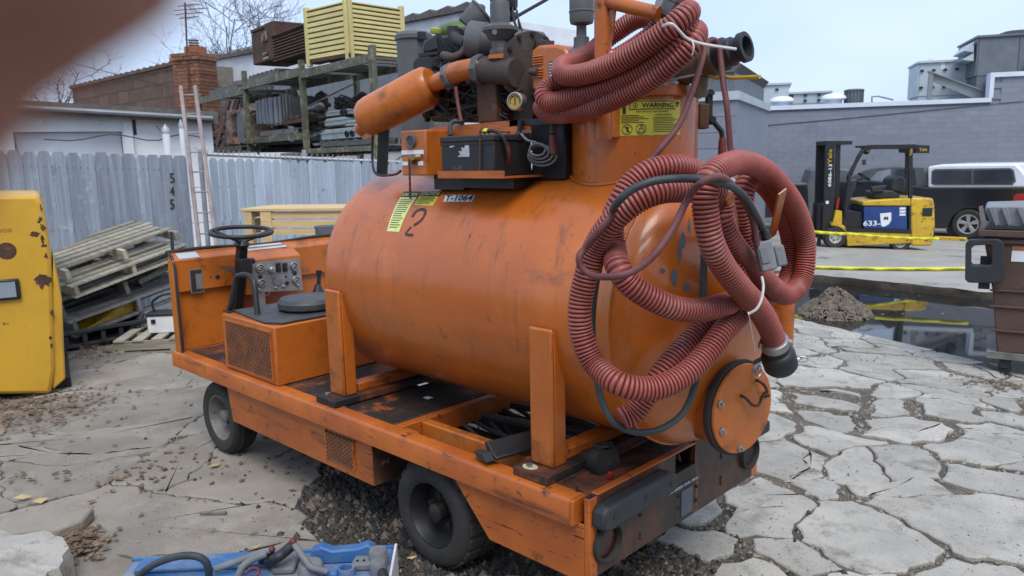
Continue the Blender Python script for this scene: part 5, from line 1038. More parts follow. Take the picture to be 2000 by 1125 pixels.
# skirts below the rail
def skirt(y, d):
    for pts, nm in (([(-2.62, TD-.09), (-2.57, .272), (-1.20, .272), (-1.20, TD-.09)], 'skirt'), ([(-.66, TD-.09), (-.44, .272), (.035, .272), (.035, TD-.09)], 'skirt')):
        tb(nm, 'frame', MB().prism(pts, (0, y, 0), (1, 0, 0), (0, 0, 1), (0, d, 0)), bevel=.003)
skirt(.03, .006); skirt(WW-.036, .006)
tb('skirt_end', 'rust', MB().box(-1.206, -1.2, .037, .3, .272, .49)); tb('skirt_end', 'rust', MB().box(-2.58, -2.57, .037, .2, .272, .49))
# vent in skirt
a, b = PY(638, 838, .03), PY(694, 925, .03); x0, x1, z0, z1 = a[0], b[0], .315, .455
tb('vent_back', 'black', MB().box(x0, x1, .0255, .0295, z0, z1)); 
def lattice(x0, x1, z0, z1, y, px, pz, t, ax='y'):
    mb = MB(); w_, h_ = x1-x0, z1-z0; n = int(w_/px)+2
    def P(a, b): return (x0+a, y, z0+b) if ax == 'y' else (y, x0+a, z0+b)
    sl_ = pz/px
    for sg in (1, -1):
        c = -h_/sl_-px
        while c < w_+h_/sl_+px:
            pts = []
            for a in (0, w_):
                b = sg*(a-c)*sl_
                if 0 <= b <= h_: pts.append((a, b))
            for b in (0, h_):
                a = c+sg*b/sl_
                if 0 < a < w_: pts.append((a, b))
            if len(pts) >= 2:
                p, q = pts[0], pts[-1]
                if abs(p[0]-q[0])+abs(p[1]-q[1]) > .004: mb.beam(P(*p), P(*q), t, t*.6, (0, 1, 0) if ax == 'y' else (1, 0, 0))
            c += px
    return mb
tb('vent_mesh', 'mesh', lattice(x0, x1, z0, z1, .022, .030, .021, .0045), kind='stuff')
for c_ in ((x0-.006, x0, z0-.006, z1+.006), (x1, x1+.006, z0-.006, z1+.006)): tb('vent_frame', 'frame', MB().box(c_[0], c_[1], .02, .0295, c_[2], c_[3]))
# --- wheels
def wheel(x, y, r_, wd, mat='rim', tread=False, out=-1):
    o = (x, y, r_); ax = (0, -out, 0)
    t = tb('wheel', 'rubber', MB().lathe([(r_*.60, .012), (r_*.66, .0), (r_*.88, -.004), (r_*.96, .008), (r_, .03), (r_, wd-.03), (r_*.96, wd-.008), (r_*.88, wd), (r_*.6, wd-.01), (.02, wd-.02)], o, ax, 40, cap=False))
    mb = MB().lathe([(.005, .07), (r_*.16, .068), (r_*.2, .085), (r_*.5, .095), (r_*.56, .03), (r_*.6, .006), (r_*.625, .006), (r_*.63, .02)], o, ax, 32, cap=False); tb('rim', mat, mb, t)
    mb = MB().lathe([(r_*.18, .09), (r_*.17, .03), (r_*.1, .02), (.002, .02)], o, ax, 16, cap=False); tb('hub', mat if mat != 'black' else 'greasy', mb, t)
    for k in range(5): q = 6.283*k/5+.4; tb('lug_nut', 'steel' if mat == 'rim' else 'greasy', MB().cyl((x+r_*.3*math.cos(q), y-out*.088, r_+r_*.3*math.sin(q)), (x+r_*.3*math.cos(q), y-out*.06, r_+r_*.3*math.sin(q)), .012, n=6), t)
    if tread:
        for k in range(22):
            q = 6.283*k/22
            for s_ in (0, 1):
                fr = Matrix.Translation((x, y-out*(.02+s_*(wd*.5)), r_)) @ Matrix.Rotation(-q-s_*.14, 4, 'Y') @ Matrix.Translation((r_-.004, 0, 0)); tb('tread_block', 'rubber', MB(fr).box(-.012, .011, min(0, -out*wd*.42), max(0, -out*wd*.42), -.024, .024), t, bevel=.004)
    else:
        tb('tread_ribs', 'rubber', MB().lathe([(r_+.001, .04), (r_+.006, .045), (r_+.006, .06), (r_+.001, .065), (r_+.001, .08), (r_+.006, .085), (r_+.006, wd-.085), (r_+.001, wd-.08)], o, ax, 40, cap=False), t)
    return t
XR, XF = -.835, -2.83
wheel(XR, .055, .238, .19, 'black', True); wheel(XR, WW-.055, .238, .19, 'black', True, 1)
wheel(XF, .06, .225, .15, 'rim'); wheel(XF, WW-.06, .225, .15, 'rim', False, 1)
tb('axle', 'greasy', MB().cyl((XR, .2, .238), (XR, WW-.2, .238), .05).sph((XR, .7, .25), .15, 14)); tb('axle', 'greasy', MB().box(XF-.04, XF+.04, .2, WW-.2, .2, .28))
# --- deck: saddles, plates, cross members, inner beams
SAD = []
for x0, x1 in ((-1.645, -1.48), (-.30, -.13)):
    B('saddle_plate', 'deck', x0, x1, .028, WW-.028, TD+.002, TD+.036, bevel=.003)
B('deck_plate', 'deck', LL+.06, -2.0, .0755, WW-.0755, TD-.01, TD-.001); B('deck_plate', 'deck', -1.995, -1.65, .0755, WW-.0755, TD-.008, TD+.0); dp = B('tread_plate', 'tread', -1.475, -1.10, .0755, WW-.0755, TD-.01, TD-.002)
B('deck_plate', 'deck', -.127, .035, .0755, WW-.0755, TD-.012, TD-.004); B('deck_plate', 'deck', -.305, -.127, .0755, WW-.0755, TD-.02, TD+.001)
mb = MB()
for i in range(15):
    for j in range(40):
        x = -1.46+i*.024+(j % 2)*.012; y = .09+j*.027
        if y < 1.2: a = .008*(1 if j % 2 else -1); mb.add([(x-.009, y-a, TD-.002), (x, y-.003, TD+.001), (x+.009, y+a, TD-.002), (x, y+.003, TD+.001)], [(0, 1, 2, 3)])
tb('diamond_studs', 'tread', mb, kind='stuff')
for x in (-1.095, -.34): B('cross_member', 'frame', x, x+.05, .076, WW-.076, TD-.10, TD-.004)
for y in (.20, .95): B('inner_beam', 'clean', -1.044, -.345, y, y+.05, TD-.10, TD-.006, bevel=.008)
for x in (-2.5, -1.9): B('cross_member', 'frame', x, x+.05, .08, WW-.08, TD-.11, TD-.012)
B('gusset', 'frame', -1.044, -.95, .1, .11, TD-.09, TD-.01); B('long_beam', 'greasy', -3.1, -.02, .5, .56, .34, .44); B('long_beam', 'greasy', -3.1, -.02, .78, .84, .34, .44)
tb('drive_motor', 'greasy', MB().cyl((-.75, .45, .36), (-.42, .45, .36), .10, n=18).cyl((-.42, .45, .36), (-.38, .45, .36), .06, n=14)); tb('drain_pipe', 'greasy', MB().cyl((-.25, .30, .55), (-.1, .30, .60), .055, n=14).cyl((-.1, .30, .6), (-.06, .3, .61), .07, n=14).cyl((-.5, .3, .5), (-.25, .3, .55), .035, n=12))
mb = MB()
for k in range(9): y = .3+k*.07; mb.tube(smooth([(-1.03, y, .5), (-.8, y+.03*math.sin(k), .44+.03*math.cos(k*2)), (-.4, y+.05, .5)], .05), .012, 6)
tb('underbody_lines', 'greasy', mb, kind='stuff')
for y in (.55, .75): tb('drive_chain', 'greasy', MB().tube([(-1.0, y, .52), (-.7, y, .545), (-.36, y, .52)], .018, 6))
# bolts, corner pin, cream patch
for x, y, z in ((-1.60, .066, TD+.036), (-.245, .06, TD+.036)): tb('deck_bolt', 'steel', MB().cyl((x, y, z), (x, y, z+.012), .012, n=6))
o = [(-.243+.033*math.cos(k*.42)*(1+.3*noise.noise((k, 0, 0))), .062+.024*math.sin(k*.42)*(1+.3*noise.noise((k, 2, 0)))) for k in range(15)]
tb('paint_patch', pm('cream_patch', (.62, .55, .36), (.5, .42, .25), 20, .8), MB().prism(o, (0, 0, TD+.0362), (1, 0, 0), (0, 1, 0), (0, 0, .0015)))
pz = PZ(1127, 962, TD-.004); tb('socket_hole', 'greasy', MB().cyl(pz, pz+np.array((0, 0, .003)), .02, n=14).cyl(pz, pz+np.array((0, 0, .022)), .005, n=8))
# cradle posts
for x0, x1 in ((-1.625, -1.505), (-.275, -.163)):
    for y0, y1 in ((.098, .116), (WW-.116, WW-.098)):
        B('cradle_post', 'clean', x0, x1, y0, y1, TD+.037, 1.142, bevel=.008); B('post_flange', 'clean', x1-.012, x1-.001, y1 if y0 < .5 else y0-.06, y1+.06 if y0 < .5 else y0, TD+.038, 1.13)
    B('cradle', 'frame', x0+.02, x1-.02, .2, WW-.2, TD+.037, .66)
# --- rear panel
ZB, ZT = .292, TD+.012
RA, RB_ = .575, .722
def rp4(y0, y1, z0, z1): return [(y0, z0), (y1, z0), (y1, z1), (y0, z1)]
mb = MB()
for y0, y1, z0, z1 in ((.031, RA, ZB, ZT), (RA, RB_, ZB, .508), (RA, RB_, .589, ZT), (RB_, WW-.031, ZB, ZT+.014)): mb.prism(rp4(y0, y1, z0, z1), (.037, 0, 0), (0, 1, 0), (0, 0, 1), (.022, 0, 0))
tb('rear_panel', 'rearp', mb, bevel=.0015); B('panel_lip', 'frame', .03, .0615, .076, RB_, ZT-.004, ZT+.004)
B('corner_angle', 'frame', .036, .0605, .0295, .075, ZB-.003, ZT-.002); B('corner_angle', 'clean', .036, .0605, WW-.085, WW-.0295, ZB-.003, ZT+.022)
tb('recess', 'greasy', MB().box(-.08, -.06, RA-.02, RB_+.02, .40, .575).box(-.06, .036, RA-.02, RB_+.02, .49, .50).box(-.06, .036, RB_, RB_+.01, .50, .575).box(-.06, .036, RA-.012, RA-.001, .50, .575)); tb('drain_valve', 'rust', MB().cyl((-.02, .61, .54), (.03, .64, .555), .010, n=10).cyl((.03, .64, .555), (.036, .644, .557), .02, n=12).sph((-.02, .605, .53), .022, 10))
# bumper block
pts = [(.036, .505), (.04, .56), (.06, .582), (.46, .582), (.497, .566), (.50, .51), (.485, .498), (.07, .488)]
bp = tb('rubber_bumper', 'dgrey', MB().prism([(a, b-.012) for a, b in pts], (.0592, 0, 0), (0, 1, 0), (0, 0, 1), (.06, 0, 0)), bevel=.012)
for y in (.10, .29, .455): tb('bolt_hole', 'black', MB().cyl((.1195, y, .527), (.121, y, .527), .012, n=14), bp)
tb('hitch_step', 'dgrey', MB().box(.0592, .12, 1.11, 1.27, .505, .56), bevel=.012)
# round lamps
def lamp(y, z, lens):
    l = tb('tail_lamp', 'rubber', MB().lathe([(.076, 0), (.076, .02), (.065, .026), (.060, .012), (.060, .0)], (.0592, y, z), (1, 0, 0), 30, cap=False)); tb('lamp_lens', lens, MB().lathe([(.060, .004), (.04, .008), (.002, .009)], (.0592, y, z), (1, 0, 0), 26, cap=False), l)
lamp(.122, .405, 'lens'); lamp(1.175, .42, 'greasy')
for y, zs in ((.335, (.335, .352, .425, .445)), (.935, (.35, .365, .38, .47, .485)), (.735, (.345, .405)), (.60, (.36, .41))):
    for z in zs: tb('panel_bolt', 'greasy', MB().lathe([(.008, 0), (.006, .005), (.001, .006)], (.0592, y, z), (1, 0, 0), 10, cap=False))
tb('blank_plate', pm('blue_grey_plate', (.10, .115, .14), (.07, .08, .1), 6, .5), MB().box(.0593, .062, .618, .703, .312, .422)); lb_ = tb('dymo_strip', 'grey', MB().box(.0593, .0615, .518, .76, .436, .452))
mb = MB(); put_text(mb, '7305 06 82', (.0622, .64, .444), (0, 1, 0), (0, 0, 1), .010, fit=.20); tb('lettering', 'white', mb, lb_)
# --- tank
TC = np.array((0, .65, 1.175)); TR = .5304; XF_, XR_ = -1.635, .0765; DH = .195
prof = []
for k in range(13): a = math.pi/2*k/12; prof.append((max(.002, TR*math.sin(a)), XF_-.13*math.cos(a)))
prof += [(TR, x) for x in np.linspace(XF_+.05, XR_-.02, 14)]
prof += [(TR+.003, XR_-.008), (TR+.006, XR_), (TR+.003, XR_+.008), (TR-.001, XR_+.014)]
for k in range(1, 17): a = math.pi/2*k/16; prof.append((max(.002, (TR-.001)*math.cos(a)), XR_+.014+DH*math.sin(a)))
tank = tb('tank', 'tank', MB().lathe([(r_, x) for r_, x in prof], (0, TC[1], TC[2]), (1, 0, 0), 96, cap=False))
tb('weld_bead', 'tank', MB().tube([(XR_+.004, TC[1]+(TR+.004)*math.cos(a), TC[2]+(TR+.004)*math.sin(a)) for a in np.linspace(0, 6.283, 120)], [.005+.002*noise.noise((k*.9, 0, 0)) for k in range(120)], 6), tank)
def tsurf(px, py, off=0.):               # where a sight line meets the tank shell
    d = ray(px, py); a = d[1]**2+d[2]**2; oc = CP-TC; b = 2*(oc[1]*d[1]+oc[2]*d[2]); c = oc[1]**2+oc[2]**2-(TR+off)**2; di = b*b-4*a*c
    if di > 0:
        t = (-b-math.sqrt(di))/(2*a); P = CP+d*t
        if P[0] < XR_: return t
    ex = DH+off; ry = TR+off; o = CP-np.array((XR_+.014, TC[1], TC[2])); A_ = (d[0]/ex)**2+(d[1]/ry)**2+(d[2]/ry)**2; B_ = 2*(o[0]*d[0]/ex**2+(o[1]*d[1]+o[2]*d[2])/ry**2); C_ = (o[0]/ex)**2+(o[1]/ry)**2+(o[2]/ry)**2-1; di = B_*B_-4*A_*C_
    return (-B_-math.sqrt(di))/(2*A_) if di > 0 else None
def tmap(x, ang, off): return (x, TC[1]-(TR+off)*math.cos(ang), TC[2]+(TR+off)*math.sin(ang))
def tang(px, py): P = CP+ray(px, py)*tsurf(px, py); return P[0], math.atan2(P[2]-TC[2], TC[1]-P[1])
def decal(nm, corners, mats, items, par=tank):     # corners: TL, TR, BR, BL image corners; items: (text/bar, u, v, w, h, mat)
    c = [tang(*p) for p in corners]
    def uv(u, v): 
        t = (c[0][0]*(1-u)+c[1][0]*u, c[0][1]*(1-u)+c[1][1]*u); b = (c[3][0]*(1-u)+c[2][0]*u, c[3][1]*(1-u)+c[2][1]*u); return t[0]*(1-v)+b[0]*v, t[1]*(1-v)+b[1]*v
    mb = MB(); nu, nv = 6, 10
    if mats[0]:
        vs = []
        for j in range(nv+1):
            for i in range(nu+1):
                jit = .015*noise.noise((i*1.3, j*1.7, len(nm))) if i in (0, nu) or j in (0, nv) else 0
                vs.append(tmap(*uv(i/nu+jit, j/nv+jit), .0012))
        mb.add(vs, [(j*(nu+1)+i, j*(nu+1)+i+1, (j+1)*(nu+1)+i+1, (j+1)*(nu+1)+i) for j in range(nv) for i in range(nu)], 0)
    for it in items:
        if it[0] == 'bar':
            _, u0, u1, v0, v1, mi = it; n = 4; vs = [tmap(*uv(u0+(u1-u0)*i/n, v), .0022+.0003*mi) for v in (v0, v1) for i in range(n+1)]; mb.add(vs, [(i, i+1, i+n+2, i+n+1) for i in range(n)], mi)
        else:
            s_, u0, u1, v0, v1, mi = it; vs, fs = text_geo(s_, weight=.015); xs = [a for a, b in vs]; ys = [b for a, b in vs]; mx0, mx1, my0, my1 = min(xs), max(xs), min(ys), max(ys)
            mb.add([tmap(*uv(u0+(u1-u0)*(a-mx0)/(mx1-mx0), v1+(v0-v1)*(b-my0)/(my1-my0)), .0034) for a, b in vs], fs, mi)
    ms = [k for k in mats]; 
    if ms[0] is None: ms[0] = ms[1]
    return mb.build(nm, ms, par)
rr_ = random.Random(4)
bars = [('bar', .08+.05*rr_.random(), .92-.25*rr_.random(), .22+k*.052, .235+k*.052, 1) for k in range(14)]
decal('caution_label', ((789, 376), (822, 376), (780, 453), (756, 452)), ['lime', 'ink', 'lime'], [('bar', .0, 1., -.02, .15, 1), ('CAUTION', .06, .95, .03, .12, 2)]+bars)
decal('caution_label', ((826, 375), (864, 375), (846, 402), (810, 401)), ['yellow', 'ink', 'lime'], [('bar', 0, 1., 0, .36, 1), ('CAUTION', .06, .94, .07, .29, 2)]+[('bar', .06, .94-.2*rr_.random(), .42+k*.09, .45+k*.09, 1) for k in range(6)])
decal('number_plate', ((871, 381), (929, 381), (922, 394), (866, 394)), ['white', 'ink'], [('T-1064', .04, .97, .06, .94, 1)])
mb = MB(); two = [(805, 424), (812, 414), (822, 409), (830, 411), (830, 419), (823, 430), (814, 437), (808, 440)]; two2 = [(803, 443), (798, 449), (792, 457)]; two3 = [(792, 457), (799, 459), (807, 459)]
def stroke(mb, pts, w_):
    P = smooth([(*tang(*p), 0) for p in pts], .006); vs = []
    for i, p in enumerate(P):
        d = P[min(i+1, len(P)-1)]-P[max(i-1, 0)]; nn = np.array((-d[1], d[0]/1.)); l = np.hypot(d[0], d[1]*TR)+1e-9; nx, na = -d[1]*TR/l, d[0]/l/TR; ww_ = w_*(1+.25*noise.noise((i*.6, 0, 0))); vs += [tmap(p[0]+nx*ww_, p[1]+na*ww_, .0018), tmap(p[0]-nx*ww_, p[1]-na*ww_, .0018)]
    mb.add(vs, [(2*i, 2*i+1, 2*i+3, 2*i+2) for i in range(len(P)-1)])
for q_, w_ in ((two, .0075), (two2, .0055), (two3, .006)): stroke(mb, q_, w_)
tb('painted_two', 'ink', mb, tank)
# bare paint chips on the dome
def chip(px, py, rx, rz, seed, par=tank, mat=None):
    o = []; c = CP+ray(px, py)*tsurf(px, py)
    pts = []
    for k in range(22):
        a = 6.283*k/22; q = 1+.5*noise.noise((math.cos(a)*1.5+seed, math.sin(a)*1.5, seed)); x, y = px+rx*q*math.cos(a), py+rz*q*math.sin(a); pts.append(CP+ray(x, y)*tsurf(x, y, .0012))
    mb = MB(); mb.add(pts+[CP+ray(px, py)*tsurf(px, py, .0014)], [(22, k, (k+1) % 22) for k in range(22)]); return mb.build('paint_chip', mat or 'chip', par)
M['chip'] = pm('bare_primer_chip', (.13, .17, .17), (.09, .11, .11), 30, .55); M['chipr'] = pm('chip_rim', (.36, .34, .26), (.3, .26, .2), 30, .6)
for k, (px, py, rx, rz) in enumerate(((1318, 541, 8, 14), (1341, 561, 7, 9), (1328, 492, 4, 22), (1335, 470, 4, 16), (1294, 529, 5, 5), (1347, 440, 3, 14))): chip(px, py, rx, rz, k*3.1)
# --- clean-out hatch low on the dome
HN = np.array((.985, -.17, .0)); HC = PX(1447, 797, .315); HR = .168
hs_ = tb('hatch_neck', 'tank', MB().lathe([(HR*.93, -.22), (HR*.93, -.025)], HC, HN, 48, cap=False))
hg = tb('hatch_gasket', 'rubber', MB().lathe([(HR*.9, -.03), (HR*1.05, -.028), (HR*1.07, -.015), (HR*1.05, -.004), (HR*.9, -.002)], HC, HN, 56)); 
hd = tb('hatch_cover', 'clean', MB().lathe([(HR*.98, -.002), (HR, .004), (HR*.985, .011), (HR*.9, .0125), (.002, .0125)], HC, HN, 56, cap=False))
HY = np.cross((0, 0, 1), HN); HY /= np.linalg.norm(HY); hq = lambda a, b, c=.0125: HC+HY*a+np.array((0, 0, b))+HN*c
for a, b in ((-.125, -.055), (-.02, -.145), (.12, .03), (-.14, .05), (.06, .145)): tb('cover_bolt', 'steel' if a < .1 else 'greasy', MB().lathe([(.013, 0), (.013, .008), (.007, .01), (.007, .02), (.001, .021)], hq(a, b), HN, 8, cap=False), hd)
hp = [hq(-.02, .055), hq(-.02, .05, .035), hq(.0, .025, .05), hq(.03, .02, .055), hq(.055, .045, .05), hq(.085, .05, .05), hq(.085, .075, .04), hq(.07, .092, .03), hq(.07, .095)]
tb('cover_handle', 'rust', MB().tube(smooth(hp, .008), .0055, 8), hd)
a_ = np.linspace(0, 6.283, 24); rc = hq(.055, .135, .024); tb('pull_ring', 'steel', MB().tube([rc+(HY*math.cos(t)+np.array((0, 0, math.sin(t))))*.026 for t in a_], .003, 6), hd); tb('ring_tab', 'greasy', MB().tube([hq(.055, .165), hq(.075, .18, .03), hq(.10, .2, .07)], .008, 8), hd)
# grille box, seat box and cab
SX0, SX1, SY0, SZ = -2.69, -2.05, .04, .92
sx0 = PY(432, 610, SY0)[0]; sz1 = PY(537, 640, SY0)[2]; sx1 = PY(540, 700, SY0)[0]
sb = tb('seat_box', 'clean', MB().box(sx0, sx1, SY0, 1.0, TD+.001, sz1), bevel=.008)
g0, g1 = PY(440, 630, SY0), PY(536, 745, SY0); gx0, gx1, gz0, gz1 = g0[0]+.012, g1[0]-.004, TD+.03, sz1-.035
tb('grille_recess', 'greasy', MB().box(gx0, gx1, SY0-.0035, SY0-.0005, gz0, gz1), sb); tb('grille', 'mesh', lattice(gx0, gx1, gz0, gz1, SY0-.007, .031, .022, .0046), sb, kind='stuff')
for c_ in ((gx0-.008, gx0, gz0-.008, gz1+.008), (gx1, gx1+.008, gz0-.008, gz1+.008), (gx0, gx1, gz1, gz1+.008), (gx0, gx1, gz0-.008, gz0)): tb('grille_frame', 'clean', MB().box(c_[0], c_[1], SY0-.009, SY0-.0005, c_[2], c_[3]), sb)
tb('seat_pad', 'cushion', MB().prism([(sx0+.03, SY0+.06), (sx1-.12, SY0+.008), (sx1-.02, SY0+.06), (sx1-.02, .95), (sx0+.03, .95)], (0, 0, sz1+.0015), (1, 0, 0), (0, 1, 0), (0, 0, .014)), sb, bevel=.005)
cz = PZ(590, 598, sz1+.03); mb = MB().lathe([(.002, 0), (.15, 0), (.17, .015), (.172, .045), (.155, .066), (.10, .072), (.05, .066), (.002, .068)], (cz[0]+.02, cz[1]+.03, sz1+.016), (0, 0, 1), 36, cap=False); cu = tb('seat_cushion', 'cushion', mb, sb)
up = [(448, 606), (452, 590), (461, 545), (468, 538), (480, 537), (492, 543), (497, 556), (503, 616)]; p0 = PZ(448, 606, sz1+.01); p1 = PZ(503, 616, sz1+.01); hU = []
for k, (px, py) in enumerate(up): u = k/7; dd = (p0@1.0 if 0 else 0); dpt = float((p0-CP)@FW)*(1-u)+float((p1-CP)@FW)*u; hU.append(PD(px, py, dpt))
tb('grab_handle', 'black', MB().tube(smooth(hU, .015), .016, 10), sb)
for p in (p0, p1): tb('handle_foot', 'black', MB().box(p[0]-.035, p[0]+.035, p[1]-.025, p[1]+.025, sz1+.002, sz1+.012), sb, bevel=.003)
# cowl
CX = -3.2; zt_ = PX(345, 505, CX)[2]; zf = PX(350, 572, CX)[2]; y1_ = 1.26
cw_ = tb('cowl', 'clean', MB().prism([(CX, zt_-.012), (CX, zf), (CX-.03, zf), (CX-.03, TD), (CX-.06, TD), (CX-.085, zt_+.03), (CX-.07, zt_+.03)], (0, .03, 0), (1, 0, 0), (0, 0, 1), (0, y1_-.03, 0)), bevel=.006)
tb('cowl_column', 'clean', MB().box(CX-.075, CX+.005, .022, .046, TD+.001, zt_-.01), cw_, bevel=.004); tb('edge_trim', 'black', MB().tube([(CX-.078, y, zt_+.034+.008*math.sin(y*7)) for y in np.linspace(.02, y1_, 24)], .011, 8), cw_); tb('edge_trim', 'black', MB().tube([(CX+.012, .03, TD), (CX+.012, .03, zt_-.05), (CX-.02, .03, zt_+.01), (CX-.075, .03, zt_+.034)], .009, 8), cw_)
a, b = PX(369, 527, CX+.001), PX(398, 570, CX+.001); dpx = tb('data_plate', 'alu', MB().box(CX+.0005, CX+.003, a[1], b[1], b[2], a[2]), cw_); w_ = b[1]-a[1]; h_ = a[2]-b[2]
tb('plate_print', 'ink', MB().box(CX+.0032, CX+.0042, a[1]+.005, a[1]+w_*.45, b[2]+.005, a[2]-.005).box(CX+.0032, CX+.0042, a[1]+w_*.47, b[1]-.004, a[2]-h_*.2, a[2]-.005).box(CX+.0032, CX+.0042, a[1]+w_*.47, b[1]-.004, b[2]+.005, b[2]+h_*.16), cw_)
for px, py in ((425, 541), (412, 541)): c = PX(px, py, CX); mb = MB().lathe([(.016 if px > 420 else .006, 0), (.012 if px > 420 else .004, .003)], c, (1, 0, 0), 9); tb('torn_hole', 'greasy', mb, cw_)
p0 = PX(355, 512, CX-.02); tb('paper_label', 'unit', MB().add([(CX-.005, .07, zt_-.006), (CX-.005, .20, zt_-.006), (CX-.06, .20, zt_+.0245), (CX-.06, .07, zt_+.0245)], [(0, 1, 2, 3)]), cw_)
for y0, y1q in ((.50, .82), (.56, .80)): tb('paper_label', 'unit', MB().add([(CX-.012 if y0 < .55 else CX-.04, y0, zt_-.001 if y0 < .55 else zt_+.016), (CX-.012 if y0 < .55 else CX-.04, y1q, zt_-.001 if y0 < .55 else zt_+.016), (CX-.03 if y0 < .55 else CX-.058, y1q, zt_+.009 if y0 < .55 else zt_+.026), (CX-.03 if y0 < .55 else CX-.058, y0, zt_+.009 if y0 < .55 else zt_+.026)], [(0, 1, 2, 3)]), cw_)
# instrument panel
IX = -3.10; ia, ib, ic, id_ = PX(489, 514, IX), PX(583, 505, IX), PX(591, 566, IX), PX(499, 571, IX)
ip = tb('instrument_box', 'clean', MB().prism([(CX, zt_-.01), (IX-.012, ia[2]+.015), (IX-.004, id_[2]-.012), (CX, id_[2]-.012)], (0, ia[1]-.035, 0), (1, 0, 0), (0, 0, 1), (0, ib[1]-ia[1]+.06, 0)), bevel=.006)
pm0 = [ia, ib, ic, id_]; mb = MB().add([p+np.array((.004, 0, 0)) for p in pm0]+[p-np.array((.01, 0, 0)) for p in pm0], [(0, 1, 2, 3), (0, 4, 5, 1), (1, 5, 6, 2), (2, 6, 7, 3), (3, 7, 4, 0)]); tb('gauge_plate', 'alu', mb, ip)
def gauge(px, py, r_, face='face'):
    c = PX(px, py, IX+.004); tb('gauge', 'steel', MB().lathe([(r_, 0), (r_*1.02, .012), (r_*.86, .015), (r_*.84, .009)], c, (1, 0, 0), 24, cap=False), ip); mb = MB().lathe([(r_*.85, .009), (.001, .009)], c, (1, 0, 0), 22, 0, cap=False); mb.box(c[0]+.0095, c[0]+.011, c[1]-r_*.06, c[1]+r_*.6, c[2]-.002, c[2]+.002, 1); mb.box(c[0]+.0095, c[0]+.011, c[1]-r_*.55, c[1]+r_*.55, c[2]-r_*.45, c[2]-r_*.3, 1); mb.lathe([(r_*.7, .0095), (r_*.55, .0095)], c, (1, 0, 0), 22, 1, cap=False); tb('dial', [face, 'ink'], mb, ip)
for px, py, r_ in ((507, 524, .030), (573, 520, .029), (510, 553, .028), (577, 547, .027)): gauge(px, py, r_)
def knob(px, py, r_, mat, h_=.01): c = PX(px, py, IX+.004); tb('knob', mat, MB().lathe([(r_, 0), (r_, h_), (r_*.7, h_*1.3), (.001, h_*1.35)], c, (1, 0, 0), 16, cap=False), ip)
knob(528, 527, .024, 'steel', .03); knob(541, 549, .031, 'gdust', .006); knob(508, 540, .013, 'black'); knob(575, 533, .013, 'black'); knob(560, 552, .013, 'black'); knob(506, 565, .009, 'steel'); knob(538, 562, .009, 'steel'); knob(553, 559, .009, 'steel'); knob(581, 557, .009, 'steel'); knob(558, 540, .006, 'black')
for px in (543, 556): c = PX(px, 522, IX+.004); tb('rocker_switch', 'black', MB().box(c[0], c[0]+.012, c[1]-.016, c[1]+.016, c[2]-.03, c[2]+.03), ip, bevel=.003); tb('rocker_switch', 'dgrey', MB().box(c[0]+.012, c[0]+.018, c[1]-.010, c[1]+.01, c[2]-.01, c[2]+.015), ip)
chp = smooth([PX(529, 533, IX+.03), PX(531, 550, IX+.02), PX(528, 570, IX+.03), PX(519, 577, IX+.03), PX(508, 567, IX+.02)], .012); mb = MB()
for p in chp: mb.sph(p, .005, 6)
tb('key_chain', 'steel', mb, ip, kind='stuff')
# steering
sc = PY(471, 453, .40); sf = PY(458, 606, .44); sn = np.array((.10, -.02, 1.)); sn /= np.linalg.norm(sn); sa = np.cross(sn, (0, 1, 0)); sa /= np.linalg.norm(sa); sb2 = np.cross(sn, sa); SR = .185
stw = tb('steering_wheel', 'black', MB().tube([sc+(sa*math.cos(t)+sb2*math.sin(t))*SR for t in np.linspace(0, 6.2832, 49)], .014, 10))
for a in (.7, 2.3, 4.4): tb('spoke', 'black', MB().tube([sc+(sa*math.cos(a)+sb2*math.sin(a))*SR*.98, sc+(sa*math.cos(a)+sb2*math.sin(a))*.05-sn*.05, sc-sn*.06], .011, 8), stw)
tb('hub', 'black', MB().lathe([(.03, -.11), (.05, -.08), (.035, -.055), (.002, -.05)], sc, sn, 18), stw)
tb('steering_column', 'black', MB().beam(sc-sn*.10, np.array((sf[0]-.02, sf[1], TD)), .06, .05, (1, 0, 0)).box(sc[0]-.045, sc[0]+.03, sc[1]-.03, sc[1]+.045, sc[2]-.26, sc[2]-.17), bevel=.006)
tb('shift_lever', 'black', MB().cyl(PX(622, 575, -2.9), PX(623, 535, -2.9), .016, .013, 10).cyl(PX(623, 536, -2.9), PX(623, 528, -2.9), .02, n=12).lathe([(.05, 0), (.018, .08)], PX(622, 578, -2.9), (0, 0, 1), 12))
t0, t1 = PD(340, 540, 4.95), PD(335, 452, 4.95); tb('marker_rod', 'black', MB().beam(t0, t1, .022, .01, FW), bevel=.004); tb('mirror_arm', 'black', MB().cyl((sc[0], sc[1], sc[2]-.2), (sc[0]+.0, sc[1]+.07, sc[2]-.19), .02, n=10)); a = PX(462, 500, -3.12); tb('torn_flap', 'rust', MB().add([PX(420, 519, -3.12), PX(459, 520, -3.10), PX(461, 536, -3.08), PX(452, 531, -3.06)], [(0, 1, 2, 3)]))
tb('pedal_plate', 'alu', MB().box(-3.12, -3.10, .52, .57, TD+.05, TD+.32))
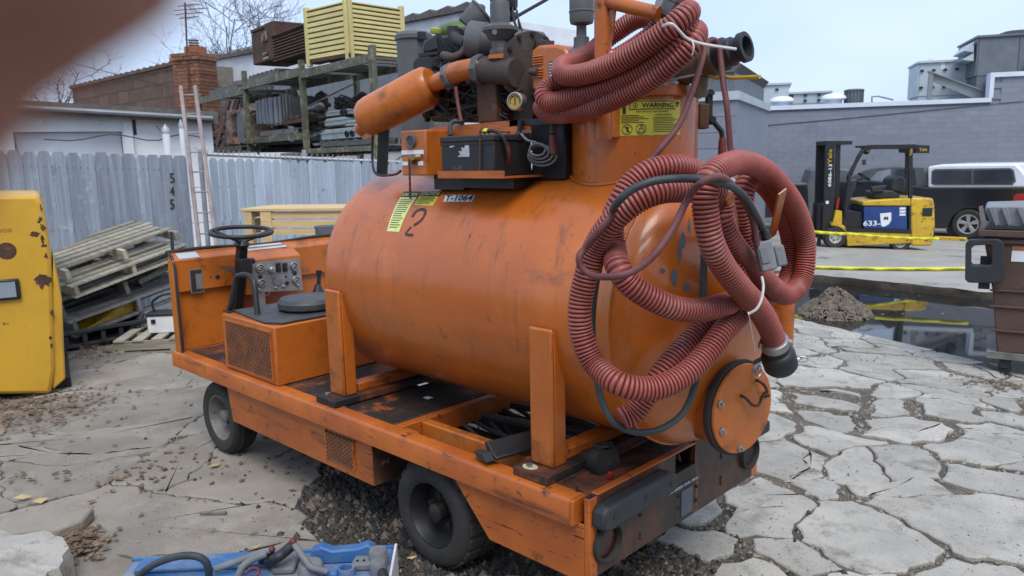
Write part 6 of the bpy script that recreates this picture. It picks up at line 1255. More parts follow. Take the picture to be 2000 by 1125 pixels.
# ------------------------------------------------------------------ tank top: neck, boom, pump set
NX, NY, NR = -.20, .65, .248
nz0, nz1 = 1.60, PY(1250, 185, NY-NR)[2]
nk = tb('tank_neck', 'tank', MB().lathe([(NR, nz0), (NR, nz1), (NR-.01, nz1+.002)], (NX, NY, 0), (0, 0, 1), 72, cap=False))
zl1 = PY(1250, 172, NY-NR)[2]; lidz = nz1
tb('neck_lid', 'tank', MB().lathe([(NR+.002, lidz), (NR+.014, lidz+.003), (NR+.014, lidz+.04), (NR+.004, lidz+.046), (.002, lidz+.058)], (NX, NY, 0), (0, 0, 1), 72, cap=False), nk, bevel=.002)
wb_ = []
for k in range(97):
    a = 6.283*k/96; x = NX+(NR+.006)*math.cos(a); y = NY+(NR+.006)*math.sin(a); wb_.append((x, y, TC[2]+math.sqrt(max(.01, (TR+.004)**2-(y-TC[1])**2))))
tb('weld_bead', 'tank', MB().tube(wb_, [.007+.002*noise.noise((k*1.1, 5, 0)) for k in range(97)], 6), nk)
def ncyl(px, py, off=0.):        # sight line on the neck
    d = ray(px, py); o = CP-np.array((NX, NY, 0)); a = d[0]**2+d[1]**2; b = 2*(o[0]*d[0]+o[1]*d[1]); c = o[0]**2+o[1]**2-(NR+off)**2; di = max(0, b*b-4*a*c); P = CP+d*((-b-math.sqrt(di))/(2*a)); return math.atan2(P[1]-NY, P[0]-NX), P[2]
def nmap(a, z, off): return (NX+(NR+off)*math.cos(a), NY+(NR+off)*math.sin(a), z)
A0, ZT_ = ncyl(1210, 200); A1, Z1_ = ncyl(1328, 197); ZB_ = ncyl(1268, 264)[1]; ZT_ = ncyl(1268, 195)[1]
mb = MB(); nu = 16; vs = []
for j in range(5):
    for i in range(nu+1): vs.append(nmap(A0+(A1-A0)*i/nu+(.006*noise.noise((i, j, 3)) if i in (0, nu) else 0), ZB_+(ZT_-ZB_)*j/4+(.004*noise.noise((i*1.7, j, 1)) if j == 0 else 0), .0015))
mb.add(vs, [(j*(nu+1)+i, j*(nu+1)+i+1, (j+1)*(nu+1)+i+1, (j+1)*(nu+1)+i) for j in range(4) for i in range(nu)], 0)
def nuv(u, v, off=.003): return nmap(A0+(A1-A0)*u, ZT_+(ZB_-ZT_)*v, off)
def nbar(u0, u1, v0, v1, mi=1, off=.0026): 
    n = 8; mb.add([nuv(u0+(u1-u0)*i/n, v, off) for v in (v0, v1) for i in range(n+1)], [(i, i+1, i+n+2, i+n+1) for i in range(n)], mi)
def ntext(s_, u0, u1, v0, v1, mi=1):
    vs, fs = text_geo(s_, weight=.018); xs = [a for a, b in vs]; ys = [b for a, b in vs]; mb.add([nuv(u0+(u1-u0)*(a-min(xs))/(max(xs)-min(xs)), v1+(v0-v1)*(b-min(ys))/(max(ys)-min(ys)), .0034) for a, b in vs], fs, mi)
for a in ((.155, .90, .02, .045), (.155, .90, .245, .27), (.155, .168, .02, .27), (.887, .90, .02, .27)): nbar(*a)
ntext('WARNING', .34, .86, .075, .22); ntext('KEEP HANDS CLEAR OF BASKET', .26, .78, .305, .345); ntext('BASKET CAPACITY', .55, .84, .40, .44)
for k in range(5): nbar(.03, .30+.15*((k*7) % 3)/2, .42+k*.05, .438+k*.05)
for k in range(9): nbar(.52, .86+.08*((k*5) % 3)/2, .49+k*.05, .506+k*.05)
nbar(.05, .10, .17, .38); 
for a0 in (.12, .33):
    n = 28
    for i in range(n):
        q0, q1 = 6.283*i/n, 6.283*(i+1)/n; r1, r2 = .082, .072; mb.add([nuv(a0+r1*math.cos(q0), .82+.145*math.sin(q0)), nuv(a0+r1*math.cos(q1), .82+.145*math.sin(q1)), nuv(a0+r2*math.cos(q1), .82+.127*math.sin(q1)), nuv(a0+r2*math.cos(q0), .82+.127*math.sin(q0))], [(0, 1, 2, 3)], 1)
def nln(u0, v0, u1, v1, w_=.008): mb.add([nuv(u0, v0), nuv(u0+w_*1.4, v0), nuv(u1+w_*1.4, v1), nuv(u1, v1)], [(0, 1, 2, 3)], 1)
nln(.065, .72, .165, .92); nln(.10, .74, .12, .9, .02); nln(.13, .76, .105, .86, .015); nln(.33, .7, .28, .92); nln(.33, .7, .385, .92); nbar(.30, .37, .80, .815); nbar(.29, .38, .9, .915)
# round icon in the header
for i in range(16):
    q0, q1 = 6.283*i/16, 6.283*(i+1)/16; mb.add([nuv(.245+.036*math.cos(q0), .148+.07*math.sin(q0)), nuv(.245+.036*math.cos(q1), .148+.07*math.sin(q1)), nuv(.245+.028*math.cos(q1), .148+.055*math.sin(q1)), nuv(.245+.028*math.cos(q0), .148+.055*math.sin(q0))], [(0, 1, 2, 3)], 1)
nbar(.24, .25, .11, .19); mb.add([nuv(.94, .02), nuv(.985, .12), nuv(.90, .12)], [(0, 1, 2)], 1); nbar(.93, .955, .12, .2)
tb('warning_label', ['yellow', 'ink'], mb, nk)
# clamp latches on the neck
def latch(px, py, ang_off, par=nk):
    a, z = ncyl(px, py); R_ = Matrix.Translation((NX, NY, 0)) @ Matrix.Rotation(a+ang_off, 4, 'Z'); mb = MB(R_); r_ = NR
    mb.box(r_, r_+.04, -.04, .04, z-.075, z+.02); tb('latch_block', 'rust', mb, par, bevel=.004)
    tb('latch_link', 'black', MB(R_).box(r_+.04, r_+.055, -.03, -.018, z-.06, z+.075).box(r_+.04, r_+.055, .018, .03, z-.06, z+.075).cyl((r_+.05, -.04, z+.06), (r_+.05, .04, z+.06), .01, n=8).cyl((r_+.055, -.04, z-.04), (r_+.055, .04, z-.04), .013, n=8), par)
    hp = [(r_+.05, 0, z-.02), (r_+.07, 0, z-.05), (r_+.10, 0, z-.085), (r_+.105, 0, z-.12)]; tb('latch_lever', 'black', MB(R_).tube(hp, .011, 8), par); tb('latch_grip', 'redgrip', MB(R_).lathe([(.002, 0), (.014, .004), (.018, .03), (.016, .11), (.013, .125), (.002, .127)], (r_+.105, 0, z-.235), (0, 0, 1), 14, cap=False), par)
latch(1378, 212, .25)
# lever at the left of the neck
l0, l1, l2 = PD(1082, 232, 2.95), PD(1080, 262, 2.93), PD(1081, 303, 2.93)
tb('valve_lever', 'cast', MB().tube([PD(1098, 232, 2.98), PD(1086, 236, 2.95), PD(1080, 246, 2.93), l1], .013, 8)); tb('lever_grip', 'redgrip', MB().lathe([(.002, 0), (.012, .003), (.016, .03), (.014, .075), (.002, .078)], l2, l1-l2, 12, cap=False))
# boom post and arm
PYv = .345; p0, p1 = PY(1178, 272, PYv), PY(1176, -95, PYv)
bm_ = tb('boom_post', 'frame', MB().lathe([(.031, 0), (.031, float(p1[2]-p0[2]))], (p0[0], PYv, p0[2]), (0, 0, 1), 24)); tb('post_bracket', 'tank', MB().box(p0[0]-.018, p0[0]+.018, PYv+.02, NY-NR+.06, p0[2]+.005, p0[2]+.22), bevel=.003)
tb('boom_arm', 'frame', MB().cyl(PY(1188, 3, PYv), PY(1288, 27, PYv), .024, n=18)); tb('boom_gusset', 'frame', MB().prism([(0, 0), (.075, .0), (.0, -.11)], PY(1196, 12, PYv)-np.array((0, .005, 0)), PY(1288, 27, PYv)-PY(1188, 3, PYv), (0, 0, 1), (0, .01, 0)))
tb('boom_stop', 'black', MB().cyl(PY(1275, 30, PYv+.05), PY(1275, 85, PYv+.05), .009, n=8))
# camlock suction pipe
c0, c1, c2, c3 = PY(1330, 142, .62), PY(1375, 122, .62), PY(1402, 110, .62), PY(1448, 97, .62); cd = (c3-c1)/np.linalg.norm(c3-c1)
MO = pm('olive_pipe', (.14, .10, .055), (.09, .065, .04), 8, .6, .2, .3)
tb('suction_pipe', MO, MB().cyl(c0, c1, .05, n=20).lathe([(.055, 0), (.058, .01), (.058, .05), (.05, .06)], c1, cd, 20)); tb('camlock_end', 'dgrey', MB().lathe([(.048, 0), (.058, .004), (.058, .03), (.05, .034), (.05, .06), (.043, .066), (.043, .085), (.052, .092), (.052, .112), (.036, .114), (.034, .03), (.001, .03)], c2, cd, 28, cap=False))
tb('suction_elbow', MO, MB().cyl(c1-cd*.01, np.array((c1[0]-.02, c1[1], c1[2]-.12)), .03, n=14)); vh = [PY(1395, 152, .6), PY(1418, 150, .55), PY(1430, 152, .5), PY(1484, 150, .45)]
tb('valve_handle', 'ylift', MB().tube(smooth([PY(1380, 140, .6)]+vh, .02), .0065, 8))
tb('lid_strap', 'steel', MB().beam(PY(1292, 160, .55), PY(1376, 143, .6), .03, .008))
# engine deck
zd = 1.70
tb('engine_tray', 'frame', MB().prism([(-1.10, 1.89), (-.545, 1.90), (-.575, 1.715), (-1.0, 1.70)], (0, .36, 0), (1, 0, 0), (0, 0, 1), (0, .015, 0)).box(-1.1, -.545, .375, .95, 1.86, 1.875)); tb('tray_foot', 'frame', MB().box(-1.05, -.6, .4, .9, 1.66, 1.70)); tb('dark_housing', 'black', MB().box(-.54, -.36, .42, .9, 1.66, 1.9), bevel=.01); tb('frame_bar', 'black', MB().box(-.6, -.3, .36, .38, 1.875, 1.9))
tb('front_leg', 'black', MB().beam(PY(746, 343, .33), PY(752, 200, .33), .05, .02, FW)); tb('front_leg_cable', 'wire', MB().tube(smooth([PY(729, 250, .31), PY(727, 310, .31), PY(735, 340, .28), PY(770, 341, .23), PY(783, 334, .23)], .03), .006, 6))
bx = [PY(780, 255, .22), PY(832, 250, .22), PY(862, 252, .3)]
c_a = PY(782, 256, .22); c_b = PY(834, 343, .22); kb = tb('control_box', 'clean', MB().box(c_a[0], c_b[0], .22, .40, c_b[2], c_a[2]), bevel=.006)
gc = PY(805, 276, .22); tb('hour_meter', 'grey', MB().lathe([(.028, 0), (.029, .012), (.024, .013), (.023, .008), (.001, .008)], gc, (0, -1, 0), 24, cap=False), kb); mb = MB()
for k in range(3): mb.box(gc[0]-.014, gc[0]+.014, gc[1]-.0095, gc[1]-.009, gc[2]-.012+k*.01, gc[2]-.009+k*.01)
tb('meter_print', 'ink', mb, kb)
for a, b in (((785, 294), (828, 301)), ((787, 316), (797, 323)), ((817, 315), (827, 323))): p, q = PY(*a, .22), PY(*b, .22); tb('torn_tape', 'cap', MB().box(p[0], q[0], .217, .2195, q[2], p[2]), kb)
MB_ = pm('brass', (.35, .26, .13), (.25, .18, .1), 12, .4, .6)
lk = PY(808, 307, .21); tb('padlock', MB_, MB().cyl(lk, lk+np.array((.012, -.02, 0)), .014, n=12).box(lk[0]-.022, lk[0]-.004, lk[1]-.012, lk[1]+.008, lk[2]-.03, lk[2]+.006).cyl(lk+np.array((.02, -.01, 0)), lk+np.array((.03, .01, 0)), .012, n=10), kb)
mb = MB(); pc = smooth([PY(800, 312, .20), PY(800, 335, .195), PY(801, 370, .19)], .011)
for k, p in enumerate(pc): mb.beam(p-np.array((0, 0, .006)), p+np.array((0, 0, .006)), .009 if k % 2 else .004, .004 if k % 2 else .009)
mb.box(pc[-1][0]-.005, pc[-1][0]+.005, pc[-1][1]-.003, pc[-1][1]+.003, pc[-1][2]-.04, pc[-1][2]); tb('lock_chain', 'rust', mb, kb)
ta_, tb_ = PY(856, 334, .2), PY(986, 347, .2); tb('battery_tray', 'frame', MB().box(ta_[0], tb_[0], .20, .44, tb_[2]-.003, tb_[2]+.004).box(ta_[0], tb_[0], .196, .2, tb_[2]-.003, ta_[2])); tb('tray_bracket', 'black', MB().box(ta_[0]+.03, tb_[0]-.05, .3, .42, 1.63, tb_[2]-.004).box(ta_[0]-.17, ta_[0]+.02, .32, .4, 1.62, tb_[2]+.01))
# muffler and pipes
m0, m1 = PY(716, 232, .30), PY(842, 166, .42); md = (m1-m0)/np.linalg.norm(m1-m0); ml = float(np.linalg.norm(m1-m0)); mr = .094
mf = tb('exhaust_silencer', 'clean', MB().lathe([(.002, -.035), (mr*.5, -.03), (mr*.82, -.012), (mr*.96, .012), (mr, .04), (mr, ml-.04), (mr*.985, ml-.037), (mr*.985, ml-.028), (mr*.97, ml-.01), (mr*.8, ml+.012), (.002, ml+.02)], m0, md, 48, cap=False)); tb('outlet_stub', 'clean', MB().cyl(m0-md*.05+np.array((0, 0, -.035)), m0+np.array((0, 0, -.03)), .032, n=16), mf)
e0 = m1+md*.0+np.array((0, 0, -.01)); e1, e2, e3, e4 = PY(862, 157, .40), PY(880, 148, .40), PY(905, 138, .40), PY(948, 136, .42)
tb('inlet_stub', 'clean', MB().tube(smooth([m1-md*.02, e1, e2], .02), .038, 18), mf)
el = tb('exhaust_elbow', 'clean', MB().tube(smooth([e2, PY(893, 141, .40), e3, PY(930, 134, .41), e4], .012), [.05]*99 if 0 else .045, 22)); 
def union(c, d, r_, par, mat='grey'):
    tb('union_nut', mat, MB().lathe([(r_, -.018), (r_*1.12, -.012), (r_*1.12, .012), (r_, .018)], c, d, 8), par)
union(e2, e3-e1, .050, el); union(e4-(e4-e3)*.25, e4-e3, .058, el); tb('paint_scuff', 'rim', MB().sph(PY(927, 124, .372), .022, 10, (1.2, .15, .6)), el)
t0_ = PY(985, 141, .43); tb('pipe_tee', 'cast', MB().cyl(e4, PY(1008, 142, .43), .055, n=22).lathe([(.06, 0), (.06, .02)], PY(1000, 142, .43), e4-e3, 20).cyl(t0_, PY(980, 104, .43), .045, n=20)); tb('tee_collar', 'frame', MB().cyl(PY(980, 116, .43), PY(980, 108, .43), .056, n=22))
zz0 = PY(978, 108, .43); rv = tb('relief_valve', 'grey', MB().lathe([(.038, 0), (.045, .004), (.045, .022), (.036, .026), (.036, .055), (.048, .062), (.062, .085), (.074, .095), (.074, .108), (.06, .112), (.04, .125), (.04, .20), (.036, .212), (.012, .216), (.012, .235), (.002, .238)], zz0, (0, 0, 1), 30)); tb('valve_bolt', 'steel', MB().cyl(PY(966, 62, .365), PY(966, 62, .35), .011, n=8), rv)
# blower
bc_, bd = PY(1040, 128, .52), np.array((.96, -.28, 0)); bd /= np.linalg.norm(bd); br_ = .125
bl = tb('blower', 'grey', MB().lathe([(.05, -.17), (br_*.9, -.165), (br_*.95, -.07), (br_*1.05, -.065), (br_*1.08, -.03), (br_*1.0, -.028)], bc_, bd, 32)); tb('blower_flange', 'cast', MB().lathe([(br_*1.1, -.028), (br_*1.1, .0)], bc_, bd, 32), bl)
for k in range(12): a = 6.283*k/12; u_ = np.cross(bd, (0, 0, 1)); tb('flange_bolt', 'greasy', MB().cyl(bc_+(u_*math.cos(a)+np.array((0, 0, math.sin(a))))*br_*1.0, bc_+(u_*math.cos(a)+np.array((0, 0, math.sin(a))))*br_*1.0+bd*.014, .010, n=6), bl)
gq = [PY(1036, 98, .44), PY(1050, 88, .44), PY(1085, 86, .44), PY(1102, 92, .44), PY(1110, 108, .44), PY(1108, 150, .44), PY(1098, 176, .44), PY(1060, 186, .44), PY(1038, 176, .44)]
gcv = MB(); gcv.prism([(p[0], p[2]) for p in gq], (0, .44, 0), (1, 0, 0), (0, 0, 1), (0, .2, 0)); gb = tb('gear_case', 'clean', gcv, bevel=.014)
for k in range(9): p, q = PY(1042, 112+k*5, .44), PY(1060, 112+k*5, .44); (k not in (4,)) and tb('case_rib', 'clean', MB().box(p[0], q[0], .43, .44, p[2]-.003, p[2]+.003), gb, bevel=.002)
p, q = PY(1072, 120, .436), PY(1100, 155, .436); tb('rating_plate', 'grey', MB().box(p[0], q[0], .434, .4395, q[2], p[2]), gb); mb = MB()
for k in range(6): mb.box(p[0]+.004, q[0]-.006-.01*(k % 2), .4325, .4335, q[2]+.008+k*.011, q[2]+.011+k*.011)
tb('plate_print', 'cap', mb, gb)
tb('filler_plug', 'redgrip', MB().cyl(PY(1077, 88, .5), PY(1077, 80, .5), .012, n=10), gb); tb('sight_plug', 'cast', MB().cyl(PY(1036, 140, .43), PY(1050, 140, .43), .014, n=10), gb)
# vacuum gauge
vg = PY(1007, 198, .36); gdir = np.array((.25, -1, .05)); gdir /= np.linalg.norm(gdir); g_ = tb('vacuum_gauge', 'steel', MB().lathe([(.03, -.03), (.036, -.028), (.036, .008), (.031, .01), (.030, .004)], vg, gdir, 26)); mb = MB().lathe([(.031, .0045), (.001, .0045)], vg, gdir, 24, 0, cap=False); ua = np.cross((0, 0, 1), gdir); mb.beam(vg+gdir*.006-np.array((0, 0, .014)), vg+gdir*.006+np.array((0, 0, .014)), .0035, .002, gdir, 1); mb.tube([vg+gdir*.0055+ua*.022*math.cos(t_)+np.array((0, 0, .022*math.sin(t_))) for t_ in np.linspace(-.4, 3.5, 16)], .0016, 5, 1); tb('dial', ['gold', 'ink'], mb, g_)
# engine block and clutter
tb('engine_block', 'greasy', MB().prism([(q_[0], q_[2]) for q_ in (PY(838, 238, .62), PY(836, 150, .62), PY(880, 120, .62), PY(1000, 118, .62), PY(1030, 160, .62), PY(1030, 240, .62))], (0, .62, 0), (1, 0, 0), (0, 0, 1), (0, .3, 0)), bevel=.02); tb('engine_side_box', 'black', MB().box(PY(866, 180, .5)[0], PY(925, 180, .5)[0], .5, .62, PY(890, 232, .5)[2], PY(890, 172, .5)[2]), bevel=.012); p, q = PY(930, 160, .42), PY(970, 238, .42); tb('pedestal', 'rust', MB().box(p[0], q[0], .42, .6, q[2], p[2]), bevel=.006); tb('crankcase', 'greasy', MB().sph((-.86, .76, 1.98), .13, 16, (1.2, 1, 1)).cyl((-.66, .6, 1.95), (-.66, .5, 1.95), .07, n=18).sph((-.55, .6, 1.95), .09, 12)); 
a1_ = PY(822, 110, .7); b1_ = PY(893, 150, .7); tb('engine_shroud', 'black', MB().prism([(p_[0], p_[2]) for p_ in (PY(803, 150, .6), PY(802, 118, .6), PY(830, 92, .6), PY(880, 90, .6), PY(896, 110, .6), PY(893, 170, .6), PY(830, 180, .6))], (0, .6, 0), (1, 0, 0), (0, 0, 1), (0, .3, 0)), bevel=.02)
vc = tb('valve_cover', 'black', MB().prism([(p_[0], p_[2]) for p_ in (PY(822, 104, .52), PY(826, 78, .52), PY(848, 66, .52), PY(866, 70, .52), PY(860, 98, .52), PY(838, 105, .52))], (0, .52, 0), (1, 0, 0), (0, 0, 1), (0, .14, 0)), bevel=.015); tb('cover_flange', 'greasy', MB().beam(PY(820, 108, .51), PY(858, 103, .51), .02, .014)); 
mb = MB()
for k in range(9): p_ = PY(860+k*3.4, 82+k*3.6, .53); mb.beam(p_+np.array((0, 0, .035)), p_+np.array((.01, 0, -.055)), .05, .0045, (1, 0, .3))
tb('cooling_fins', 'black', mb, kind='stuff')
yc_ = PY(851, 66, .56); tb('oil_cap', pm('lime_cap', (.36, .42, .05), (.3, .33, .05), 9, .5), MB().lathe([(.024, 0), (.026, .004), (.026, .022), (.02, .026), (.002, .027)], yc_, (.1, 0, 1), 14)); tb('fuel_tank_green', pm('green_tank', (.10, .16, .03), (.07, .12, .03), 6, .5), MB().sph(PY(893, 62, .9), .1, 18, (1.3, 1, .55)))
tb('intake_hose', 'dgrey', MB().tube(smooth([PY(884, 52, .5), PY(885, 68, .5), PY(893, 78, .5), PY(910, 84, .5)], .01), .026, 14)); tb('exhaust_header', 'cast', MB().tube(smooth([PY(866, 108, .48), PY(885, 112, .46), PY(903, 104, .48), PY(910, 92, .5)], .015), .019, 10))
ac0, ac1 = PY(917, 76, .5), PY(1010, 92, .62); ad = (ac1-ac0)/np.linalg.norm(ac1-ac0); ac_ = tb('air_canister', 'grey', MB().lathe([(.002, -.012), (.07, -.01), (.078, .0), (.08, .06), (.083, .064), (.08, .07), (.08, .32), (.07, .33)], ac0, ad, 32, cap=False)); tb('canister_clip', 'black', MB().beam(ac0-ad*.014+np.array((0, 0, .02)), ac0-ad*.014-np.array((0, 0, .03)), .008, .01).beam(ac0-ad*.014-np.array((.02, 0, 0)), ac0-ad*.014+np.array((.03, 0, .0)), .006, .008), ac_)
f0, f1 = PY(905, 43, .85), PY(938, 62, .85); tb('tilted_drum', 'grey', MB().lathe([(.06, 0), (.065, .005), (.078, .10), (.085, .105), (.085, .115), (.07, .115), (.06, .02), (.001, .02)], PY(912, 55, .9), (.5, .55, .62), 30, cap=False)); zc_ = PY(808, 72, .95); zb_ = 1.72; drum = tb('upright_drum', 'grey', MB().lathe([(.093, zb_), (.098, zc_[2]-.02), (.107, zc_[2]-.018), (.107, zc_[2]+.004), (.09, zc_[2]+.022), (.002, zc_[2]+.026)], (zc_[0], .95, 0), (0, 0, 1), 32)); tb('drum_latch', 'black', MB().box(zc_[0]+.09, zc_[0]+.12, .9, .94, zc_[2]-.03, zc_[2]+.01), drum)
# breather caps
def breather(px, py_cap, py_base, y, rp, mat='grey', cut=0):
    c = PY(px, py_cap, y); b = PY(px, py_base, y); r_ = rp*float((c-CP)@FW)/F; t = tb('breather', mat, MB().lathe([(.5*r_, 0), (.92*r_, .006), (r_, .02), (r_, .045), (1.04*r_, .047), (1.04*r_, .052), (r_, .054), (r_, .11), (.9*r_, .125), (.002, .13)], (c[0], y, c[2]-.055), (0, 0, 1), 30, cap=False)); tb('breather_stem', mat, MB().lathe([(.055, 0), (.06, .01), (.055, .03), (.034, .045), (.03, .06), (.03, .085), (.02, .09), (.019, max(.1, c[2]-b[2]-.04))], (b[0], y, b[2]), (0, 0, 1), 22), t)
breather(1136, 20, 118, .5, 24); breather(984, -4, 40, .62, 27, 'greasy')
tb('breather_wires', 'wire', MB().tube(smooth([PY(1000, 10, .62), PY(1004, 40, .6), PY(1012, 60, .6)], .02), .006, 5).tube(smooth([PY(1006, 8, .62), PY(1012, 35, .6), PY(1020, 60, .6)], .02), .004, 5).tube(smooth([PY(1010, 20, .62), PY(1015, 60, .6)], .02), .004, 5))
tb('base_casting', 'grey', MB().box(PY(1108, 122, .5)[0], PY(1150, 122, .5)[0], .42, .62, PY(1130, 130, .5)[2], PY(1130, 118, .5)[2]), bevel=.01)
mb = MB()
for k in range(36):
    p_ = PY(rnd.uniform(845, 1005), rnd.uniform(150, 236), .47); q_ = PY(rnd.uniform(875, 1005), rnd.uniform(175, 236), .47); mb.tube(smooth([p_, (p_+q_)/2+np.array((0, -.03, rnd.uniform(-.05, .05))), q_], .03), rnd.choice((.004, .006, .009)), 6)
tb('engine_lines', 'black', mb, kind='stuff')
mb = MB()
for k in range(95): p_ = PY(rnd.uniform(835, 1105), rnd.uniform(150, 238) if k > 30 else rnd.uniform(95, 160), .55); mb.sph(p_, rnd.uniform(.012, .04), 8, (1, 1, rnd.uniform(.6, 1.2)))
for k in range(34):
    p_ = PY(rnd.uniform(832, 1000), rnd.uniform(62, 165), rnd.uniform(.62, .85)); a_ = rnd.uniform(.02, .05)
    if k % 2: mb.cyl(p_, p_+np.array((rnd.uniform(-.05, .05), -.06, rnd.uniform(-.03, .03))), a_, n=12)
    else: mb.box(p_[0]-a_, p_[0]+a_, p_[1]-.05, p_[1]+.05, p_[2]-a_*.7, p_[2]+a_*.7)
tb('engine_fittings', 'greasy', mb, kind='stuff')
for k, (px, py, r_) in enumerate(((868, 196, 26), (842, 168, 18), (905, 168, 15))):
    c_ = PY(px, py, .47); rr_2 = r_*3.3/F; tb('pulley', 'greasy', MB().lathe([(rr_2*.3, -.03), (rr_2*.35, -.012), (rr_2*.8, -.008), (rr_2, -.02), (rr_2*.92, 0), (rr_2, .02), (.3*rr_2, .02)], c_, (0, 1, 0), 24))
tb('fuel_line', 'redgrip', MB().tube(smooth([PY(890, 170, .36), PY(894, 200, .35), PY(901, 238, .33)], .02), .008, 8))
wc = [PY(1050+(16+4*k)*math.cos(t)+k*3, 292+(12+2.5*k)*math.sin(t)+k*4, .33+.008*k) for k in range(4) for t in np.linspace(0, 5.9, 16)]; tb('wire_coil', 'gdust', MB().tube(smooth(wc, .02), .0045, 6)); tb('wire_lead', 'gdust', MB().tube(smooth([PY(1018, 262, .34), PY(1030, 274, .33), PY(1048, 278, .33)], .02), .005, 6)); tb('small_valve', 'black', MB().cyl(PY(1016, 235, .35), PY(1014, 275, .35), .01, n=8).sph(PY(1014, 262, .35), .016, 8))
# right rear stand pipe and hooks behind the hose
hk = [((1424, 382), (1440, 470), .34), ((1528, 374), (1508, 462), .36)]
for (a, b, xx) in hk: p_, q_ = PX(*a, xx+.12), PX(*b, xx-.06); tb('hose_hook', 'clean', MB().beam(p_, q_, .035, .008, FW, 0), bevel=.002)
sp = PX(1531, 560, .2); tb('stand_pipe', 'frame', MB().lathe([(.002, 0), (.045, .008), (.05, .03), (.05, .34), (.045, .36)], PX(1524, 700, .2), (0, 0, 1), 22)); tb('pipe_arm', 'frame', MB().beam(PX(1524, 640, .2), (.1, 1.0, 1.25), .06, .04))
# rear deck clutter
# ================================================================== HOSES AND CABLES HUNG ON THE TRUCK
def corrugated(nm, path, r_, pitch, lb, cat='hose', n=18, mat='hose', amp=.10, sub=5):
    P = smooth(path, pitch/sub); rs = [r_*(1-amp+amp*1.6*abs(math.sin(math.pi*i/sub))**.8) for i in range(len(P))]
    t = thing(nm, lb, cat, P[0]); mb = MB().tube(P, rs, n)
    for k in range((len(P)-1)*n): i = k//n; mb.m[k] = 1 if i % sub in (0, sub-1) else 0
    mb.build('corrugated_tube', [mat, 'hosed'], t, ang=80); return t, P
XL = lambda px: float(np.interp(px, [1110, 1135, 1165, 1210, 1300, 1400, 1480, 1600], [.035, .05, .10, .20, .29, .335, .335, .30]))
def H(px, py, lay=0., r_=.0375):
    P = PX(px, py, XL(px)+lay); dpt = float((P-CP)@FW); s_ = tsurf(px, py, r_+.004)
    if s_ is not None: dpt = min(dpt, s_)
    return CP+ray(px, py)*(dpt-0.0)
B0, B1, B2, B3 = .0, .075, .15, .22
low = [(1213, 819, B0), (1243, 800, B0), (1291, 731, B0), (1343, 671, B0), (1391, 625, B0), (1440, 580, B0), (1474, 525, B0), (1459, 448, B0), (1451, 400, B0), (1456, 362, B0), (1475, 347, B0), (1503, 371, B0), (1523, 405, B0), (1540, 446, B0), (1547, 490, B0), (1543, 534, B0), (1526, 566, B0), (1490, 582, B0), (1440, 588, B1*.6), (1416, 594, B1), (1371, 605, B1), (1319, 602, B1), (1267, 580, B1), (1229, 554, B1), (1207, 521, B1*.9), (1199, 485, B0), (1196, 435, B0), (1212, 392, B0), (1236, 357, B0), (1270, 334, B0), (1311, 326, B0), (1349, 332, B0), (1380, 356, B0), (1398, 420, B0), (1428, 520, B1*.7), (1452, 575, B1), (1448, 607, B1), (1412, 648, B1), (1376, 695, B1), (1331, 736, B1), (1273, 759, B1), (1210, 750, B1), (1162, 711, B1), (1138, 660, B1), (1132, 612, B1), (1138, 565, B1), (1160, 489, B1), (1192, 437, B1), (1237, 397, B1), (1287, 374, B1), (1340, 371, B1), (1388, 376, B1), (1407, 395, B1), (1410, 425, B1), (1424, 465, B1), (1450, 501, B1), (1483, 536, B1), (1513, 564, B1), (1537, 576, B1), (1562, 555, B1), (1573, 510, B1), (1571, 460, B1), (1553, 405, B1), (1520, 358, B1), (1488, 330, B1), (1448, 317, B1*1.3), (1413, 326, B2*.9), (1387, 346, B2), (1377, 378, B2), (1380, 429, B2), (1391, 478, B2), (1415, 524, B2), (1447, 564, B2), (1481, 602, B2), (1505, 645, B2), (1514, 674, B2)]
hz, hp_ = corrugated('suction_hose', [H(*p) for p in low], .0365, .0125, 'red corrugated hose coiled over hooks on the tank end')
e_ = hp_[-1]; ed_ = hp_[-1]-hp_[-6]; ed_ /= np.linalg.norm(ed_)
MB().lathe([(.045, -.025), (.047, -.024), (.047, .005), (.045, .006)], e_-ed_*.0, ed_, 26).build('hose_clamp', 'steel', hz); MB().cyl(e_+RT*.03-ed_*.02, e_+RT*.055-ed_*.012, .012, n=10).build('clamp_screw', 'steel', hz); MB().cyl(e_-RT*.045, e_-RT*.055, .012, n=10).build('clamp_screw', 'steel', hz)
MB().lathe([(.04, .0), (.042, .03), (.05, .035), (.058, .05), (.058, .10), (.05, .112), (.045, .115), (.002, .116)], e_, ed_, 26).build('dust_cap', 'black', hz, bevel=0); kk = e_+ed_*.07+RT*.062
MB().tube([kk+(RT*math.cos(t)*.022+UP*.008*math.sin(t)+FW*.01*math.sin(t))+RT*.015 for t in np.linspace(0, 6.283, 20)], .0025, 6).tube([kk-RT*.01, kk+RT*.006], .008, 8).build('cap_ring', 'steel', hz)
zt0 = [H(1488, 540, B2+.06), H(1491, 560, B2+.07), H(1487, 585, B2+.07), H(1478, 603, B2+.06), H(1464, 612, B2+.04)]
t = thing('cable_tie', 'white cable tie round the lower hose crossing', 'cable tie', zt0[0]); MB().tube(smooth(zt0, .01), .0042, 6).build('loop', 'tie', t); MB().beam(H(1462, 612, B2+.03), H(1475, 684, B1+.06), .011, .003, RT).build('tail', 'tie', t)
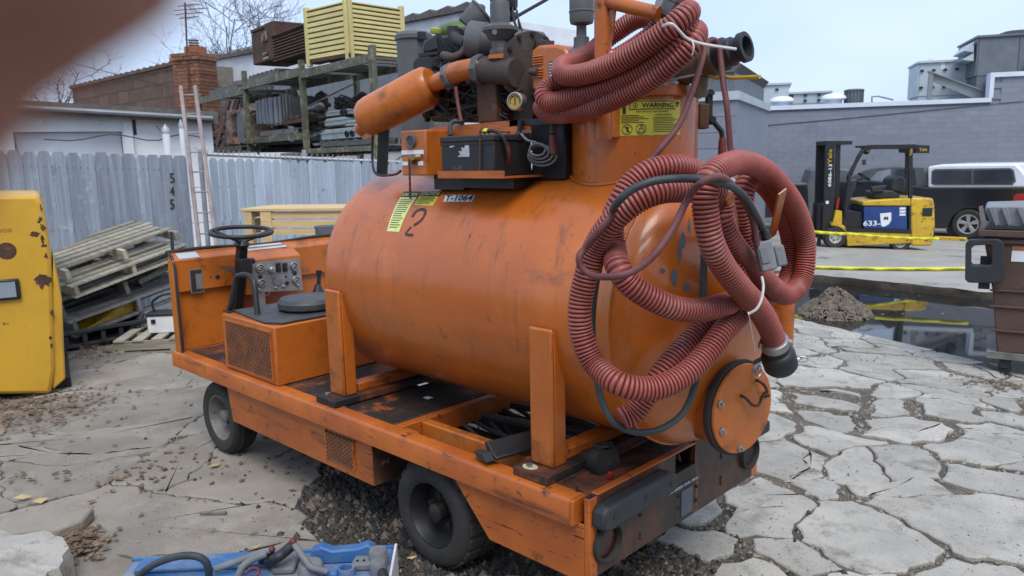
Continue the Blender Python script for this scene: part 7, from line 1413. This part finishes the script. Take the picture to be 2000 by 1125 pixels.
# upper coil
Z4 = lambda a, b, y: PY(1030+a/3.214, b/3.214, y)
yF, yM, yB = .245, .33, .52
up = [(885, 80, .40), (850, 150, .40), (740, 255, .37), (600, 345, .36), (420, 440, .34), (260, 505, .31), (150, 545, .28), (105, 600, .25), (150, 642, yF), (300, 613, yF), (450, 562, yF), (620, 490, yF), (780, 400, yF), (900, 300, yF), (975, 215, yF+.02), (1000, 165, .31), (985, 165, .40), (900, 230, .42), (720, 350, .41), (500, 490, .40), (280, 590, .37), (140, 635, .34), (95, 680, .31), (170, 714, .29), (340, 695, .27), (500, 642, .26), (680, 560, .255), (830, 460, .25), (960, 350, .255), (1045, 255, .28), (1062, 205, .35), (1035, 190, .44), (940, 200, .50), (820, 130, .55), (700, 115, .56), (560, 200, .55), (470, 270, .52), (390, 340, .46), (300, 385, .38), (215, 420, .29), (235, 470, .225), (350, 466, .20), (500, 418, .19), (640, 350, .19), (780, 262, .195), (900, 170, .205), (990, 95, .24), (1015, 75, .30), (1010, 95, .36), (990, 150, .40)]
hu, hpu = corrugated('suction_hose', [Z4(*p) for p in up], .035, .0116, 'red corrugated hose bundled round the boom post beside the warning label')
s_ = hpu[0]; sd_ = hpu[0]-hpu[5]; sd_ /= np.linalg.norm(sd_); MB().lathe([(.043, -.035), (.045, -.033), (.045, -.02), (.043, -.018)], s_, sd_, 22).build('hose_clamp', 'tie', hu)
MB().lathe([(.042, -.005), (.05, .0), (.055, .02), (.05, .045), (.058, .05), (.058, .085), (.04, .09)], s_, sd_, 8).build('coupling', 'steel', hu); MB().lathe([(.04, .088), (.05, .09), (.05, .14), (.002, .141)], s_, sd_, 18).build('coupling_valve', 'plug', hu)
zt1 = [Z4(800, 200, .28), Z4(850, 165, .17), Z4(905, 150, .14), Z4(950, 190, .16), Z4(1000, 240, .19), Z4(1060, 265, .22), Z4(1150, 285, .26), Z4(1310, 308, .33)]
t = thing('cable_tie', 'long white cable tie binding the upper hose bundle', 'cable tie', zt1[0]); MB().tube(smooth(zt1, .01), .0048, 6).build('strap', 'tie', t); MB().tube(smooth([Z4(1035, 255, .2), Z4(1045, 300, .2), Z4(1035, 345, .21)], .01), .003, 6).build('tail', 'tie', t)
MB().tube(smooth([Z4(520, 330, .30), Z4(590, 322, .31), Z4(660, 318, .33)], .01), .004, 6).tube(smooth([Z4(740, 480, .26), Z4(780, 450, .23), Z4(830, 440, .23)], .01), .004, 6).build('cable_tie', 'tie', label='thin white cable tie on the back of the hose bundle', category='cable tie')
# maroon cable
mar = [PY(1420, 210, .5), PY(1413, 165, .52), PY(1408, 120, .54), PY(1404, 92, .55), PY(1394, 78, .53), PY(1380, 85, .49), PY(1372, 115, .45), PY(1350, 185, .36), PY(1325, 245, .30), PY(1290, 290, .24), PY(1250, 335, .18)]
mar2 = [H(1228, 370, .0, .03), H(1205, 410, B1, .03), H(1175, 445, B1+.05, .02), H(1142, 486, B1+.05), H(1131, 502, B1+.06), H(1136, 522, B1+.06), H(1158, 538, B1+.06), H(1200, 540, B1+.07), H(1240, 528, B1+.07), H(1280, 495, B1+.07), H(1318, 440, B1+.07), H(1345, 385, B1+.08), H(1372, 356, B2+.07), H(1405, 345, B2+.07), H(1430, 362, B2+.04), H(1452, 392, B2+.01), H(1470, 430, B2), H(1478, 478, B2)]
t = thing('maroon_cable', 'maroon battery cable looped over the suction pipe and tank end', 'cable', mar[0]); MB().tube(smooth([PY(1428, 310, .5)]+mar+mar2, .012), .0105, 10).build('cable', 'maroon', t)
bk = [H(1496, 478, B2), H(1490, 450, B2), H(1472, 412, B2+.02), H(1450, 380, B2+.04), H(1415, 358, B2+.055), H(1370, 350, B2+.05), H(1320, 349, B1+.07), H(1275, 354, B1+.06), H(1235, 370, B1+.06), H(1205, 397, B1+.05), H(1190, 430, B1*.5), H(1175, 500, 0, .02), H(1163, 560, 0, .012), H(1157, 620, 0, .012), H(1158, 690, 0, .012), H(1166, 745, 0, .012), H(1180, 795, 0, .012), H(1206, 830, 0, .012), H(1250, 845, 0, .012), H(1295, 836, 0, .012), H(1335, 805, 0, .012), H(1358, 750, 0, .012), H(1368, 690, 0, .012), H(1372, 600, 0, .012), H(1375, 500, 0, .012), H(1378, 430, 0, .012)]
t = thing('black_cable', 'black battery cable looping round the tank end', 'cable', bk[0]); MB().tube(smooth(bk, .012), .0115, 10).build('cable', 'cable', t)
pl = H(1497, 498, B2+.02); X_ = (RT*.9+UP*.2); X_ /= np.linalg.norm(X_); fr = frame(pl, X_, FW, np.cross(X_, FW)); 
pt3 = thing('power_connector', 'grey two piece battery connector hanging in the red hose coil', 'connector', pl)
MB(fr).box(-.03, .022, -.018, .018, -.05, .045).build('plug_body', 'plug', pt3, bevel=.006); MB(fr).box(-.025, .0, -.022, -.0185, -.025, .025).build('raised_print', 'gdust', pt3, bevel=.003); MB(fr).box(.025, .058, -.010, .020, -.045, .022).build('plug_body', 'plug', pt3, bevel=.006)
for dx in (-.02, .012): MB(fr).cyl((dx, 0, .05), (dx, 0, .075), .014, n=12).build('cable_boot', 'black', pt3)
# battery on the tray
b0, b1 = PY(863, 334, .205), PY(964, 266, .205); bfx = thing('battery', 'black battery marked 11-15 on the orange tray of the tank', 'battery', ((b0[0]+b1[0])/2, .31, tb_[2]+.005)); z0 = tb_[2]+.005
MB().box(b0[0], b1[0], .205, .42, z0, b1[2]-.018).build('case', 'black', bfx, bevel=.006); MB().box(b0[0]-.004, b1[0]+.004, .201, .424, b1[2]-.017, b1[2]+.008).build('cover', 'dgrey', bfx, bevel=.005); MB().box(b0[0]-.002, b1[0]+.002, .2025, .2045, b1[2]-.03, b1[2]-.0175).build('cover_band', 'greasy', bfx)
lp_, lq_ = PY(893, 283, .2045), PY(917, 306, .2045); lw, lh = lq_[0]-lp_[0], lp_[2]-lq_[2]; o = [(0, 0), (lw, .0), (lw, lh), (lw*.72, lh*1.05), (lw*.6, lh*.7), (lw*.35, lh*.8), (lw*.4, lh*.45), (lw*.1, lh*.5), (lw*.25, lh*.2)]; MB().prism(o, (lp_[0], .203, lq_[2]), (1, 0, 0), (0, 0, 1), (0, .0015, 0)).build('torn_label', 'plastic', bfx)
lp_ = PY(878, 289, .203); MB().prism([(0, 0), (.03, .005), (.025, .018), (.004, .014)], (lp_[0], .203, lp_[2]), (1, 0, 0), (0, 0, 1), (0, .0015, 0)).build('torn_label', 'plastic', bfx)
c_ = PY(894, 328, .204); mb = MB(); put_text(mb, '11-15', (c_[0], .2035, c_[2]), (1, 0, .0), (0, 0, 1), .018, fit=.05, shear=.1); mb.build('chalk_lettering', 'gdust', bfx)
MB().beam(PY(937, 336, .199), PY(938, 255, .199), .007, .004, (0, 1, 0)).build('hold_down', 'rust', bfx); MB().beam(PY(937, 258, .199), np.array((PY(937, 258, .199)[0], .43, b1[2]+.02)), .012, .004).build('hold_down', 'black', bfx)
MB().sph(PY(949, 258, .24), .016, 10).cyl(PY(949, 262, .24), PY(949, 268, .24), .014, n=10).build('terminal', 'yellow', bfx); t = thing('red_lead', 'red and black battery lead curving down beside the battery', 'cable', PY(960, 258, .24)); MB().tube(smooth([PY(951, 256, .24), PY(965, 256, .24), PY(980, 265, .24), PY(990, 285, .25)], .01), .0075, 8).build('lead', 'black', t); MB().tube(smooth([PY(988, 278, .25), PY(994, 300, .26), PY(990, 322, .28), PY(975, 333, .3)], .01), .0085, 8).build('red_sleeve', 'redgrip', t)
t = thing('black_lead', 'black lead arching behind the battery to the engine', 'cable', PY(880, 262, .3)); MB().tube(smooth([PY(880, 264, .3), PY(879, 245, .31), PY(888, 237, .34), PY(905, 240, .36)], .01), .01, 8).build('lead', 'cable', t)
# things lying on the rear deck
p = PZ(1182, 912, TD+.002); t = thing('rubber_boot', 'black rubber boot with a red clip on the rear deck', 'rubber boot', p); MB().lathe([(.022, 0), (.03, .012), (.024, .035), (.013, .055), (.022, .072), (.036, .083), (.034, .087), (.002, .085)], p, (-.1, .1, 1), 20).build('bellows', 'black', t); MB().add([p+np.array(k) for k in ((-.055, -.02, .08), (.0, -.05, .082), (.045, .0, .09), (.0, .045, .088), (-.005, -.005, .06))], [(0, 1, 4), (1, 2, 4), (2, 3, 4), (3, 0, 4)]).build('torn_skirt', 'dgrey', t)
q = PZ(1191, 932, TD+.002); MB().lathe([(.012, 0), (.014, .006), (.008, .022), (.002, .025)], q+np.array((0, 0, 0)), (.2, -.1, 1), 12, cap=False).build('red_clip', 'red', t)
a, b = PZ(955, 893, TD+.02), PZ(1045, 868, TD+.02); t = thing('rubber_bracket', 'black folded rubber bracket lying on the side rail', 'bracket', a); A_ = (b-a)/np.linalg.norm(b-a); fr = frame(a, A_); L_ = float(np.linalg.norm(b-a))
MB(fr).prism([(-.05, 0), (.05, 0), (.045, .012), (.012, .02), (.035, .05), (.01, .06), (-.02, .03), (-.05, .012)], (0, 0, 0), (0, 1, 0), (0, 0, 1), (L_*1.3, 0, 0)).build('channel', 'black', t, bevel=.004); MB(fr).prism([(-.045, .0), (.03, .0), (.05, .018), (-.02, .03)], (-.04, 0, .001), (0, 1, 0), (0, 0, 1), (.0395, 0, 0)).build('lip', 'dgrey', t, bevel=.003)
p = PZ(836, 777, TD+.003); MB().add([p+np.array(k) for k in ((-.025, -.015, 0), (.02, -.02, .001), (.025, .015, .002), (-.02, .018, .001))], [(0, 1, 2, 3)]).build('paper_scrap', 'white', label='small white paper scrap on the black tread plate', category='paper scrap')
# ================================================================== BLUE BATTERY CASE IN THE FOREGROUND
ZQ = .20; q0, q1 = PZ(776, 1068, ZQ), PZ(610, 1076, ZQ); bx_ = Side(np.array((q0[0], q0[1], 0)), np.array((q1[0], q1[1], 0))); X = -bx_.X
fr = frame((q0[0], q0[1], 0), X); Nn = np.array([fr[0][1], fr[1][1], 0]); Lb = 1.05; Db = .55
bt = thing('battery_case', 'dusty blue plastic battery case with caps and cables in the foreground', 'battery case', fr)
MB(fr).box(-Lb, -.012, -Db, 0, 0, ZQ).build('case', 'bluep', bt, bevel=.012); MB(fr).box(-.011, 0, -Db-.01, .008, .02, ZQ+.012).build('white_end', 'white', bt, bevel=.003); MB(fr).box(-Lb, -.012, -.014, .004, ZQ-.02, ZQ+.008).build('edge_strip', 'bluep', bt)
def bl(px, py, z): P = PZ(px, py, z); v = fr.inverted() @ V(P); return v
a = bl(610, 1085, ZQ+.03); b = bl(735, 1072, ZQ+.04)
MB(fr).prism([(a.x-.01, 0), (b.x, 0), (b.x, .055), (b.x-.03, .075), (b.x-.07, .06), (a.x+.08, .055), (a.x+.04, .075), (a.x, .06)], (0, b.y-.03, ZQ), (1, 0, 0), (0, 0, 1), (0, .05, 0)).build('handle_bar', 'bluep', bt, bevel=.008)
for px, py, r_, mat, h_, hol in ((676, 1108, .032, 'bluep', .03, 1), (650, 1112, .035, 'bluep', .012, 0), (738, 1075, .035, 'gdust', .06, 0), (738, 1098, .03, 'gdust', .045, 0), (606, 1100, .045, 'gdust', .035, 0)):
    v = bl(px, py, ZQ+h_); MB(fr).lathe([(r_*1.1, -.05), (r_*1.1, h_*.5), (r_, h_)]+([(r_*.72, h_), (r_*.7, .002), (.002, .002)] if hol else [(r_*.9, h_+.005), (.002, h_+.006)]), (v.x, v.y, ZQ), (0, 0, 1), 24, cap=False).build('filler_cap', mat, bt)
v = bl(712, 1108, ZQ); MB(fr).prism([(-.05, -.03), (.04, -.03), (.05, .03), (.02, .05), (-.04, .045)], (v.x, v.y, ZQ), (1, 0, 0), (0, 1, 0), (0, 0, .03)).build('grey_module', 'gdust', bt, bevel=.008)
for k in range(3): MB(fr).cyl((v.x-.025+.025*k, v.y-.005, ZQ+.03), (v.x-.025+.025*k, v.y-.005, ZQ+.034), .005, n=8).build('module_screw', 'black', bt)
v = bl(745, 1110, ZQ+.02); MB(fr).tube([(v.x, v.y, ZQ), (v.x+.01, v.y-.05, ZQ+.03), (v.x+.03, v.y-.12, ZQ+.03)], .018, 10).build('corrugated_pipe', 'dgrey', bt); v = bl(560, 1100, ZQ); MB(fr).box(v.x-.035, v.x+.05, v.y-.09, v.y+.05, ZQ, ZQ+.03).build('grey_cover', 'gdust', bt, bevel=.01); MB(fr).box(-Lb+.05, v.x-.05, -.12, -.03, ZQ-.001, ZQ+.02).build('lid_panel', 'bluep', bt, bevel=.008)
def cab(nm, lb, pts, r_, mat, cat='cable', ends=None):
    P = [PZ(px, py, z) for px, py, z in pts]; t = thing(nm, lb, cat, P[0]); MB().tube(smooth(P, .012), r_, 12).build('sheath', mat, t)
    for e_ in ends or (): c, m_, rr = e_; q_ = PZ(*c); MB().sph(q_, rr, 12, (1.2, 1, 1)).build('tip', m_, t)
    return t
cab('thick_cable', 'thick black cable arching at the left of the blue case', [(270, 1125, .20), (300, 1103, .27), (345, 1087, .31), (385, 1087, .31), (405, 1103, .27), (408, 1140, .18)], .014, 'cable')
cab('grey_pipe', 'grey pipe with a red tip lying across the blue case', [(420, 1112, .23), (465, 1096, .26), (505, 1081, .28), (528, 1075, .29)], .013, 'gdust', 'pipe', [((530, 1073, .292), 'redgrip', .014)])
cab('grey_pipe', 'grey bent pipe curving down the front of the blue case', [(465, 1125, .22), (475, 1106, .25), (495, 1092, .27), (520, 1082, .28)], .014, 'gdust', 'pipe')
cab('grey_pipe', 'grey pipe with a red end slanting into the blue case middle', [(574, 1062, .31), (585, 1078, .29), (600, 1098, .26), (608, 1108, .25), (640, 1117, .23)], .013, 'gdust', 'pipe', [((572, 1058, .318), 'redgrip', .014)])
cab('black_fitting', 'black ribbed fitting between the two red tipped pipes', [(525, 1098, .24), (540, 1090, .28), (556, 1078, .29), (570, 1066, .30)], .020, 'black', 'fitting')
cab('black_fitting', 'stub of black hose standing behind the red tipped pipe', [(512, 1096, .22), (522, 1085, .26), (530, 1076, .28)], .017, 'dgrey', 'fitting')
cab('red_loop', 'small red loop of cable at the front of the blue case', [(478, 1121, .24), (490, 1110, .25), (505, 1112, .25), (503, 1122, .24), (490, 1128, .23)], .006, 'redgrip')
c_ = PZ(345, 1103, .14); MB().lathe([(.16, 0), (.17, .01), (.165, .02), (.1, .035), (.002, .03)], np.array((c_[0], c_[1], .0)), (0, 0, 1), 26).build('grey_dish', 'gdust', label='dusty grey dish half hidden left of the blue case', category='dish')
# ================================================================== OVERHEAD WIRE, FINGER
def wire(lb, pts, d, r_): P = [PD(x, y, d) for x, y in pts]; MB().tube(smooth(P, .15), r_, 6).build('overhead_wire', 'wire', label=lb, category='wire')
wire('twisted black overhead wire rising to the right behind the engine', [(996, 40), (1010, 32), (1030, 20), (1066, 0), (1110, -30)], 9, .02)
wire('thin overhead wire crossing the sky at far left', [(60, 100), (200, 138), (330, 170)], 20, .008)
fd = .047; FP = lambda x, y, d=fd: PD(x, y, d)
fpts = [FP(-400, 760, .060), FP(-330, 520, .053), FP(-285, 280, .049), FP(-180, 20, .047), FP(20, -120, .046), FP(230, -180, .045), FP(340, -205, .045)]
P = smooth(fpts, .0012); n_ = len(P); rs = []
for i in range(n_):
    u = i/(n_-1); r_ = .0082+.0008*math.cos(u*9)+(.0006 if u < .3 else 0)
    if u > .86: r_ *= math.sqrt(max(.002, 1-((u-.86)/.14)**2))
    if u < .06: r_ *= math.sqrt(max(.01, 1-((.06-u)/.06)**2))
    rs.append(r_)
fg = thing('fingertip', 'dark out of focus fingertip covering the upper left corner', 'finger', P[0]); MB().tube(P, rs, 22).build('flesh', 'skin', fg, ang=80)
k = int(n_*.86); nd = (P[k+1]-P[k-1]); nd /= np.linalg.norm(nd); nu_ = FW-nd*(FW@nd); nu_ /= np.linalg.norm(nu_); ns_ = np.cross(nd, nu_); mb = MB(); vs = []
for j in range(7):
    for i in range(7): a = (i-3)/3*.8; l = (j-3)*.0016*(1-.08*abs(i-3)); vs.append(P[k]+nd*l+(nu_*math.cos(a)+ns_*math.sin(a))*(.0084-.0004*max(0, j-3)))
mb.add(vs, [(j*7+i, j*7+i+1, j*7+i+8, j*7+i+7) for j in range(6) for i in range(6)]); mb.build('nail', 'nail', fg)
